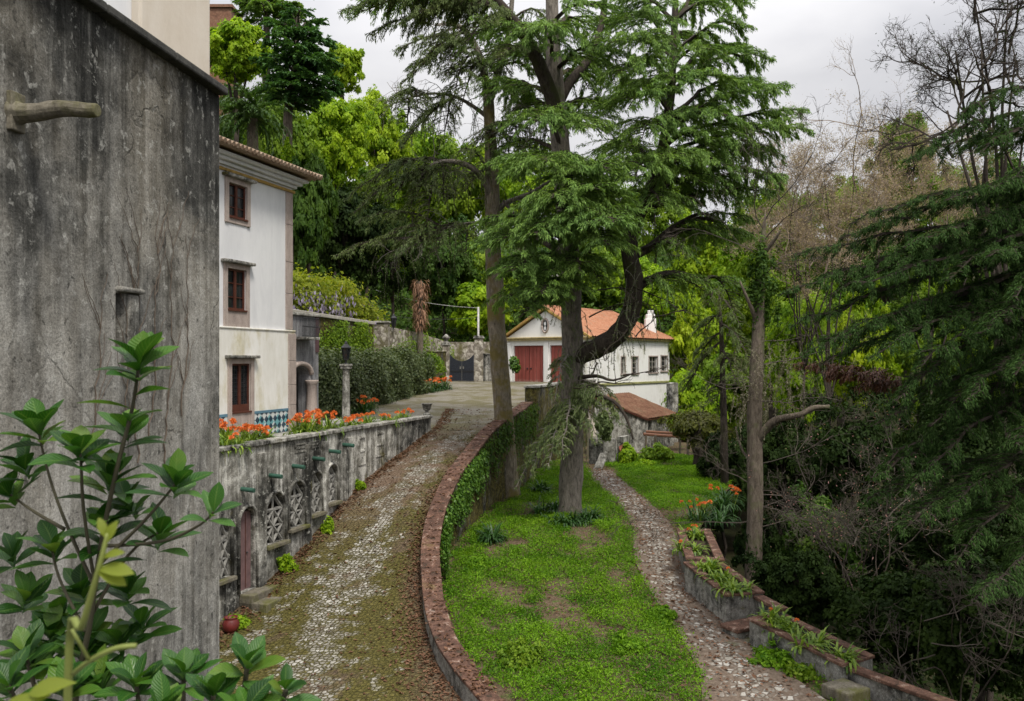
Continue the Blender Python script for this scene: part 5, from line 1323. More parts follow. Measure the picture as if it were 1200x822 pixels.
d1 = 35.2
b1 = P(597, 585, d1)
fir = thing('conifer_tree', 'tall slim conifer with a mossy trunk and thin drooping branches left of the great cedar', 'tree', V(b1.x, b1.y, zg(d1)))
trunk1 = smooth_line(pts3([(598, 605), (597, 582), (593, 530), (588, 455), (582, 380), (578.5, 300), (577, 230), (575, 170), (572, 110)], d1), 3, 1)
n_ = len(trunk1)
mb = MB(); mb.tube(trunk1, [lin([0, .08, .2, .5, .8, 1], [.58, .46, .41, .36, .28, .20], k / (n_ - 1)) for k in range(n_)], 14, .18, rr); mb.build('trunk', M['barkmoss'], fir, smooth=True)
forks = []
for lst, ra in (([(573, 118, 35.2), (566, 80, 35), (558, 55, 35), (545, 35, 34.8), (528, 28, 34.5), (510, 30, 34)], (.17, .05)),
                ([(573, 120, 35.2), (584, 85, 35.6), (594, 50, 36), (600, 5, 36), (604, -70, 36)], (.18, .07)),
                ([(577, 235, 35.2), (568, 212, 34.8), (552, 196, 34.5), (530, 189, 34.2), (508, 192, 34), (495, 205, 33.8), (488, 225, 33.6)], (.15, .04)),
                ([(578, 250, 35.2), (596, 236, 35.6), (620, 228, 36), (645, 212, 36.4), (668, 205, 36.6)], (.13, .04)),
                ([(575, 160, 35.2), (590, 148, 34.8), (612, 140, 34.5), (640, 142, 34)], (.09, .03)),
                ([(574, 140, 35.2), (555, 125, 35.4), (530, 112, 35.6), (500, 110, 36), (470, 118, 36)], (.10, .03)),
                ([(577, 260, 35.2), (550, 262, 34.5), (520, 268, 34), (490, 285, 33.5), (465, 300, 33)], (.08, .02))):
    p = smooth_line(pts3(lst, d1), 3, 1); m = len(p)
    mb = MB(); mb.tube(p, [ra[0] + (ra[1] - ra[0]) * k / (m - 1) for k in range(m)], 8, .1, rr); mb.build('limb', M['bark'], fir, smooth=True); forks.append(p)
LQ, SG = [], []
for ln, ya, tx, ty, td, w, dn in (
 (forks[0], 40, 462, 60, 34.5, 1.1, .75), (forks[5], 113, 490, 125, 34, 1.4, .8), (forks[5], 116, 470, 175, 34.6, 1.3, .7), (forks[0], 45, 500, 75, 34, 1.3, .8), (forks[0], 35, 470, 100, 35, 1.3, .7), (forks[0], 60, 530, 120, 34, 1.3, .8), (forks[1], 70, 575, 120, 34.5, 1.3, .8), (forks[4], 145, 560, 175, 34, 1.3, .7), (forks[2], 190, 440, 215, 33.6, 1.3, .7), (forks[2], 195, 415, 250, 33.4, 1.2, .6), (forks[0], 50, 480, 92, 34, 1.2, .5), (forks[0], 35, 508, 58, 35.5, 1.2, .5), (forks[0], 60, 520, 95, 33.6, 1.3, .5), (forks[5], 114, 462, 130, 35.5, 1.3, .55), (forks[5], 115, 478, 158, 35, 1.3, .55),
 (forks[5], 112, 505, 150, 34.6, 1.4, .5), (forks[5], 116, 520, 165, 36.5, 1.4, .5), (A_, 60, 400, 4, 30, 1.3, .7), (limbs[0], 0, 398, 14, 29.6, 1.2, .7), (limbs[0], 5, 430, 40, 30.5, 1.2, .6), (limbs[0], 10, 470, 30, 29.5, 1.4, .7), (limbs[0], 10, 500, 20, 31.5, 1.4, .7), (limbs[0], 20, 545, 55, 29.4, 1.4, .6), (limbs[0], 15, 450, -10, 30.6, 1.4, .7), (limbs[0], 30, 520, -5, 29, 1.4, .7), (limbs[0], 60, 585, 70, 29, 1.2, .6),
 (forks[1], 60, 560, 20, 35, 1.2, .7), (forks[1], 90, 556, 70, 34, 1.3, .7), (forks[1], 95, 625, 120, 35, 1.3, .7), (forks[1], 50, 560, 95, 37, 1.4, .6), (forks[4], 146, 585, 165, 34.5, 1.3, .7), (forks[4], 142, 655, 130, 36, 1.3, .6), (forks[1], 20, 575, 45, 34.4, 1.2, .6), (forks[1], 70, 640, 60, 34, 1.2, .6), (trunk1, 210, 540, 175, 34, 1.2, .5), (forks[0], 70, 540, 130, 34, 1.3, .6), (forks[1], 30, 640, 20, 37, 1.3, .5), (forks[1], 80, 630, 90, 36, 1.2, .5), (forks[4], 142, 640, 160, 34, 1.2, .5), (forks[4], 145, 610, 170, 33.6, 1.3, .6), (forks[4], 150, 600, 195, 34, 1.2, .6),
 (forks[2], 190, 478, 250, 33.6, 1.2, .55), (forks[2], 195, 455, 240, 33.4, 1.3, .5), (forks[2], 190, 520, 235, 33.6, 1.2, .5), (forks[2], 192, 500, 262, 33, 1.2, .55), (forks[6], 270, 440, 285, 33, 1.4, .55), (forks[6], 272, 462, 300, 32.6, 1.3, .6), (forks[6], 268, 420, 262, 33.6, 1.4, .5), (forks[6], 264, 510, 300, 33, 1.3, .55), (forks[6], 262, 545, 300, 33.4, 1.2, .6),
 (forks[3], 228, 640, 250, 36, 1.3, .6), (forks[3], 215, 668, 235, 37, 1.2, .6), (trunk1, 200, 545, 225, 34, 1.1, .5), (trunk1, 280, 625, 300, 34.5, 1.1, .6), (trunk1, 180, 610, 215, 34.5, 1.2, .6), (forks[2], 188, 405, 235, 33.6, 1.3, .35), (forks[6], 280, 392, 300, 33, 1.2, .35)):
    if ln is A_: continue
    q, s = conifer_pad(on_line(ln, ya), P(tx, ty, td), w, R, dn * .8, arch=R.uniform(.2, .6), droop=R.uniform(1.0, 1.6), start=.12, hang=.6, r0=.06, leaf=.12, lw=.022); LQ.append(q); SG += s
for k in range(260):
    ln = [forks[0], forks[2], forks[5], forks[6], forks[3], forks[4]][R.randint(6)]
    p = ln[R.randint(3, len(ln))]
    q, s = hanging(p + V(R.normal(0, .5), R.normal(0, .5), 0), R.uniform(.6, 2.0), R, .6); LQ.append(q); SG += s
lq = np.concatenate(LQ); np_mesh('crown', lq, 4, M['l_cedargrey'], fir, rnd=np.clip(R.normal(.42, .25, len(lq) // 4), 0, 1)); np_mesh('branches', seg_mesh(SG), 4, M['barkdark'], fir)
SG = []
for f in forks:
    for k in range(11):
        p = f[R.randint(4, len(f))]; twigs(p, R.normal(size=3) * np.array([1, 1, .4]) + np.array([-.6, -.2, -.1]), R.uniform(.9, 1.8), 2, R, .022, SG, .6, -.3, (2, 4))
np_mesh('dead_twigs', seg_mesh(SG), 4, M['twig'], fir)

# ------------------------------------------------------------------ hillside wood: one thing per tree
VAR = []
for k in range(6):
    Rk = np.random.RandomState(40 + k)
    p, nr, c = crown_pts(Rk, 180, 150, .6, .45, .15)
    VAR.append((p, nr, c, Rk))
var_obj = {}
def bg_tree(name, label, px, yt, yb, wpx, d, mat, var, leaf=.34, cat='tree', group=None, lean=0, bark='barkdark', trunk_w=.014, light=.0):
    x = X(px, d); gz = hground(x, d); zt, zb_ = Z(yt, d), Z(yb, d)
    rz = max(.6, (zt - zb_) / 2); rx = wpx / 2 / F0 * d; cz = (zt + zb_) / 2
    base = V(x, d, min(gz, zb_ - .5))
    t = thing(name, label, cat, base, group)
    mb = MB(); hgt = cz - base.z
    top_ = (hgt + rz * .45) / 6
    mb.tube([base + V(lean * k / 6 + .12 * math.sin(k * 2 + px), .1 * math.cos(k + px), top_ * k) for k in range(7)], [max(.08, hgt * trunk_w * 1.3 * (1 - .75 * k / 6)) for k in range(7)], 7)
    p, nr, c, Rk = VAR[var]
    for q in range(6):
        e = c[q * 7] * np.array([rx, rx, rz]) * .8; s0 = base + V(lean, 0, hgt * .75)
        mb.tube([s0, s0.lerp(V(x + lean + e[0], d + e[1], cz + e[2]), .5) + UP * .2, V(x + lean + e[0], d + e[1], cz + e[2])], [hgt * trunk_w * .5, hgt * trunk_w * .3, .03], 5)
    mb.build('trunk', M[bark], t, smooth=True)
    key = (var, max(.04, round(leaf * .80 / ((rx * rx * rz) ** (1 / 3)) * 40) / 40))
    L = key[1]
    if key not in var_obj:
        o = leaf_cards('crown', p, nr, L, M[mat], None, np.random.RandomState(var), .62, origin=Vector((0, 0, 0)), clump=150)
        var_obj[key] = o
    else:
        o = var_obj[key].copy(); C.objects.link(o)
    o.material_slots[0].link = 'OBJECT'; o.material_slots[0].material = M[mat]
    o.parent = t; o.location = (lean, 0, cz - base.z); o.scale = (rx, rx, rz); o.rotation_euler = (0, 0, (px * .37) % 6.28)
    return t
G1 = 'leafy trees of the hillside wood'
for a in (
 ('broadleaf_tree', 'bright green leafy tree rising behind the white house roof above the palm', 276, 20, 108, 80, 62, 'l_bright', 0, .30),
 ('broadleaf_tree', 'deep green tree behind the palm crown', 300, 95, 240, 110, 72, 'l_deep', 5, .30),
 ('broadleaf_tree', 'mid green tree between the palm and the umbrella shaped conifer trunk', 332, 110, 260, 90, 68, 'l_mid', 3, .30),
 ('broadleaf_tree', 'bright green tree low behind the umbrella shaped conifer trunk', 366, 120, 300, 70, 82, 'l_bright', 4, .32),
 ('broadleaf_tree', 'fresh green tree behind the yellow green rounded tree', 462, 160, 330, 110, 100, 'l_yellow', 2, .36),
 ('broadleaf_tree', 'mid green tree under the yellow green rounded tree', 430, 190, 330, 90, 78, 'l_mid', 0, .34),
 ('broadleaf_tree', 'dense mid green tree behind the bare left limb of the slim conifer', 510, 185, 330, 100, 104, 'l_mid', 4, .36),
 ('broadleaf_tree', 'olive green tree top behind the pale brown thicket', 905, 205, 360, 110, 74, 'l_mid', 2, .30),
 ('broadleaf_tree', 'olive green tree top in the middle of the pale brown thicket', 985, 195, 340, 120, 70, 'l_mid', 4, .30),
 ('broadleaf_tree', 'olive tree top between the brown thickets and the upper dark boughs', 1105, 190, 350, 130, 66, 'l_mid', 1, .28),
 ('broadleaf_tree', 'dull green tree top at the far right edge beneath the bare dark tree', 1185, 175, 350, 120, 62, 'l_deep', 3, .28),
 ('broadleaf_tree', 'small yellow tree against the sky right of the umbrella shaped conifer', 402, 50, 112, 44, 98, 'l_yellow', 1, .34),
 ('broadleaf_tree', 'fresh green tree just right of the umbrella shaped conifer trunk', 392, 108, 235, 84, 74, 'l_bright', 2, .32),
 ('broadleaf_tree', 'yellow green tree with the highest rounded top left of the slim conifer', 438, 108, 240, 76, 86, 'l_yellow', 3, .34),
 ('broadleaf_tree', 'soft green tree behind the dead twigs of the slim conifer', 484, 138, 262, 84, 92, 'l_bright', 0, .36),
 ('broadleaf_tree', 'dim green tree standing behind the corner of the house eave', 362, 180, 330, 60, 57, 'l_deep', 1, .30),
 ('broadleaf_tree', 'deep green tree above the wisteria mound', 405, 215, 345, 100, 63, 'l_shade', 2, .30),
 ('broadleaf_tree', 'dark glossy evergreen above the square wall pier', 460, 232, 375, 90, 66, 'l_shade', 4, .26),
 ('broadleaf_tree', 'mid green tree in the gap left of the slim conifer trunk', 528, 160, 290, 86, 90, 'l_mid', 3, .36),
 ('broadleaf_tree', 'deep green tree behind the dead shaggy palm', 520, 258, 385, 84, 72, 'l_deep', 5, .30),
 ('broadleaf_tree', 'yellow green tree seen behind the slim conifer trunk', 572, 165, 300, 92, 95, 'l_yellow', 1, .36),
 ('broadleaf_tree', 'large leaved bright bush above the dark entrance gate', 562, 330, 402, 74, 71, 'l_bright', 2, .42),
 ('broadleaf_tree', 'mid green tree above the pole by the gate', 560, 268, 370, 84, 76, 'l_mid', 0, .34),
 ('broadleaf_tree', 'fresh green tree seen between the two big conifer trunks', 622, 172, 300, 96, 92, 'l_bright', 3, .36),
 ('broadleaf_tree', 'dark green tree behind the white gable', 625, 285, 392, 96, 78, 'l_deep', 4, .32),
 ('broadleaf_tree', 'mid green tree behind the great cedar trunk', 692, 185, 320, 110, 98, 'l_mid', 5, .36),
 ('broadleaf_tree', 'mid green tree above the orange roof ridge', 700, 288, 385, 100, 84, 'l_mid', 1, .34),
 ('broadleaf_tree', 'bright green tree above the orange roof behind the curved limb', 752, 300, 392, 78, 82, 'l_bright', 2, .36),
 ('broadleaf_tree', 'mid green tree behind the right boughs of the great cedar', 768, 196, 320, 100, 95, 'l_mid', 0, .36),
 ('broadleaf_tree', 'tall yellow green tree right of the curved cedar limb', 832, 258, 380, 96, 86, 'l_yellow', 3, .36),
 ('broadleaf_tree', 'bright leafy tree pressing against the far end of the coach house', 812, 345, 480, 66, 69, 'l_yellow', 5, .32),
 ('broadleaf_tree', 'bright young tree over the red brick patch', 812, 432, 545, 70, 60, 'l_bright', 1, .30),
 ('broadleaf_tree', 'fresh green tree left of the broken brown trunk', 868, 282, 425, 86, 80, 'l_bright', 2, .36),
 ('broadleaf_tree', 'mid green tree behind the pergola', 852, 400, 530, 84, 62, 'l_mid', 4, .30),
 ('broadleaf_tree', 'olive green tree behind the broken brown trunk', 930, 262, 430, 110, 72, 'l_mid', 0, .34),
 ('broadleaf_tree', 'green tree right of the broken trunk and behind the ravine', 962, 335, 500, 120, 56, 'l_mid', 3, .30),
 ('broadleaf_tree', 'dull green tree beneath the brown twig thicket', 1040, 245, 420, 130, 64, 'l_deep', 5, .32),
 ('broadleaf_tree', 'dim tree at the right edge behind the dark hanging boughs', 1150, 230, 440, 140, 58, 'l_deep', 1, .30),
 ('broadleaf_tree', 'yellowish tree top beside the sky right of the brown thicket', 1062, 128, 260, 64, 66, 'l_mid', 2, .26),
 ('broadleaf_tree', 'bright green tree close behind the snapped limb of the broken trunk', 938, 345, 520, 90, 46, 'l_bright', 1, .24),
 ('broadleaf_tree', 'yellow green tree behind the browned hanging bough', 1000, 330, 490, 90, 48, 'l_yellow', 4, .24),
 ('broadleaf_tree', 'mid green tree deep behind the dark hanging boughs', 1075, 330, 520, 130, 50, 'l_mid', 3, .26),
 ('broadleaf_tree', 'soft green tree at the right edge deep behind the dark hanging boughs', 1165, 320, 520, 130, 48, 'l_mid', 2, .26),
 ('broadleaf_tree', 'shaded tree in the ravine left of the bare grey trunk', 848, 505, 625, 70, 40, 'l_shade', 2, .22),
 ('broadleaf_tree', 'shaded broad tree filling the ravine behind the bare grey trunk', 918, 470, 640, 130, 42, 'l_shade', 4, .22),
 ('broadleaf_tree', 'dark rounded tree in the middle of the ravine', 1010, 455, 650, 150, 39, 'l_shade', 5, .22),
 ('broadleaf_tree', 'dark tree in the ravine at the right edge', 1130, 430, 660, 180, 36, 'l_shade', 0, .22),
):
    bg_tree(*a)
G2 = 'dark bushes in the ravine'
for a in (
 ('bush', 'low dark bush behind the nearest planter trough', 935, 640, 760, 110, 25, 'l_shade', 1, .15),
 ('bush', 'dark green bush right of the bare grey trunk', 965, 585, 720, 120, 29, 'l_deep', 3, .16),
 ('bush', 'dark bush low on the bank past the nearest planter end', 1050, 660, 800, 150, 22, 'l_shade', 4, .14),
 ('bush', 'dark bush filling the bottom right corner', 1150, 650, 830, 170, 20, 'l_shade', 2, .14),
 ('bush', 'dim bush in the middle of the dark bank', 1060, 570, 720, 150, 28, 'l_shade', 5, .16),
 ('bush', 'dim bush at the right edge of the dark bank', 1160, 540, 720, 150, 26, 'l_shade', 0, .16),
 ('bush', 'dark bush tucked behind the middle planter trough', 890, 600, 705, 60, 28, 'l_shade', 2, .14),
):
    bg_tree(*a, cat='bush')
# umbrella shaped conifer on the left
dU = 56
uc_ = thing('umbrella_conifer', 'dark umbrella shaped conifer on a bare pale trunk above the house roof', 'tree', V(X(338, dU), dU, hground(X(338, dU), dU)))
tl = [V(X(338, dU), dU, hground(X(338, dU), dU)), P(337, 190, dU), P(338, 120, dU), P(345, 80, dU), P(350, 20, dU)]
mb = MB(); mb.tube(smooth_line(tl, 4), [lin([0, 1], [.42, .12], k / 16) for k in range(17)], 8, .1, rr); mb.build('trunk', M['barkbrown'], uc_, smooth=True)
LQ, SG = [], []
for tx, ty, td in ((312, 50, 55), (318, 28, 57), (335, 16, 56), (352, 14, 55), (372, 26, 57), (386, 50, 55), (394, 75, 56), (396, 98, 56), (384, 110, 54), (360, 118, 54), (330, 115, 54), (312, 100, 55), (306, 76, 56), (322, 70, 53), (345, 55, 52.6), (366, 70, 52.6), (350, 90, 52.8), (375, 92, 53), (335, 40, 53), (362, 38, 53), (350, 70, 59), (330, 90, 59), (376, 80, 59), (305, 108, 57), (400, 108, 57), (340, 100, 52.5), (385, 70, 53.5)):
    q, s = conifer_pad(on_line(tl, ty + 18), P(tx, ty, td), 1.5, R, .75, arch=.5, droop=.5, start=.15, hang=.1, leaf=.26, lw=.10); LQ.append(q); SG += s
np_mesh('crown', np.concatenate(LQ), 4, m_leaf('blue green conifer', (.028, .080, .025), (.085, .19, .055), .25, .6, .2, .4), uc_); np_mesh('branches', seg_mesh(SG), 4, M['barkdark'], uc_)
p = P(337, 205, 55.4); pv, nv, _ = crown_pts(np.random.RandomState(5), 30, 60, .8, .3, .3)
iv = leaf_cards('ivy_plant', np.array(P(337, 185, 55.5)) + pv * np.array([.45, .4, 1.7]), nv, .16, M['l_bright'], None, R); tag(iv, 'bright ivy climbing the lower trunk of the umbrella shaped conifer', 'ivy')
# dark cedar top left, against the sky
dC = 76
ct = thing('dark_cedar', 'dark tiered cedar top at the upper left edge of the sky', 'tree', V(X(312, dC), dC, hground(X(312, dC), dC)))
tl = [V(X(312, dC), dC, hground(X(312, dC), dC)), P(312, 60, dC), P(314, -60, dC)]
mb = MB(); mb.tube(tl, [.5, .35, .12], 8); mb.build('trunk', M['barkdark'], ct)
LQ, SG = [], []
for k in range(26):
    a = R.rand() * 6.28; y = R.uniform(-50, 28); b = on_line(tl, y); r = R.uniform(2.5, 5) * (1 if y > -20 else .7)
    q, s = conifer_pad(b, b + V(math.cos(a) * r, math.sin(a) * r, -.2), 1.5, R, .8, .2, .4, .2, .1, .3, .11); LQ.append(q); SG += s
np_mesh('crown', np.concatenate(LQ), 4, M['l_cedar'], ct); np_mesh('branches', seg_mesh(SG), 4, M['barkdark'], ct)
# red roofed building glimpsed at the top left
p = P(262, 20, 90)
rb_ = thing('hill_house', 'patch of red brick wall glimpsed high on the wooded hill at the upper left', 'building', V(p.x, p.y, hground(p.x, 90)))
mb = MB(); mb.box(V(p.x, p.y, p.z - 12), (2.6, 3, 24.6)); mb.build('wall', M['oldtiles'], rb_)
mb = MB(); mb.box(V(p.x, p.y, p.z + .5), (3, 3.4, .3)); mb.build('parapet', M['oldtiles'], rb_)
# green palm
dP = 48.0; pc = P(296, 140, dP)
palm = thing('palm_tree', 'green date palm with arching fronds right above the house roof', 'palm', V(pc.x, pc.y, hground(pc.x, dP)))
mb = MB(); mb.tube([V(pc.x, pc.y, hground(pc.x, dP)), pc - UP * 2, pc], [.4, .34, .3], 10); mb.build('trunk', M['barkbrown'], palm)
out = []
for k in range(64):
    a = R.rand() * 6.28; e = R.uniform(-.5, 1.45); l = R.uniform(2.0, 2.7); pts = []; pos = np.array(pc); th = e
    for j in range(10):
        th -= .05 + .022 * j; pos = pos + np.array([math.cos(a) * math.cos(th), math.sin(a) * math.cos(th), math.sin(th)]) * l / 10; pts.append(pos)
    pts = np.array(pts); side_ = np.array([-math.sin(a), math.cos(a), 0])
    for j in range(1, 10):
        for sg in (-1, 1):
            n3 = 3; b = pts[j - 1] + (pts[j] - pts[j - 1]) * R.rand(n3, 1); dd = nrm((pts[j] - pts[j - 1])[None])
            d_ = dd * .8 + side_ * sg * .8 + np.array([0, 0, -.25]) + R.normal(scale=.08, size=(n3, 3))
            out.append(leaf_quads(b, d_, np.tile([[0, 0, 1.]], (n3, 1)), np.full(n3, .62 * (1.1 - j / 14)), .07))
np_mesh('fronds', np.concatenate(out), 4, M['l_palm'], palm)
# dead shaggy palm
dD = 58.5; p0, p1 = P(492.5, 415, dD), P(492, 330, dD)
dp = thing('dead_palm', 'dead palm trunk wrapped in hanging brown fronds behind the hedge', 'palm', V(p0.x, p0.y, -2))
mb = MB(); mb.tube([V(p0.x, p0.y, -2), p0, p1], [.24, .22, .2], 10, .1, rr); mb.build('trunk', M['barkbrown'], dp)
n = 620; zz = R.uniform(Z(383, dD), Z(327, dD), n); a = R.rand(n) * 6.28; rad = .16 + .26 * np.clip((zz - Z(392, dD)) / 2.6, 0, 1) + .08 * np.sin(zz * 5 + a * 2)
b = np.stack([p0.x + np.cos(a) * rad * .7, p0.y + np.sin(a) * rad * .7, zz], 1)
d_ = np.stack([np.cos(a) * .5, np.sin(a) * .5, -np.ones(n)], 1) + R.normal(scale=.3, size=(n, 3))
np_mesh('dead_fronds', leaf_quads(b, d_, np.stack([np.cos(a), np.sin(a), np.zeros(n)], 1), R.uniform(.3, .8, n), R.uniform(.04, .10, n), .25), 4, M['l_deadfrond'], dp)

# undergrowth of the hill: nobody could count it
n = 70000
xx = R.uniform(-34, 46, n); yy = 69 + R.rand(n) ** 1.1 * 55
keep = (xx > -34) & ((xx < 8) | (yy > 66 + (xx - 6) * 1.15)); xx, yy = xx[keep], yy[keep]
zz = np.array([hground(x, y) for x, y in zip(xx, yy)])
hgt = R.rand(len(xx)) ** .8 * (1.5 + 2.8 * (np.sin(xx * .7) * np.sin(yy * .53 + xx * .2) * .5 + .5))
pp = np.stack([xx, yy, zz + hgt], 1); nn = nrm(np.array([[0, -.4, .8]]) + R.normal(scale=.6, size=pp.shape))
tag(leaf_cards('undergrowth', pp, nn, .45, M['l_deep'], None, R), 'dim leafy undergrowth covering the wooded hill behind the walls', 'undergrowth', kind='stuff')
n = 60000
xx = R.uniform(7, 40, n); yy = R.uniform(16, 66, n)
ex = xx - np.interp(yy, [8, 17, 21, 24, 26, 30, 45, 60], [9.8, 8.9, 7.2, 7.0, 7.2, 8.4, 15, 18]); keep = ex > 0
xx, yy, ex = xx[keep], yy[keep], ex[keep]
zz = np.array([hground(x, y) for x, y in zip(xx, yy)])
pp = np.stack([xx, yy, zz + R.rand(len(xx)) ** 1.5 * np.minimum(1.2, .25 + ex * .3) * (1 + np.sin(xx * 1.3) * np.sin(yy * 1.1) * .6)], 1)
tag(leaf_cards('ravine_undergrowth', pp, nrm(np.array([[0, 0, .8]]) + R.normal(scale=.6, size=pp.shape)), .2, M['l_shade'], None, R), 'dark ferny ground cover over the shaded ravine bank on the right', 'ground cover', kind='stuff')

# ------------------------------------------------------------------ right hand trees
dB = 27.5
bt = thing('broken_tree', 'bare grey trunk with snapped side branches behind the middle planter trough', 'tree', V(X(884, dB), dB, hground(X(884, dB), dB)))
tl = smooth_line([V(X(884, dB), dB, hground(X(884, dB), dB)), P(882, 705, dB), P(884, 640, dB), P(885, 560, dB), P(884, 490, dB), P(887, 430, dB), P(889, 380, dB), P(890, 330, dB), P(893, 290, dB), P(897, 250, dB)], 3, 1)
m = len(tl); mb = MB(); mb.tube(tl, [lin([0, .2, .5, .75, .9, 1], [.33, .27, .24, .17, .10, .02], k / (m - 1)) for k in range(m)], 10, .16, rr); mb.build('trunk', M['barkbrown'], bt, smooth=True)
for lst, ra in (([(885, 520, dB), (900, 500, dB - .3), (915, 490, dB - .6), (938, 487, dB - 1), (952, 478, dB - 1.1), (972, 477, dB - 1.2)], (.15, .065)), ([(889, 380, dB), (878, 355, dB - .2), (867, 330, dB - .3)], (.10, .03)), ([(893, 300, dB), (905, 285, dB - .3), (915, 270, dB - .5)], (.09, .03)), ([(888, 545, dB), (870, 530, dB + .4), (862, 500, dB + .6)], (.06, .02))):
    p = smooth_line(pts3(lst, dB), 3, 1); m = len(p); mb = MB(); mb.tube(p, [ra[0] + (ra[1] - ra[0]) * k / (m - 1) for k in range(m)], 8, .35, rr); mb.build('limb', M['barkbrown'], bt, smooth=True)
SG = []; LQ = []
for y, dx, dz in ((570, -1, .25), (580, 1, .1), (610, -1, -.1), (600, 1, .3), (545, 1, .2), (470, 1, -.1), (450, -1, 0), (430, 1, .1), (400, 1, .2), (590, .8, -.2), (620, 1, .25), (330, 1, .5), (300, -1, .5), (285, .6, .8), (270, -.6, .8), (260, .2, 1)):
    twigs(on_line(tl, y), (dx, -.35, dz), R.uniform(1.6, 2.8), 4, R, .024, SG, .5, 0, (3, 4))
np_mesh('dead_twigs', seg_mesh(SG), 4, M['twigdark'], bt)
for k in range(70):
    q, s = hanging(P(R.uniform(862, 940), R.uniform(395, 470), dB - R.uniform(0, 1.2)), R.uniform(.5, 1.8), R, .9); LQ.append(q)
np_mesh('hanging_lichen', np.concatenate(LQ), 4, m_leaf('grey hanging twigs', (.10, .09, .06), (.24, .22, .15), .2), bt)

pv, nv, _ = crown_pts(np.random.RandomState(23), 40, 80, .8, .3, .25)
tag(leaf_cards('ivy_plant', np.array(P(892, 345, dB - .1)) + pv * np.array([.55, .5, 2.3]), nv, .11, M['l_deep'], None, R), 'dark ivy clothing the top of the broken grey trunk', 'ivy')
def twig_tree(name, label, base, heads, mat, R, depth=4, leafmat=None, nleaf=0, lsize=.05, r=.10):
    t = thing(name, label, 'tree', V(*base)); SG = []; tips = []
    hub = sum((Vector(h) for h, l in heads), Vector()) / len(heads); hub.z = min(h[0].z for h in heads) - 1.0
    mb = MB(); b = V(*base); mb.tube([b, b.lerp(hub, .3) + V(.15, 0, 0), V(*base) * .42 + hub * .58], [r * 2.0, r * 1.5, r * 1.1], 7)
    for h, l in heads:
        h = Vector(h); b = V(*base); f_ = V(*base) * .42 + hub * .58
        w1 = Vector(R.normal(scale=.25, size=3)); w2 = Vector(R.normal(scale=.3, size=3))
        mb.tube(smooth_line([f_, f_.lerp(h, .33) + w1, f_.lerp(h, .68) + w2, h], 4, 1), [r * (1.1 - .75 * k / 12) for k in range(13)], 6)
        for k in range(3):
            dv = nrm(np.array([(h - b).normalized()]) * .6 + R.normal(scale=.55, size=(1, 3)))[0]
            twigs(h - (h - b).normalized() * R.uniform(0, 1.6), dv, l * R.uniform(.8, 1.2), depth, R, max(.02, r * .6), SG, .6, .15, (3, 5), .22, tips)
    mb.build('trunk', M['barkdark'], t, smooth=True)
    np_mesh('twigs', seg_mesh(SG), 4, M[mat], t)
    if leafmat:
        tp = np.array(tips); i = R.randint(0, len(tp), nleaf); pp = tp[i] + R.normal(scale=.16, size=(nleaf, 3))
        np_mesh('buds', leaf_quads(pp, R.normal(size=pp.shape), R.normal(size=pp.shape), R.uniform(.6, 1.5, nleaf) * lsize, lsize * .4), 4, M[leafmat], t)
    return t
dT = 40
gx = lambda px, d: (X(px, d), d, hground(X(px, d), d))
twig_tree('twiggy_tree', 'pale brown thicket of leafless twigs left of the dark hanging boughs', gx(975, dT), [(P(930, 235, dT), 2.2), (P(965, 205, dT), 2.2), (P(1000, 225, dT + 1), 2.2), (P(945, 275, dT - 1), 2.2), (P(990, 270, dT), 2.2), (P(1030, 240, dT + 1), 2.2), (P(920, 300, dT), 1.8), (P(965, 320, dT), 2.0)], 'twigbrown', R, 4, 'l_twigleaf', 13000, .085, .045)
twig_tree('twiggy_tree', 'leafless brown thicket low under the sky at the right', gx(1080, 46), [(P(1050, 200, 46), 2.4), (P(1090, 215, 46), 2.4), (P(1130, 200, 47), 2.4), (P(1060, 250, 45), 2.4), (P(1160, 225, 46), 2.4), (P(1110, 250, 45), 2.4)], 'twigbrown', R, 4, 'l_twigleaf', 15000, .09, .05)
twig_tree('twiggy_tree', 'pale brown leafless thicket in the gap right of the broken grey trunk', gx(930, 44), [(P(905, 210, 44), 2.2), (P(925, 240, 45), 2.2), (P(900, 260, 44), 2.0), (P(950, 225, 45), 2.2), (P(985, 235, 43), 2.2), (P(1015, 205, 44), 2.2), (P(1010, 265, 43), 2.2), (P(930, 285, 43), 2.0)], 'twigbrown', R, 4, 'l_twigleaf', 13000, .085, .045)
twig_tree('bare_tree', 'slender bare twigs standing up alone against the sky right of the cedar', gx(1020, 50), [(P(1010, 130, 50), 2.8), (P(1028, 165, 50), 2.2)], 'twigbrown', R, 3, 'l_twigleaf', 500, .07, .07)
twig_tree('bare_tree', 'dark bare tree spreading over the sky at the upper right edge', gx(1210, 27), [(P(1150, 60, 26), 2.3), (P(1180, 20, 27), 2.3), (P(1110, 130, 26), 2.0), (P(1165, 110, 26), 2.2), (P(1190, 70, 28), 2.3), (P(1120, 60, 27), 1.9), (P(1200, 150, 27), 2.2), (P(1140, -10, 27), 2.2)], 'barkdark', R, 4, 'l_dark', 1800, .07, .09)
twig_tree('blossom_tree', 'leafless shrub with scattered pink buds over the dark bank', gx(1010, 25), [(P(960, 600, 25), 1.5), (P(1000, 570, 24.5), 1.5), (P(1040, 590, 25), 1.5), (P(1000, 620, 24), 1.4), (P(1090, 560, 25), 1.5), (P(940, 560, 26), 1.4), (P(1050, 540, 25), 1.5)], 'twigdark', R, 3, 'l_pinkbud', 420, .07, .025)
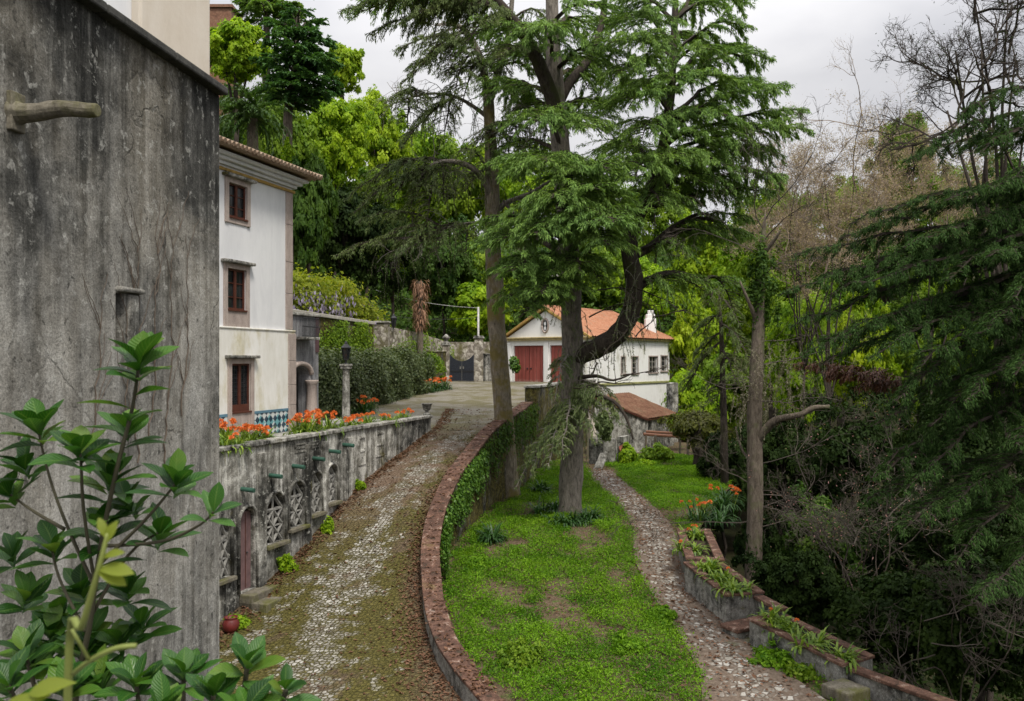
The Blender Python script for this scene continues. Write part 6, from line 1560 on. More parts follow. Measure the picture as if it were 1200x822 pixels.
twig_tree('bare_shrub', 'grey tangle of bare twigs low at the right edge of the bank', gx(1140, 19), [(P(1120, 700, 18.5), 1.2), (P(1160, 670, 18), 1.2), (P(1080, 720, 18.5), 1.1), (P(1190, 720, 18), 1.2), (P(1040, 760, 18.5), 1.1)], 'twigdark', R, 3, None, 0, .05, .022)

# dark conifer leaning in from the right
dK = 18.0
kx = X(1275, dK)
dk = thing('dark_conifer', 'big dark conifer reaching in from the right edge with feathery horizontal boughs', 'tree', V(kx, dK, hground(kx, dK)))
tl = [V(kx, dK, hground(kx, dK)), P(1270, 600, dK), P(1272, 300, dK), P(1276, 0, dK), P(1280, -250, dK)]
mb = MB(); mb.tube(tl, [.4, .36, .3, .22, .1], 10, .1, rr); mb.build('trunk', M['barkdark'], dk, smooth=True)
LQ, SG = [], []
for ya, tx, ty, td, w, dn in ((255, 930, 300, 18, 1.0, 1.0), (275, 915, 345, 18, 1.0, 1.0), (300, 925, 385, 18, 1.0, 1.0), (320, 940, 415, 17.6, 1.0, 1.0), (240, 985, 280, 18, 1.0, 1.0), (290, 975, 345, 17.6, 1.0, 1.1), (540, 1060, 620, 15.6, 1.0, 1.0), (580, 1120, 660, 15, 1.0, 1.0), (620, 1150, 700, 14.6, 1.0, 1.0), (520, 1010, 590, 17, 1.0, 1.0), (150, 1080, 172, 17, .9, 1.0), (180, 1060, 190, 18.5, 1.0, .9), (130, 1120, 140, 17, .8, .8), (210, 1110, 235, 16.5, .8, .8), (230, 1000, 262, 17.5, .8, .9), (250, 960, 308, 17.2, .8, 1.0), (270, 935, 340, 17, .8, 1.1), (280, 955, 362, 16.6, .9, 1.1), (290, 1000, 330, 16.4, .9, 1.1), (300, 1040, 360, 16, .9, 1.1), (320, 980, 395, 16.8, .9, 1.1), (330, 1020, 420, 16.2, .9, 1.2), (340, 960, 430, 17.6, .8, .9), (250, 1060, 290, 16.2, .9, 1.0), (270, 1110, 330, 15.8, .9, 1.1), (350, 1080, 430, 15.8, 1.0, 1.2), (380, 1050, 470, 16, 1.0, 1.2), (400, 1090, 500, 15.8, 1.0, 1.2), (420, 1020, 500, 17, .9, 1.0), (440, 1040, 545, 16.5, .9, 1.1), (470, 1060, 575, 15.6, .9, 1.1), (470, 1020, 560, 16.4, .8, 1.0), (420, 1130, 470, 15, 1.0, 1.2), (360, 1150, 390, 15, 1.0, 1.2), (300, 1160, 300, 15, .9, 1.1), (220, 1160, 220, 15.5, .9, .9), (180, 1150, 180, 16.4, .9, .9), (500, 1130, 540, 15, 1.0, 1.2), (540, 1110, 600, 15.4, .9, 1.0), (260, 1130, 262, 19, 1.1, 1.0), (330, 1090, 380, 19, 1.1, 1.0), (400, 1110, 450, 19.4, 1.2, 1.1), (460, 1100, 520, 19.4, 1.2, 1.1), (300, 1190, 350, 14.4, .9, 1.1), (420, 1190, 440, 14.4, .9, 1.1), (500, 1190, 520, 14.6, .9, 1.1), (560, 1170, 610, 15, .9, 1.0)):
    if R.rand() < .22: continue
    q, s = conifer_pad(on_line(tl, ya - 10), P(tx, ty, td), w * R.uniform(.7, 1.15), R, dn * 1.05, arch=R.uniform(.15, .6), droop=R.uniform(.8, 1.6), start=.12, hang=.2, leaf=.075, lw=.011, r0=.045); LQ.append(q); SG += s
np_mesh('crown', np.concatenate(LQ), 4, M['l_dark'], dk); np_mesh('branches', seg_mesh(SG), 4, M['barkdark'], dk)
LQ, SG = [], []
for tx, ty in ((935, 425), (975, 440), (1000, 455)):
    q, s = conifer_pad(P(1080, 455, 19), P(tx, ty, 19.5), .6, R, .8, .2, 1.2, .2, .6, .13, .025, .04); LQ.append(q); SG += s
np_mesh('dead_bough', np.concatenate(LQ), 4, m_leaf('browned needles', (.06, .025, .015), (.16, .075, .045), .15), dk)

# grey-green drooping cedar boughs at middle right
dG = 38
gc_ = thing('drooping_cedar', 'grey green weeping cedar with limp boughs right of the coach house', 'tree', V(X(850, dG), dG, -7))
tl = [V(X(850, dG), dG, -7.5), P(848, 480, dG), P(845, 380, dG), P(842, 335, dG)]
mb = MB(); mb.tube(tl, [.2, .15, .09, .02], 8, .1, rr); mb.build('trunk', M['barkdark'], gc_, smooth=True)
LQ, SG = [], []
for ya, tx, ty, w, dn in ((390, 815, 430, 1.0, .8), (380, 880, 425, 1.0, .9), (400, 800, 460, .9, .7), (410, 862, 450, 1.1, .9), (370, 822, 395, 1.0, .7), (350, 868, 385, 1.0, .7), (430, 840, 480, 1.0, .7), (340, 830, 360, .9, .6), (420, 895, 440, .8, .8)):
    q, s = conifer_pad(on_line(tl, ya), P(tx, ty, dG - R.uniform(-1.5, 2.0)), w, R, dn, .3, 1.3, .15, .6, .11, .02, .05); LQ.append(q); SG += s
np_mesh('crown', np.concatenate(LQ), 4, M['l_cedargrey'], gc_); np_mesh('branches', seg_mesh(SG), 4, M['barkdark'], gc_)
# clipped olive shrub on a gnarled stem beyond the lawn
sb = P(818, 575, 44)
cs = thing('gnarled_shrub', 'olive brown shrub on a gnarled dark stem at the far right corner of the lawn', 'shrub', V(sb.x, sb.y, -5.7))
mb = MB(); mb.tube([V(sb.x, sb.y, -6), V(sb.x + .1, sb.y, -4.9), V(sb.x - .1, sb.y, -4.2), V(sb.x + .2, sb.y, -3.6)], [.34, .3, .36, .2], 9, .25, rr); mb.build('trunk', M['barkdark'], cs)
pv, nv, _ = crown_pts(np.random.RandomState(9), 60, 110, .7, .4, .26)
leaf_cards('crown', np.array([sb.x, sb.y, -3.55]) + pv * np.array([1.9, 1.6, 1.25]), nv, .15, m_leaf('olive leaves', (.05, .06, .012), (.14, .15, .03), .35), cs, R)
for i, (px, py, w, h, d, mt, lb_) in enumerate(((770, 535, 2.0, 1.3, 47, 'l_mid', 'mid green shrub under the pergola in front of the shed'), (845, 560, 2.0, 1.8, 42, 'l_shade', 'dark shrub at the far right end of the lawn'), (735, 535, .9, 1.1, 45.5, 'l_bright', 'bright weed clump growing over the rust red scrap panel'), (708, 500, 1.0, 1.3, 45, 'l_cedargrey', 'dull leafy creeper hanging in the dark opening by the tank'), (800, 500, 1.6, 1.7, 53, 'l_bright', 'bright bush at the right end of the shed'), (755, 548, 1.4, .6, 44.5, 'l_bright', 'low bright green weeds in front of the pergola'))):
    b = P(px, py, d); pv, nv, _ = crown_pts(np.random.RandomState(60 + i), 40, 90, .7, .4, .28)
    o = leaf_cards('shrub', np.array([b.x, b.y, b.z]) + pv * np.array([w / 2, w / 2.2, h / 1.6]), nv, .16, M[mt], None, R); tag(o, lb_, 'shrub')
# ------------------------------------------------------------------ hedge, wisteria, ivy
def box_leaves(R, n, A, B, width, z0a, z0b, z1a, z1b, jitter=.16):
    """leaf positions on the skin of a long clipped mass between A and B (plan)"""
    A, B = np.array([A[0], A[1]]), np.array([B[0], B[1]]); t = (B - A) / np.linalg.norm(B - A); nn = np.array([t[1], -t[0]]); L = np.linalg.norm(B - A)
    s = R.rand(n); f = R.rand(n); u = R.uniform(-1, 1, n); v = R.rand(n)
    face = R.choice(4, n, p=[.48, .30, .08, .14])
    uu = np.where(face == 0, 1.0, np.where(face == 3, u, np.where(face == 2, -1.0, u)))
    vv = np.where(face == 1, 1.0, v); ss = np.where(face == 3, 0.0, s)
    bump = .16 * np.sin(ss * L * 2.1 + vv * 4) + .12 * np.sin(ss * L * 5.3 + uu * 3)
    z0 = z0a + (z0b - z0a) * ss; z1 = z1a + (z1b - z1a) * ss + .18 * np.sin(ss * L * 1.3) + .1 * np.sin(ss * L * 3.7)
    rnd_ = 1 - .25 * np.clip(vv - .75, 0, 1) * 4 * np.abs(uu)
    xy = A[None] + t[None] * (ss * L)[:, None] + nn[None] * ((uu * width / 2 + bump * np.abs(uu)) * rnd_)[:, None]
    p = np.concatenate([xy, (z0 + (z1 - z0) * vv + bump * .5 * (vv > .98))[:, None]], 1) + R.normal(scale=jitter, size=(n, 3))
    nr = np.zeros((n, 3)); nr[:, :2] = np.where((face == 3)[:, None], -t[None], nn[None] * np.sign(uu)[:, None]); nr[face == 1] = (0, 0, 1)
    return p, nrm(nr + np.array([0, 0, .4]) + R.normal(scale=.5, size=(n, 3)))
hA, hB = (-9.0, 38.3), (-5.9, 52.6)
hd = thing('clipped_hedge', 'long clipped dark green hedge behind the stone lamp post', 'hedge', V(-7.4, 45, -2.3))
pp, nn = box_leaves(R, 34000, hA, hB, 2.0, -2.7, -2.1, -.02, .25)
leaf_cards('foliage', pp, nn, .14, M['l_hedge'], hd, R)
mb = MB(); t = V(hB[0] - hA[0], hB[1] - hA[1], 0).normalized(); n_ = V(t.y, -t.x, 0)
mb.prism([V(hA[0], hA[1], -2.9) + n_ * .7 + t * .3, V(hB[0], hB[1], -2.9) + n_ * .7 - t * .3, V(hB[0], hB[1], -2.9) - n_ * .7 - t * .3, V(hA[0], hA[1], -2.9) - n_ * .7 + t * .3], UP * 2.7); mb.build('shade_core', M['soil'], hd)  # solid dark core added as the shade between the hedge leaves
pv, nv, _ = crown_pts(np.random.RandomState(3), 40, 110, .8, .4, .26)
b = P(505, 432, 53.5); tag(leaf_cards('shrub', np.array(b) + pv * np.array([.9, .9, 1.2]), nv, .13, M['l_mid'], None, R), 'yellowish rounded shrub at the far right end of the clipped hedge', 'shrub')
# kerb wall with planting below the hedge end
wi = thing('wisteria', 'yellow green wisteria mound with lilac blossom hanging over the upper terrace', 'climbing plant', V(*P(385, 372, 49)))
pp, nn = box_leaves(R, 14000, (X(322, 46.6), 46.6), (X(430, 58), 58), 2.4, Z(357, 46), Z(374, 58), Z(330, 46), Z(345, 58), .34)
pp[:, 2] -= np.clip((pp[:, 1] - 52) / 4, 0, 1) ** 2 * 1.6
leaf_cards('leaves', pp, nn, .24, M['l_wist'], wi, R)
sel = R.choice(len(pp), 1500); q = pp[sel]; q = q[(q[:, 1] < 52) & (q[:, 2] < 4.2) | (R.rand(len(q)) < .10)] + np.array([.25, -.25, -.25])
np_mesh('blossom', leaf_quads(np.repeat(q, 2, 0) + R.normal(scale=.05, size=(len(q) * 2, 3)), np.tile([[0, 0, -1.]], (len(q) * 2, 1)) + R.normal(scale=.2, size=(len(q) * 2, 3)), R.normal(size=(len(q) * 2, 3)), .28, .10), 4, M['l_purple'], wi)
wall_thing('wisteria_wall', 'mossy brown wall under the hanging wisteria above the pale coping', 'wall', P(322, 0, 46.2), P(436, 0, 57.6), 0, 3.7, .4, M['mosswall'], None)
def wall_foliage(name, label, cat, A, B, n, mat, size, off, zlo, zhi, R, clump=9, depth=.18):
    """creeper on the face of a wall between A and B"""
    A, B = np.array(A, float), np.array(B, float); t = (B - A) / np.linalg.norm(B - A); nn = np.array([t[1], -t[0], 0]) * off
    c = R.rand(clump); cz = R.rand(clump); cs = R.uniform(.03, .12, clump)
    i = R.randint(0, clump, n); s = c[i] + R.normal(size=n) * cs[i]; z = cz[i] + R.normal(size=n) * .16
    s = np.clip(s, 0, 1); z = np.clip(z, 0, 1)
    p = A[None] + (B - A)[None] * s[:, None]; p[:, 2] = zlo + (zhi - zlo) * z
    if callable(zlo): pass
    p = p + nn[None] * (R.rand(n, 1) * depth + .02) / abs(off)
    return tag(leaf_cards(name, p, nrm(nn[None] + np.array([0, 0, .5]) + R.normal(scale=.4, size=p.shape)), size, M[mat], None, R), label, cat)
wall_foliage('creeper', 'patchy green creeper spread over the upper terrace wall face', 'creeper', P(342, 0, 43.6), P(438, 0, 53.6), 5200, 'l_mid', .15, 1, .4, 2.2, R, 16)
wall_foliage('creeper', 'tufts of weeds growing on the pale rubble wall', 'creeper', P(455, 0, 55.4), P(530, 0, 64), 1500, 'l_mid', .16, 1, -.6, 1.9, R, 7)
# ivy on the garden side of the parapet and court wall
pts_i = [(p, n) for p, n in zip(PLs, TN) if 26 < p.y < 35]
def ivy_on_parapet(y0, y1, n, mat, size, label, hang):
    i0 = [i for i, p in enumerate(PLs) if y0 < p.y < y1]; i = R.choice(i0, n); f = R.rand(n)
    a = np.array([list(PLs[k]) for k in i]); b = np.array([list(PLs[min(k + 1, nP - 1)]) for k in i]); nn = np.array([list(TN[k]) for k in i])
    p = a + (b - a) * f[:, None] + nn * (THK + .05 + R.rand(n, 1) * .25)
    lump = .5 + .5 * np.sin(p[:, 1] * 2.3) * np.sin(p[:, 1] * 5.1 + 1)
    p[:, 2] = p[:, 2] - .05 - R.rand(n) * hang * (.35 + .65 * lump)
    return tag(leaf_cards('ivy', p, nrm(nn + np.array([0, 0, .5]) + R.normal(scale=.4, size=p.shape)), size, M[mat], None, R), label, 'ivy')
ivy_on_parapet(24.5, 27.5, 1500, 'l_ivy', .11, 'thin ivy fringe on the garden side of the curved parapet beside the lawn', .8)
ivy_on_parapet(27.5, 31.5, 3600, 'l_ivy', .12, 'bright leafy ivy hanging down the garden side of the curved parapet', 1.6)
ivy_on_parapet(31.5, 41, 2600, 'l_deep', .12, 'dark ivy patches on the mossy garden wall behind the two big trunks', 2.0)
wb = P(603, 428, 60.5); pv, nv, _ = crown_pts(np.random.RandomState(13), 26, 70, .9, .4, .3)
tag(leaf_cards('creeper', np.array(wb) + pv * np.array([.45, .45, .65]), nv, .17, M['l_ivy'], None, R), 'round leafy creeper on the left corner of the coach house', 'creeper')

# ------------------------------------------------------------------ orange flowered clumps
head_me = None
def flower_head(R, parent, loc, s):
    global head_me
    if head_me is None:
        R2 = np.random.RandomState(2); n = 34; d = rand_dirs(R2, n); d[:, 2] = np.abs(d[:, 2]) * .9 - .15
        q = leaf_quads(d * .03, d, rand_dirs(R2, n), .085, .05, .1)
        o = np_mesh('flower_head', q, 4, M['l_orange'], None, origin=Vector((0, 0, 0))); head_me = o
    else:
        o = head_me.copy(); C.objects.link(o)
    o.parent = parent; o.location = loc; o.scale = (s, s, s); o.rotation_euler = (R.normal(0, .3), R.normal(0, .3), R.rand() * 6)
    return o
def clivia(label, base, R, nl=55, nf=9, spread=.4, length=.55, s=1.0, mat='l_strap', group=None, cat='flower clump', name='orange_lily_clump'):
    base = Vector(base); t = thing(name, label, cat, base, group)
    np_mesh('strap_leaves', np.concatenate([ribbon_leaves(R, np.array(base) + np.array([R.normal(0, spread * .5), R.normal(0, spread * .5), 0]), nl // 3, length * 1.2, .06, spread=.1) for _ in range(5)]), 4, M[mat], t)
    sg = []
    for k in range(nf):
        a = R.rand() * 6.28; r = spread * R.rand() ** .5 * 1.1; h = length * R.uniform(.62, .98)
        x, y = math.cos(a) * r, math.sin(a) * r
        sg.append((base.x + x * .6, base.y + y * .6, base.z, base.x + x, base.y + y, base.z + h, .012, .009)); flower_head(R, t, (x, y, h), s * R.uniform(.65, 1.05))
    if sg: np_mesh('stalks', seg_mesh(sg), 4, M['l_strap'], t)
    return t
def on_terr(px, inn=.5): t = t_of_px(px); return tw(t, -2.44, -inn)
clivia('sparse green clump beside the grey tower wall on the terrace edge', on_terr(259, .55), R, 60, 3, .35, .55)
clivia('broad pale green grassy clump with few orange heads under the lower house window', on_terr(276, .45), R, 120, 4, .5, .50)
clivia('dense orange flowering clump behind the pale grassy clump on the terrace edge', on_terr(292, .85), R, 60, 16, .45, .75, 1.25)
clivia('orange flowering clump under the blue tile dado at the house corner', on_terr(315, .6), R, 70, 13, .5, .62, 1.2)
clivia('orange and green clump on the terrace edge just left of the porch column', on_terr(329, .5), R, 60, 7, .3, .5, 1.1)
clivia('large orange flowering clump in front of the porch column', on_terr(376, .55), R, 80, 16, .5, .72, 1.25)
clivia('bright orange flowering clump at the foot of the stone lamp post', on_terr(396, .7), R, 70, 15, .5, .78, 1.25)
clivia('low orange clump right of the lamp post on the terrace edge', on_terr(424, .5), R, 60, 8, .5, .5, 1.1)
clivia('low green clump with orange heads midway between lamp post and urn', on_terr(446, .5), R, 60, 6, .5, .48, 1.05)
clivia('low clump with pale orange heads nearing the terrace urn', on_terr(466, .5), R, 60, 6, .5, .5, 1.0)
clivia('small clump with orange heads right beside the terrace urn', on_terr(486, .5), R, 50, 5, .4, .5, 1.0)
for px, py, d, nf, s, lb_ in ((430, 474, 40.5, 9, 1.3, 'orange clump at the foot of the clipped hedge right of the lamp post'), (498, 461, 51, 9, 1.5, 'left orange clump of the bed at the end of the hedge'), (508, 459, 52, 10, 1.5, 'middle orange clump of the bed at the end of the hedge'), (519, 457, 53, 8, 1.5, 'right orange clump of the bed nearest the dark gate')):
    b = P(px, py, d); clivia(lb_, V(b.x, b.y, zr(d)), R, 60, nf, .55, .8, s, 'l_strapdark')
for (x, y, z), nf, lb_ in (((5.55, 26.8, -5.6), 3, 'orange lily clump in the farthest planter trough'), ((5.3, 25.1, -5.7), 1, 'leafy green clump in the near half of the farthest planter trough'), ((5.45, 23.7, -5.85), 0, 'strap leaved clump at the far end of the middle planter trough'), ((5.6, 22.9, -5.95), 1, 'strap leaved clump with one reddish head in the centre of the middle planter'), ((5.85, 22.2, -6.05), 0, 'lush green clump at the near end of the middle planter trough'),
                           ((6.2, 20.6, -6.35), 1, 'clump with one orange head at the far end of the nearest planter trough'), ((6.5, 20.0, -6.45), 1, 'strap leaved clump with a lone orange head in the nearest planter trough'), ((6.85, 19.4, -6.55), 0, 'strap leaved clump in the centre of the nearest planter trough'), ((7.25, 18.75, -6.65), 0, 'strap leaved clump at the near end of the nearest planter trough')):
    clivia(lb_, (x, y, z), R, 60, nf, .34, .44, .8, 'l_strap')
b = P(822, 590, 31); clivia('tall orange flowering clump in the shade above the farthest planter trough', V(b.x, b.y, -5.9), R, 80, 9, .7, .8, 1.0, 'l_strapdark')
b = P(850, 570, 33); clivia('shaded clump with dull red orange heads near the gnarled shrub', V(b.x, b.y, -5.7), R, 70, 10, .7, .9, 1.1, 'l_strapdark')
for px, d, lb_ in ((580, 28.6, 'dark tuft of strap leaves alone on the lawn left of the great cedar'), (641, 32.3, 'dark strap leaved clump against the left foot of the great cedar'), (690, 31.2, 'dark strap leaved clump against the right foot of the great cedar'), (663, 30.6, 'low dark strap leaved clump in front of the great cedar foot'), (632, 36.0, 'dark strap leaved clump behind the slim conifer foot')):
    clivia(lb_, V(X(px, d), d, zg(d)), R, 90, 0, .45, .62, 1, 'l_strapdark', cat='plant', name='strap_leaf_clump')

# ------------------------------------------------------------------ weeds on the lawn, dead leaves
def in_path(x, y):
    ya = [p[0].y for p in PATH]; xa = [p[0].x for p in PATH]; yb2 = [p[1].y for p in PATH]; xb2 = [p[1].x for p in PATH]
    return np.interp(y, ya[::-1], xa[::-1]), np.interp(y, yb2[::-1], xb2[::-1])
from mathutils import noise as mnoise
NC = 26000
cx, cy = R.uniform(-3, 12, NC), 15.5 + R.rand(NC) * 34
keep = []
lx, rx_ = in_path(cx, cy)
for i in range(NC):
    x, y = cx[i], cy[i]
    if x < xpar(y) + THK + .12 or x > xright(y) - .1: continue
    dp_ = min(abs(x - lx[i]), abs(x - rx_[i])); inside = lx[i] < x < rx_[i]
    v = mnoise.fractal(Vector((x * .55, y * .4, 3.1)), 1.0, 2.0, 4)
    bare = math.exp(-(((x - .8) / 2.0) ** 2 + ((y - 24.2) / 2.6) ** 2)) * .42 + math.exp(-(((x - 2.2) / 1.6) ** 2 + ((y - 27) / 2.4) ** 2)) * .2
    thr = -.37 + bare + (1.2 if inside else 0) + (.08 if dp_ < .35 else 0) + (.5 if y > 44 and x < 4.6 else 0) - (.15 if y < 21 else 0)
    if x > rx_[i] and y < 33: thr += .6
    if v > thr or (not inside and R.rand() < .14): keep.append(i)
keep = np.array(keep); k_ = 20
hs_ = .5 + .5 * np.array([mnoise.noise(Vector((cx[i] * .8, cy[i] * .8, 9))) for i in keep])
idx = np.repeat(np.arange(len(keep)), k_)
px_, py_ = cx[keep][idx] + R.normal(scale=.11, size=len(idx)), cy[keep][idx] + R.normal(scale=.11, size=len(idx))
pz_ = np.interp(py_, GD, GZ) + R.rand(len(idx)) ** .8 * (.05 + .36 * np.clip(hs_[idx], 0, 1) ** 1.8)
pp = np.stack([px_, py_, pz_], 1)
q = leaf_quads(pp, R.normal(size=pp.shape) * np.array([1, 1, .6]) + np.array([0, 0, .45]), nrm(np.array([[0, 0, 1.]]) + R.normal(scale=.5, size=pp.shape)), R.uniform(.04, .10, len(pp)), R.uniform(.024, .046, len(pp)))
tag(np_mesh('weedy_grass', q, 4, M['l_grass'], None, rnd=np.clip(R.normal(.45, .2, len(pp)) + (hs_[idx] - .5) * 1.0 + np.repeat(R.normal(0, .14, len(keep)), k_), 0, 1)), 'bright green weeds and grass covering the garden between drive and path', 'grass', kind='stuff')
for i, (px, d, w, h, mt, lb_) in enumerate(((905, 19.6, 1.0, .42, 'l_grass', 'bright weed tuft beside the path in front of the nearest planter'), (612, 19.6, 1.1, .55, 'l_mid', 'mid green bushy weed by the near end of the curved parapet'), (735, 20.3, .8, .32, 'l_grass', 'bright bushy weed at the left path edge near the bottom'), (775, 22.2, .9, .32, 'l_grass', 'bright bushy weed on the left path edge opposite the stone bench'), (940, 18.9, .6, .35, 'l_mid', 'small weed tuft at the foot of the nearest planter wall'), (560, 26.2, .8, .28, 'l_grass', 'bright weed clump on the lawn close to the curved parapet'))):
    b = V(X(px, d), d, zg(d)); pv, nv, _ = crown_pts(np.random.RandomState(80 + i), 34, 60, .7, .3, .3)
    pv[:, 2] = np.abs(pv[:, 2]); tag(leaf_cards('weed_tuft', np.array(b) + pv * np.array([w / 2, w / 2, h]), nv, .09, M[mt], None, R), lb_, 'weeds')
for i, (px, d, w, h, lb_) in enumerate(((268, 21.9, .7, .4, 'bright green weeds growing beside the red pot'), (329, 24.6, .5, .45, 'green weeds beside the door steps'), (377, 26.6, .4, .5, 'small green weed at the wall foot below the arcade'), (415, 29, .4, .3, 'tiny green weed at the wall foot farther up the drive'))):
    b = V(X(px, d) + .2, d, zr(d)); pv, nv, _ = crown_pts(np.random.RandomState(90 + i), 24, 50, .7, .3, .3)
    pv[:, 2] = np.abs(pv[:, 2]); tag(leaf_cards('weed_tuft', np.array(b) + pv * np.array([w / 2, w / 2, h]), nv, .09, M['l_bright'], None, R), lb_, 'weeds')
# dead leaves
n = 7000; yy = 16 + R.rand(n) ** 1.3 * 26; sel = R.rand(n)
a = np.array([xterr(y) if y < 35 else -3.3 for y in yy]); b = np.array([xpar(y) for y in yy]); w = b - a
e = np.abs(R.normal(scale=.07, size=n)); xx = np.where(sel < .45, b - .03 - e * w * 1.1, np.where(sel < .85, a + .05 + e * w, a + w * R.rand(n)))
zz = np.array([zroad(x, y) for x, y in zip(xx, yy)]) + .02
pp = np.stack([xx, yy, zz], 1); pp = pp[(xx > a) & (xx < b - .02)]
n2 = 1800; yy = 17 + R.rand(n2) * 28; l, r = in_path(0 * yy, yy); xx = l + (r - l) * (R.normal(.5, .42, n2)); ok = (xx > l - .6) & (xx < r + .3)
p2 = np.stack([xx, yy, np.interp(yy, GD, GZ) + .075], 1)[ok]
n4 = 1600; y4 = 16 + R.rand(n4) * 20; x4 = np.array([R.uniform(xpar(y) + .5, xright(y)) for y in y4]); p4 = np.stack([x4, y4, np.interp(y4, GD, GZ) + .05], 1)
n3 = 700; i = R.randint(0, nP, n3); p3 = np.array([list(PLs[k] + TN[k] * (THK * R.rand())) for k in i]) + R.normal(scale=.05, size=(n3, 3)) * np.array([1, 1, 0]); p3[:, 2] += .012
pp = np.concatenate([pp, p2, p4, p3]); nr = nrm(np.array([[0, 0, 1.]]) + R.normal(scale=.25, size=pp.shape)); dd = R.normal(size=pp.shape) * np.array([1, 1, .1])
tag(np_mesh('leaf_litter', leaf_quads(pp, dd, nr, R.uniform(.06, .15, len(pp)), R.uniform(.035, .08, len(pp)), .2), 4, M['l_brown'], None), 'brown dead leaves drifted along the drive edges and the garden path', 'dead leaves', kind='stuff')

# ------------------------------------------------------------------ bare creeper stems on the tower wall
vn = MB()
for t0_, z0, steps in ((-2.05, -1.2, 26), (-1.75, -1.0, 30), (-1.2, -1.2, 34), (-2.5, -1.0, 22), (-.9, -.6, 24), (-1.55, -.8, 30)):
    t, z = t0_, z0; pts = []
    for k in range(steps):
        pts.append(bw(t, z, .012)); t += R.normal(0, .03) + .006; z += .085
    vn.tube(pts, [.006 * (1 - k / steps) + .002 for k in range(steps)], 4)
    for b_ in range(5):
        i = R.randint(4, steps - 3); t, z = (pts[i] - b0).dot(BU), pts[i].z; p2_ = []
        sg = R.choice([-1, 1])
        for k in range(9): p2_.append(bw(t, z, .012)); t += sg * abs(R.normal(.03, .02)); z += .06
        vn.tube(p2_, [.003 * (1 - k / 9) + .0015 for k in range(9)], 4)
tag(vn.build('dead_creeper', m_plain('dry creeper stem', (.10, .075, .055))), 'thin leafless creeper stems clinging to the grey tower wall', 'creeper')

# ------------------------------------------------------------------ viewing terrace and the shrub in front of the camera
mb = MB(); mb.box(V(-1.2, .2, -5.7), (5.2, 6.0, 8.2)); tag(mb.build('viewing_terrace', M['grey']), kind='structure')
class LeafGrid:
    """smooth shaded leaves, each a folded 3 x 8 grid"""
    def __init__(s): s.v = []; s.f = []; s.r = []; s.mid = []; s.vn = []
    def add(s, R, base, d, nrml, L, Wd, fold=.22, curl=.22, rnd=.5, point=1.35):
        d = d / np.linalg.norm(d); sd_ = np.cross(d, nrml); sd_ /= np.linalg.norm(sd_); u = np.cross(sd_, d); n0 = len(s.v); m = 8; tw_ = R.normal(0, .12)
        for k in range(m):
            t = k / (m - 1); w = (math.sin(math.pi * t ** point) ** .8 if 0 < k < m - 1 else .03) * Wd / 2
            c = base + d * L * t - u * curl * L * t * t + sd_ * tw_ * L * t * t
            for sg in (-1, 0, 1): s.mid.append(1.0 - abs(sg)); s.vn += [t - .28 * abs(sg), 0.0, 0.0]; s.v.append(tuple(c + sd_ * sg * w + u * abs(sg) * w * fold * 2 * (1 - .5 * t)))
        for k in range(m - 1):
            for j in range(2):
                a = n0 + k * 3 + j; s.f.append((a, a + 1, a + 4, a + 3)); s.r.append(rnd)
    def build(s, name, mat, parent):
        o_ = wloc(parent); me = bpy.data.meshes.new(name); me.from_pydata([(v[0] - o_.x, v[1] - o_.y, v[2] - o_.z) for v in s.v], [], s.f); me.update()
        me.polygons.foreach_set('use_smooth', [True] * len(me.polygons))
        at = me.attributes.new('rnd', 'FLOAT', 'FACE'); at.data.foreach_set('value', np.array(s.r, dtype=np.float32))
        at = me.attributes.new('mid', 'FLOAT', 'POINT'); at.data.foreach_set('value', np.array(s.mid, dtype=np.float32))
        at = me.attributes.new('vein', 'FLOAT_VECTOR', 'POINT'); at.data.foreach_set('vector', np.array(s.vn, dtype=np.float32))
        return finish(name, me, mat, parent, None)
shr = thing('glossy_shrub', 'glossy dark green shrub with whorled oval leaves close in the lower left foreground', 'shrub', V(-1.15, 2.3, -1.6))
LG = LeafGrid(); stems = MB()
def whorl(px, py, d, L, n, axis=(0, -.1, 1), tilt=.75):
    b = np.array(P(px, py, d)); ax = np.array(axis, float); ax /= np.linalg.norm(ax)
    e1 = np.cross(ax, [0.3, 1, 0.1]); e1 /= np.linalg.norm(e1); e2 = np.cross(ax, e1); a0 = R.rand() * 6
    for k in range(n):
        a = a0 + k * 2.399; t = tilt * (.35 + .95 * (n - k) / n) + R.normal(0, .08); h = (n - k) / n
        d_ = ax * math.cos(t * 1.25) + (e1 * math.cos(a) + e2 * math.sin(a)) * math.sin(t * 1.25)
        base = b - ax * h * L * .42
        v = R.uniform(0, 1)
        LG.add(R, base, d_, ax + R.normal(scale=.12, size=3), L * .95 * R.uniform(.68, 1.12) * (.72 + .28 * h), L * .385 * R.uniform(.85, 1.1), rnd=v, curl=R.uniform(.05, .35))
def stem(pts, r0, r1):
    p = smooth_line([P(*q) for q in pts], 4, 1); m = len(p); stems.tube(p, [r0 + (r1 - r0) * k / (m - 1) for k in range(m)], 6); return p
main = stem([(70, 1050, 2.4), (88, 820, 2.35), (104, 740, 2.3), (118, 640, 2.25), (138, 545, 2.2), (155, 480, 2.2), (163, 425, 2.2)], .010, .004)
whorl(163, 420, 2.2, .145, 13, (.05, -.2, 1))
for k in range(16):
    s = .48 + .5 * k / 16; i = int(s * (len(main) - 1)); b = np.array(main[i]); a = k * 2.4; d_ = np.array([math.cos(a), math.sin(a) * .8, .35])
    v = R.rand()
    LG.add(R, b, d_, np.array([0, 0, 1.]) + R.normal(scale=.15, size=3), .13 * R.uniform(.85, 1.15), .048, rnd=v)
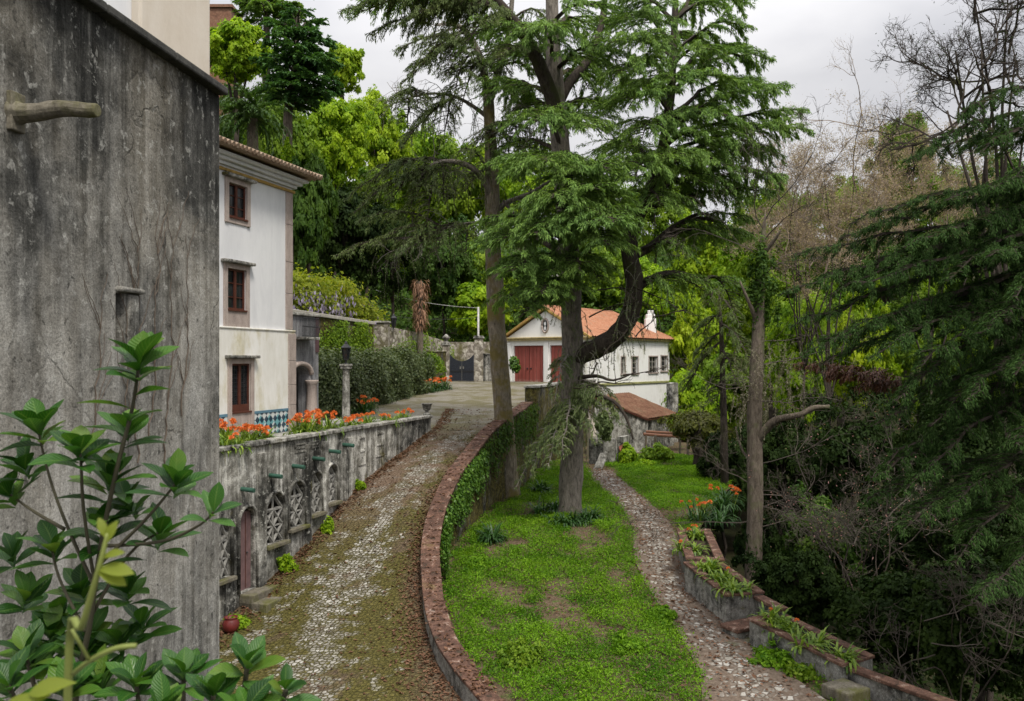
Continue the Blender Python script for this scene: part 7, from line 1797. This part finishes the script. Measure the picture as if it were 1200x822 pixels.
stem([(112, 690, 2.28), (80, 620, 2.3), (58, 560, 2.3), (45, 505, 2.3)], .006, .003); whorl(45, 500, 2.3, .135, 12, (-.15, -.2, 1))
stem([(112, 690, 2.28), (98, 600, 2.2), (95, 540, 2.15), (92, 525, 2.15)], .0055, .003); whorl(92, 525, 2.15, .135, 12, (.05, -.25, 1))
stem([(75, 620, 2.3), (40, 600, 2.35), (12, 580, 2.4)], .006, .003); whorl(10, 575, 2.4, .13, 10, (-.3, -.2, 1)); whorl(28, 545, 2.35, .13, 10, (-.2, -.2, 1))
stem([(118, 660, 2.25), (170, 610, 2.2), (205, 568, 2.15)], .0055, .003); whorl(206, 562, 2.15, .125, 12, (.2, -.2, 1))
stem([(125, 640, 2.25), (190, 635, 2.2), (235, 615, 2.1), (250, 600, 2.05)], .005, .0025); whorl(252, 598, 2.05, .095, 6, (.5, -.2, .8))
stem([(108, 720, 2.3), (150, 650, 2.3), (185, 625, 2.3)], .0055, .003); whorl(188, 625, 2.3, .13, 11, (.2, -.1, 1))
stem([(100, 740, 2.3), (70, 680, 2.35), (60, 640, 2.4)], .0055, .003); whorl(62, 640, 2.4, .13, 11, (-.1, -.1, 1))
for px, py, d, L, n in ((30, 700, 2.5, .13, 12), (45, 780, 2.4, .13, 12), (100, 770, 2.35, .13, 12), (165, 730, 2.45, .12, 11), (60, 740, 2.45, .13, 11), (15, 650, 2.5, .12, 10), (150, 590, 2.3, .12, 10), (128, 560, 2.3, .13, 12), (150, 500, 2.35, .13, 10), (120, 615, 2.3, .135, 12), (150, 690, 2.4, .13, 12), (95, 690, 2.4, .13, 12), (105, 745, 2.4, .13, 12), (140, 752, 2.4, .12, 11), (70, 720, 2.5, .13, 11), (115, 800, 2.3, .13, 12)):
    whorl(px, py, d, L, n, (R.normal(0, .2), -.2, 1))
for px, py, d, L, n, ax in ((30, 765, 2.3, .13, 12, (-.1, -.2, 1)), (10, 800, 2.1, .13, 11, (-.1, -.2, 1)), (75, 805, 2.2, .13, 12, (0, -.2, 1)), (160, 800, 2.2, .12, 12, (.1, -.2, 1)), (215, 788, 2.15, .12, 12, (.1, -.2, 1)), (190, 830, 2.0, .12, 11, (.1, -.2, 1)), (290, 775, 2.0, .125, 9, (.2, -.2, 1)), (250, 812, 1.95, .12, 11, (.1, -.2, 1)), (335, 806, 1.9, .10, 8, (.3, -.2, 1)), (290, 830, 1.9, .12, 10, (.2, -.2, 1))):
    whorl(px, py, d, L, n, ax); stem([(px, py + 4, d), (px * .8 + 40, 900, d + .1), (px * .6 + 60, 1080, d + .2)], .006, .009)
LG.build('leaves', M['l_glossy'], shr)
stems.build('stems', M['stem'], shr, smooth=True)
vs = thing('vine_shoot', 'out of focus yellow green vine shoot rising at the very front of the lower left', 'vine', V(-.52, .95, -1.6))
mb = MB(); p = smooth_line([P(70, 1900, 1.0), P(78, 830, .95), (P(95, 740, .92)), P(115, 670, .9), P(126, 625, .9)], 5, 1); m = len(p)
mb.tube(p, [(.0055) * (1 - .6 * k / (m - 1)) for k in range(m)], 7)
p = smooth_line([P(86, 790, .94), P(105, 775, .92), P(135, 760, .9), P(160, 757, .9)], 4, 1); mb.tube(p, [.003] * len(p), 5)
p = smooth_line([P(105, 775, .92), P(92, 752, .9), P(84, 738, .9)], 4, 1); mb.tube(p, [.002] * len(p), 5)
mb.build('stem', m_plain('yellow green shoot', (.17, .20, .05), .6), vs, smooth=True)
LG = LeafGrid()
for px, py, dx, dz, L in ((124, 640, .3, 1.0, .034), (126, 632, -.35, .8, .028), (112, 668, 1.0, .15, .05), (112, 668, .9, -.35, .042), (118, 655, 1, .5, .032), (90, 800, -1, -.1, .06), (60, 815, -.9, -.25, .07)):
    LG.add(R, np.array(P(px, py, .9)), np.array([dx, -.2, dz]), np.array([.1, -.6, .8]), L * .85, L * .36)
LG.build('leaves', M['l_shoot'], vs)
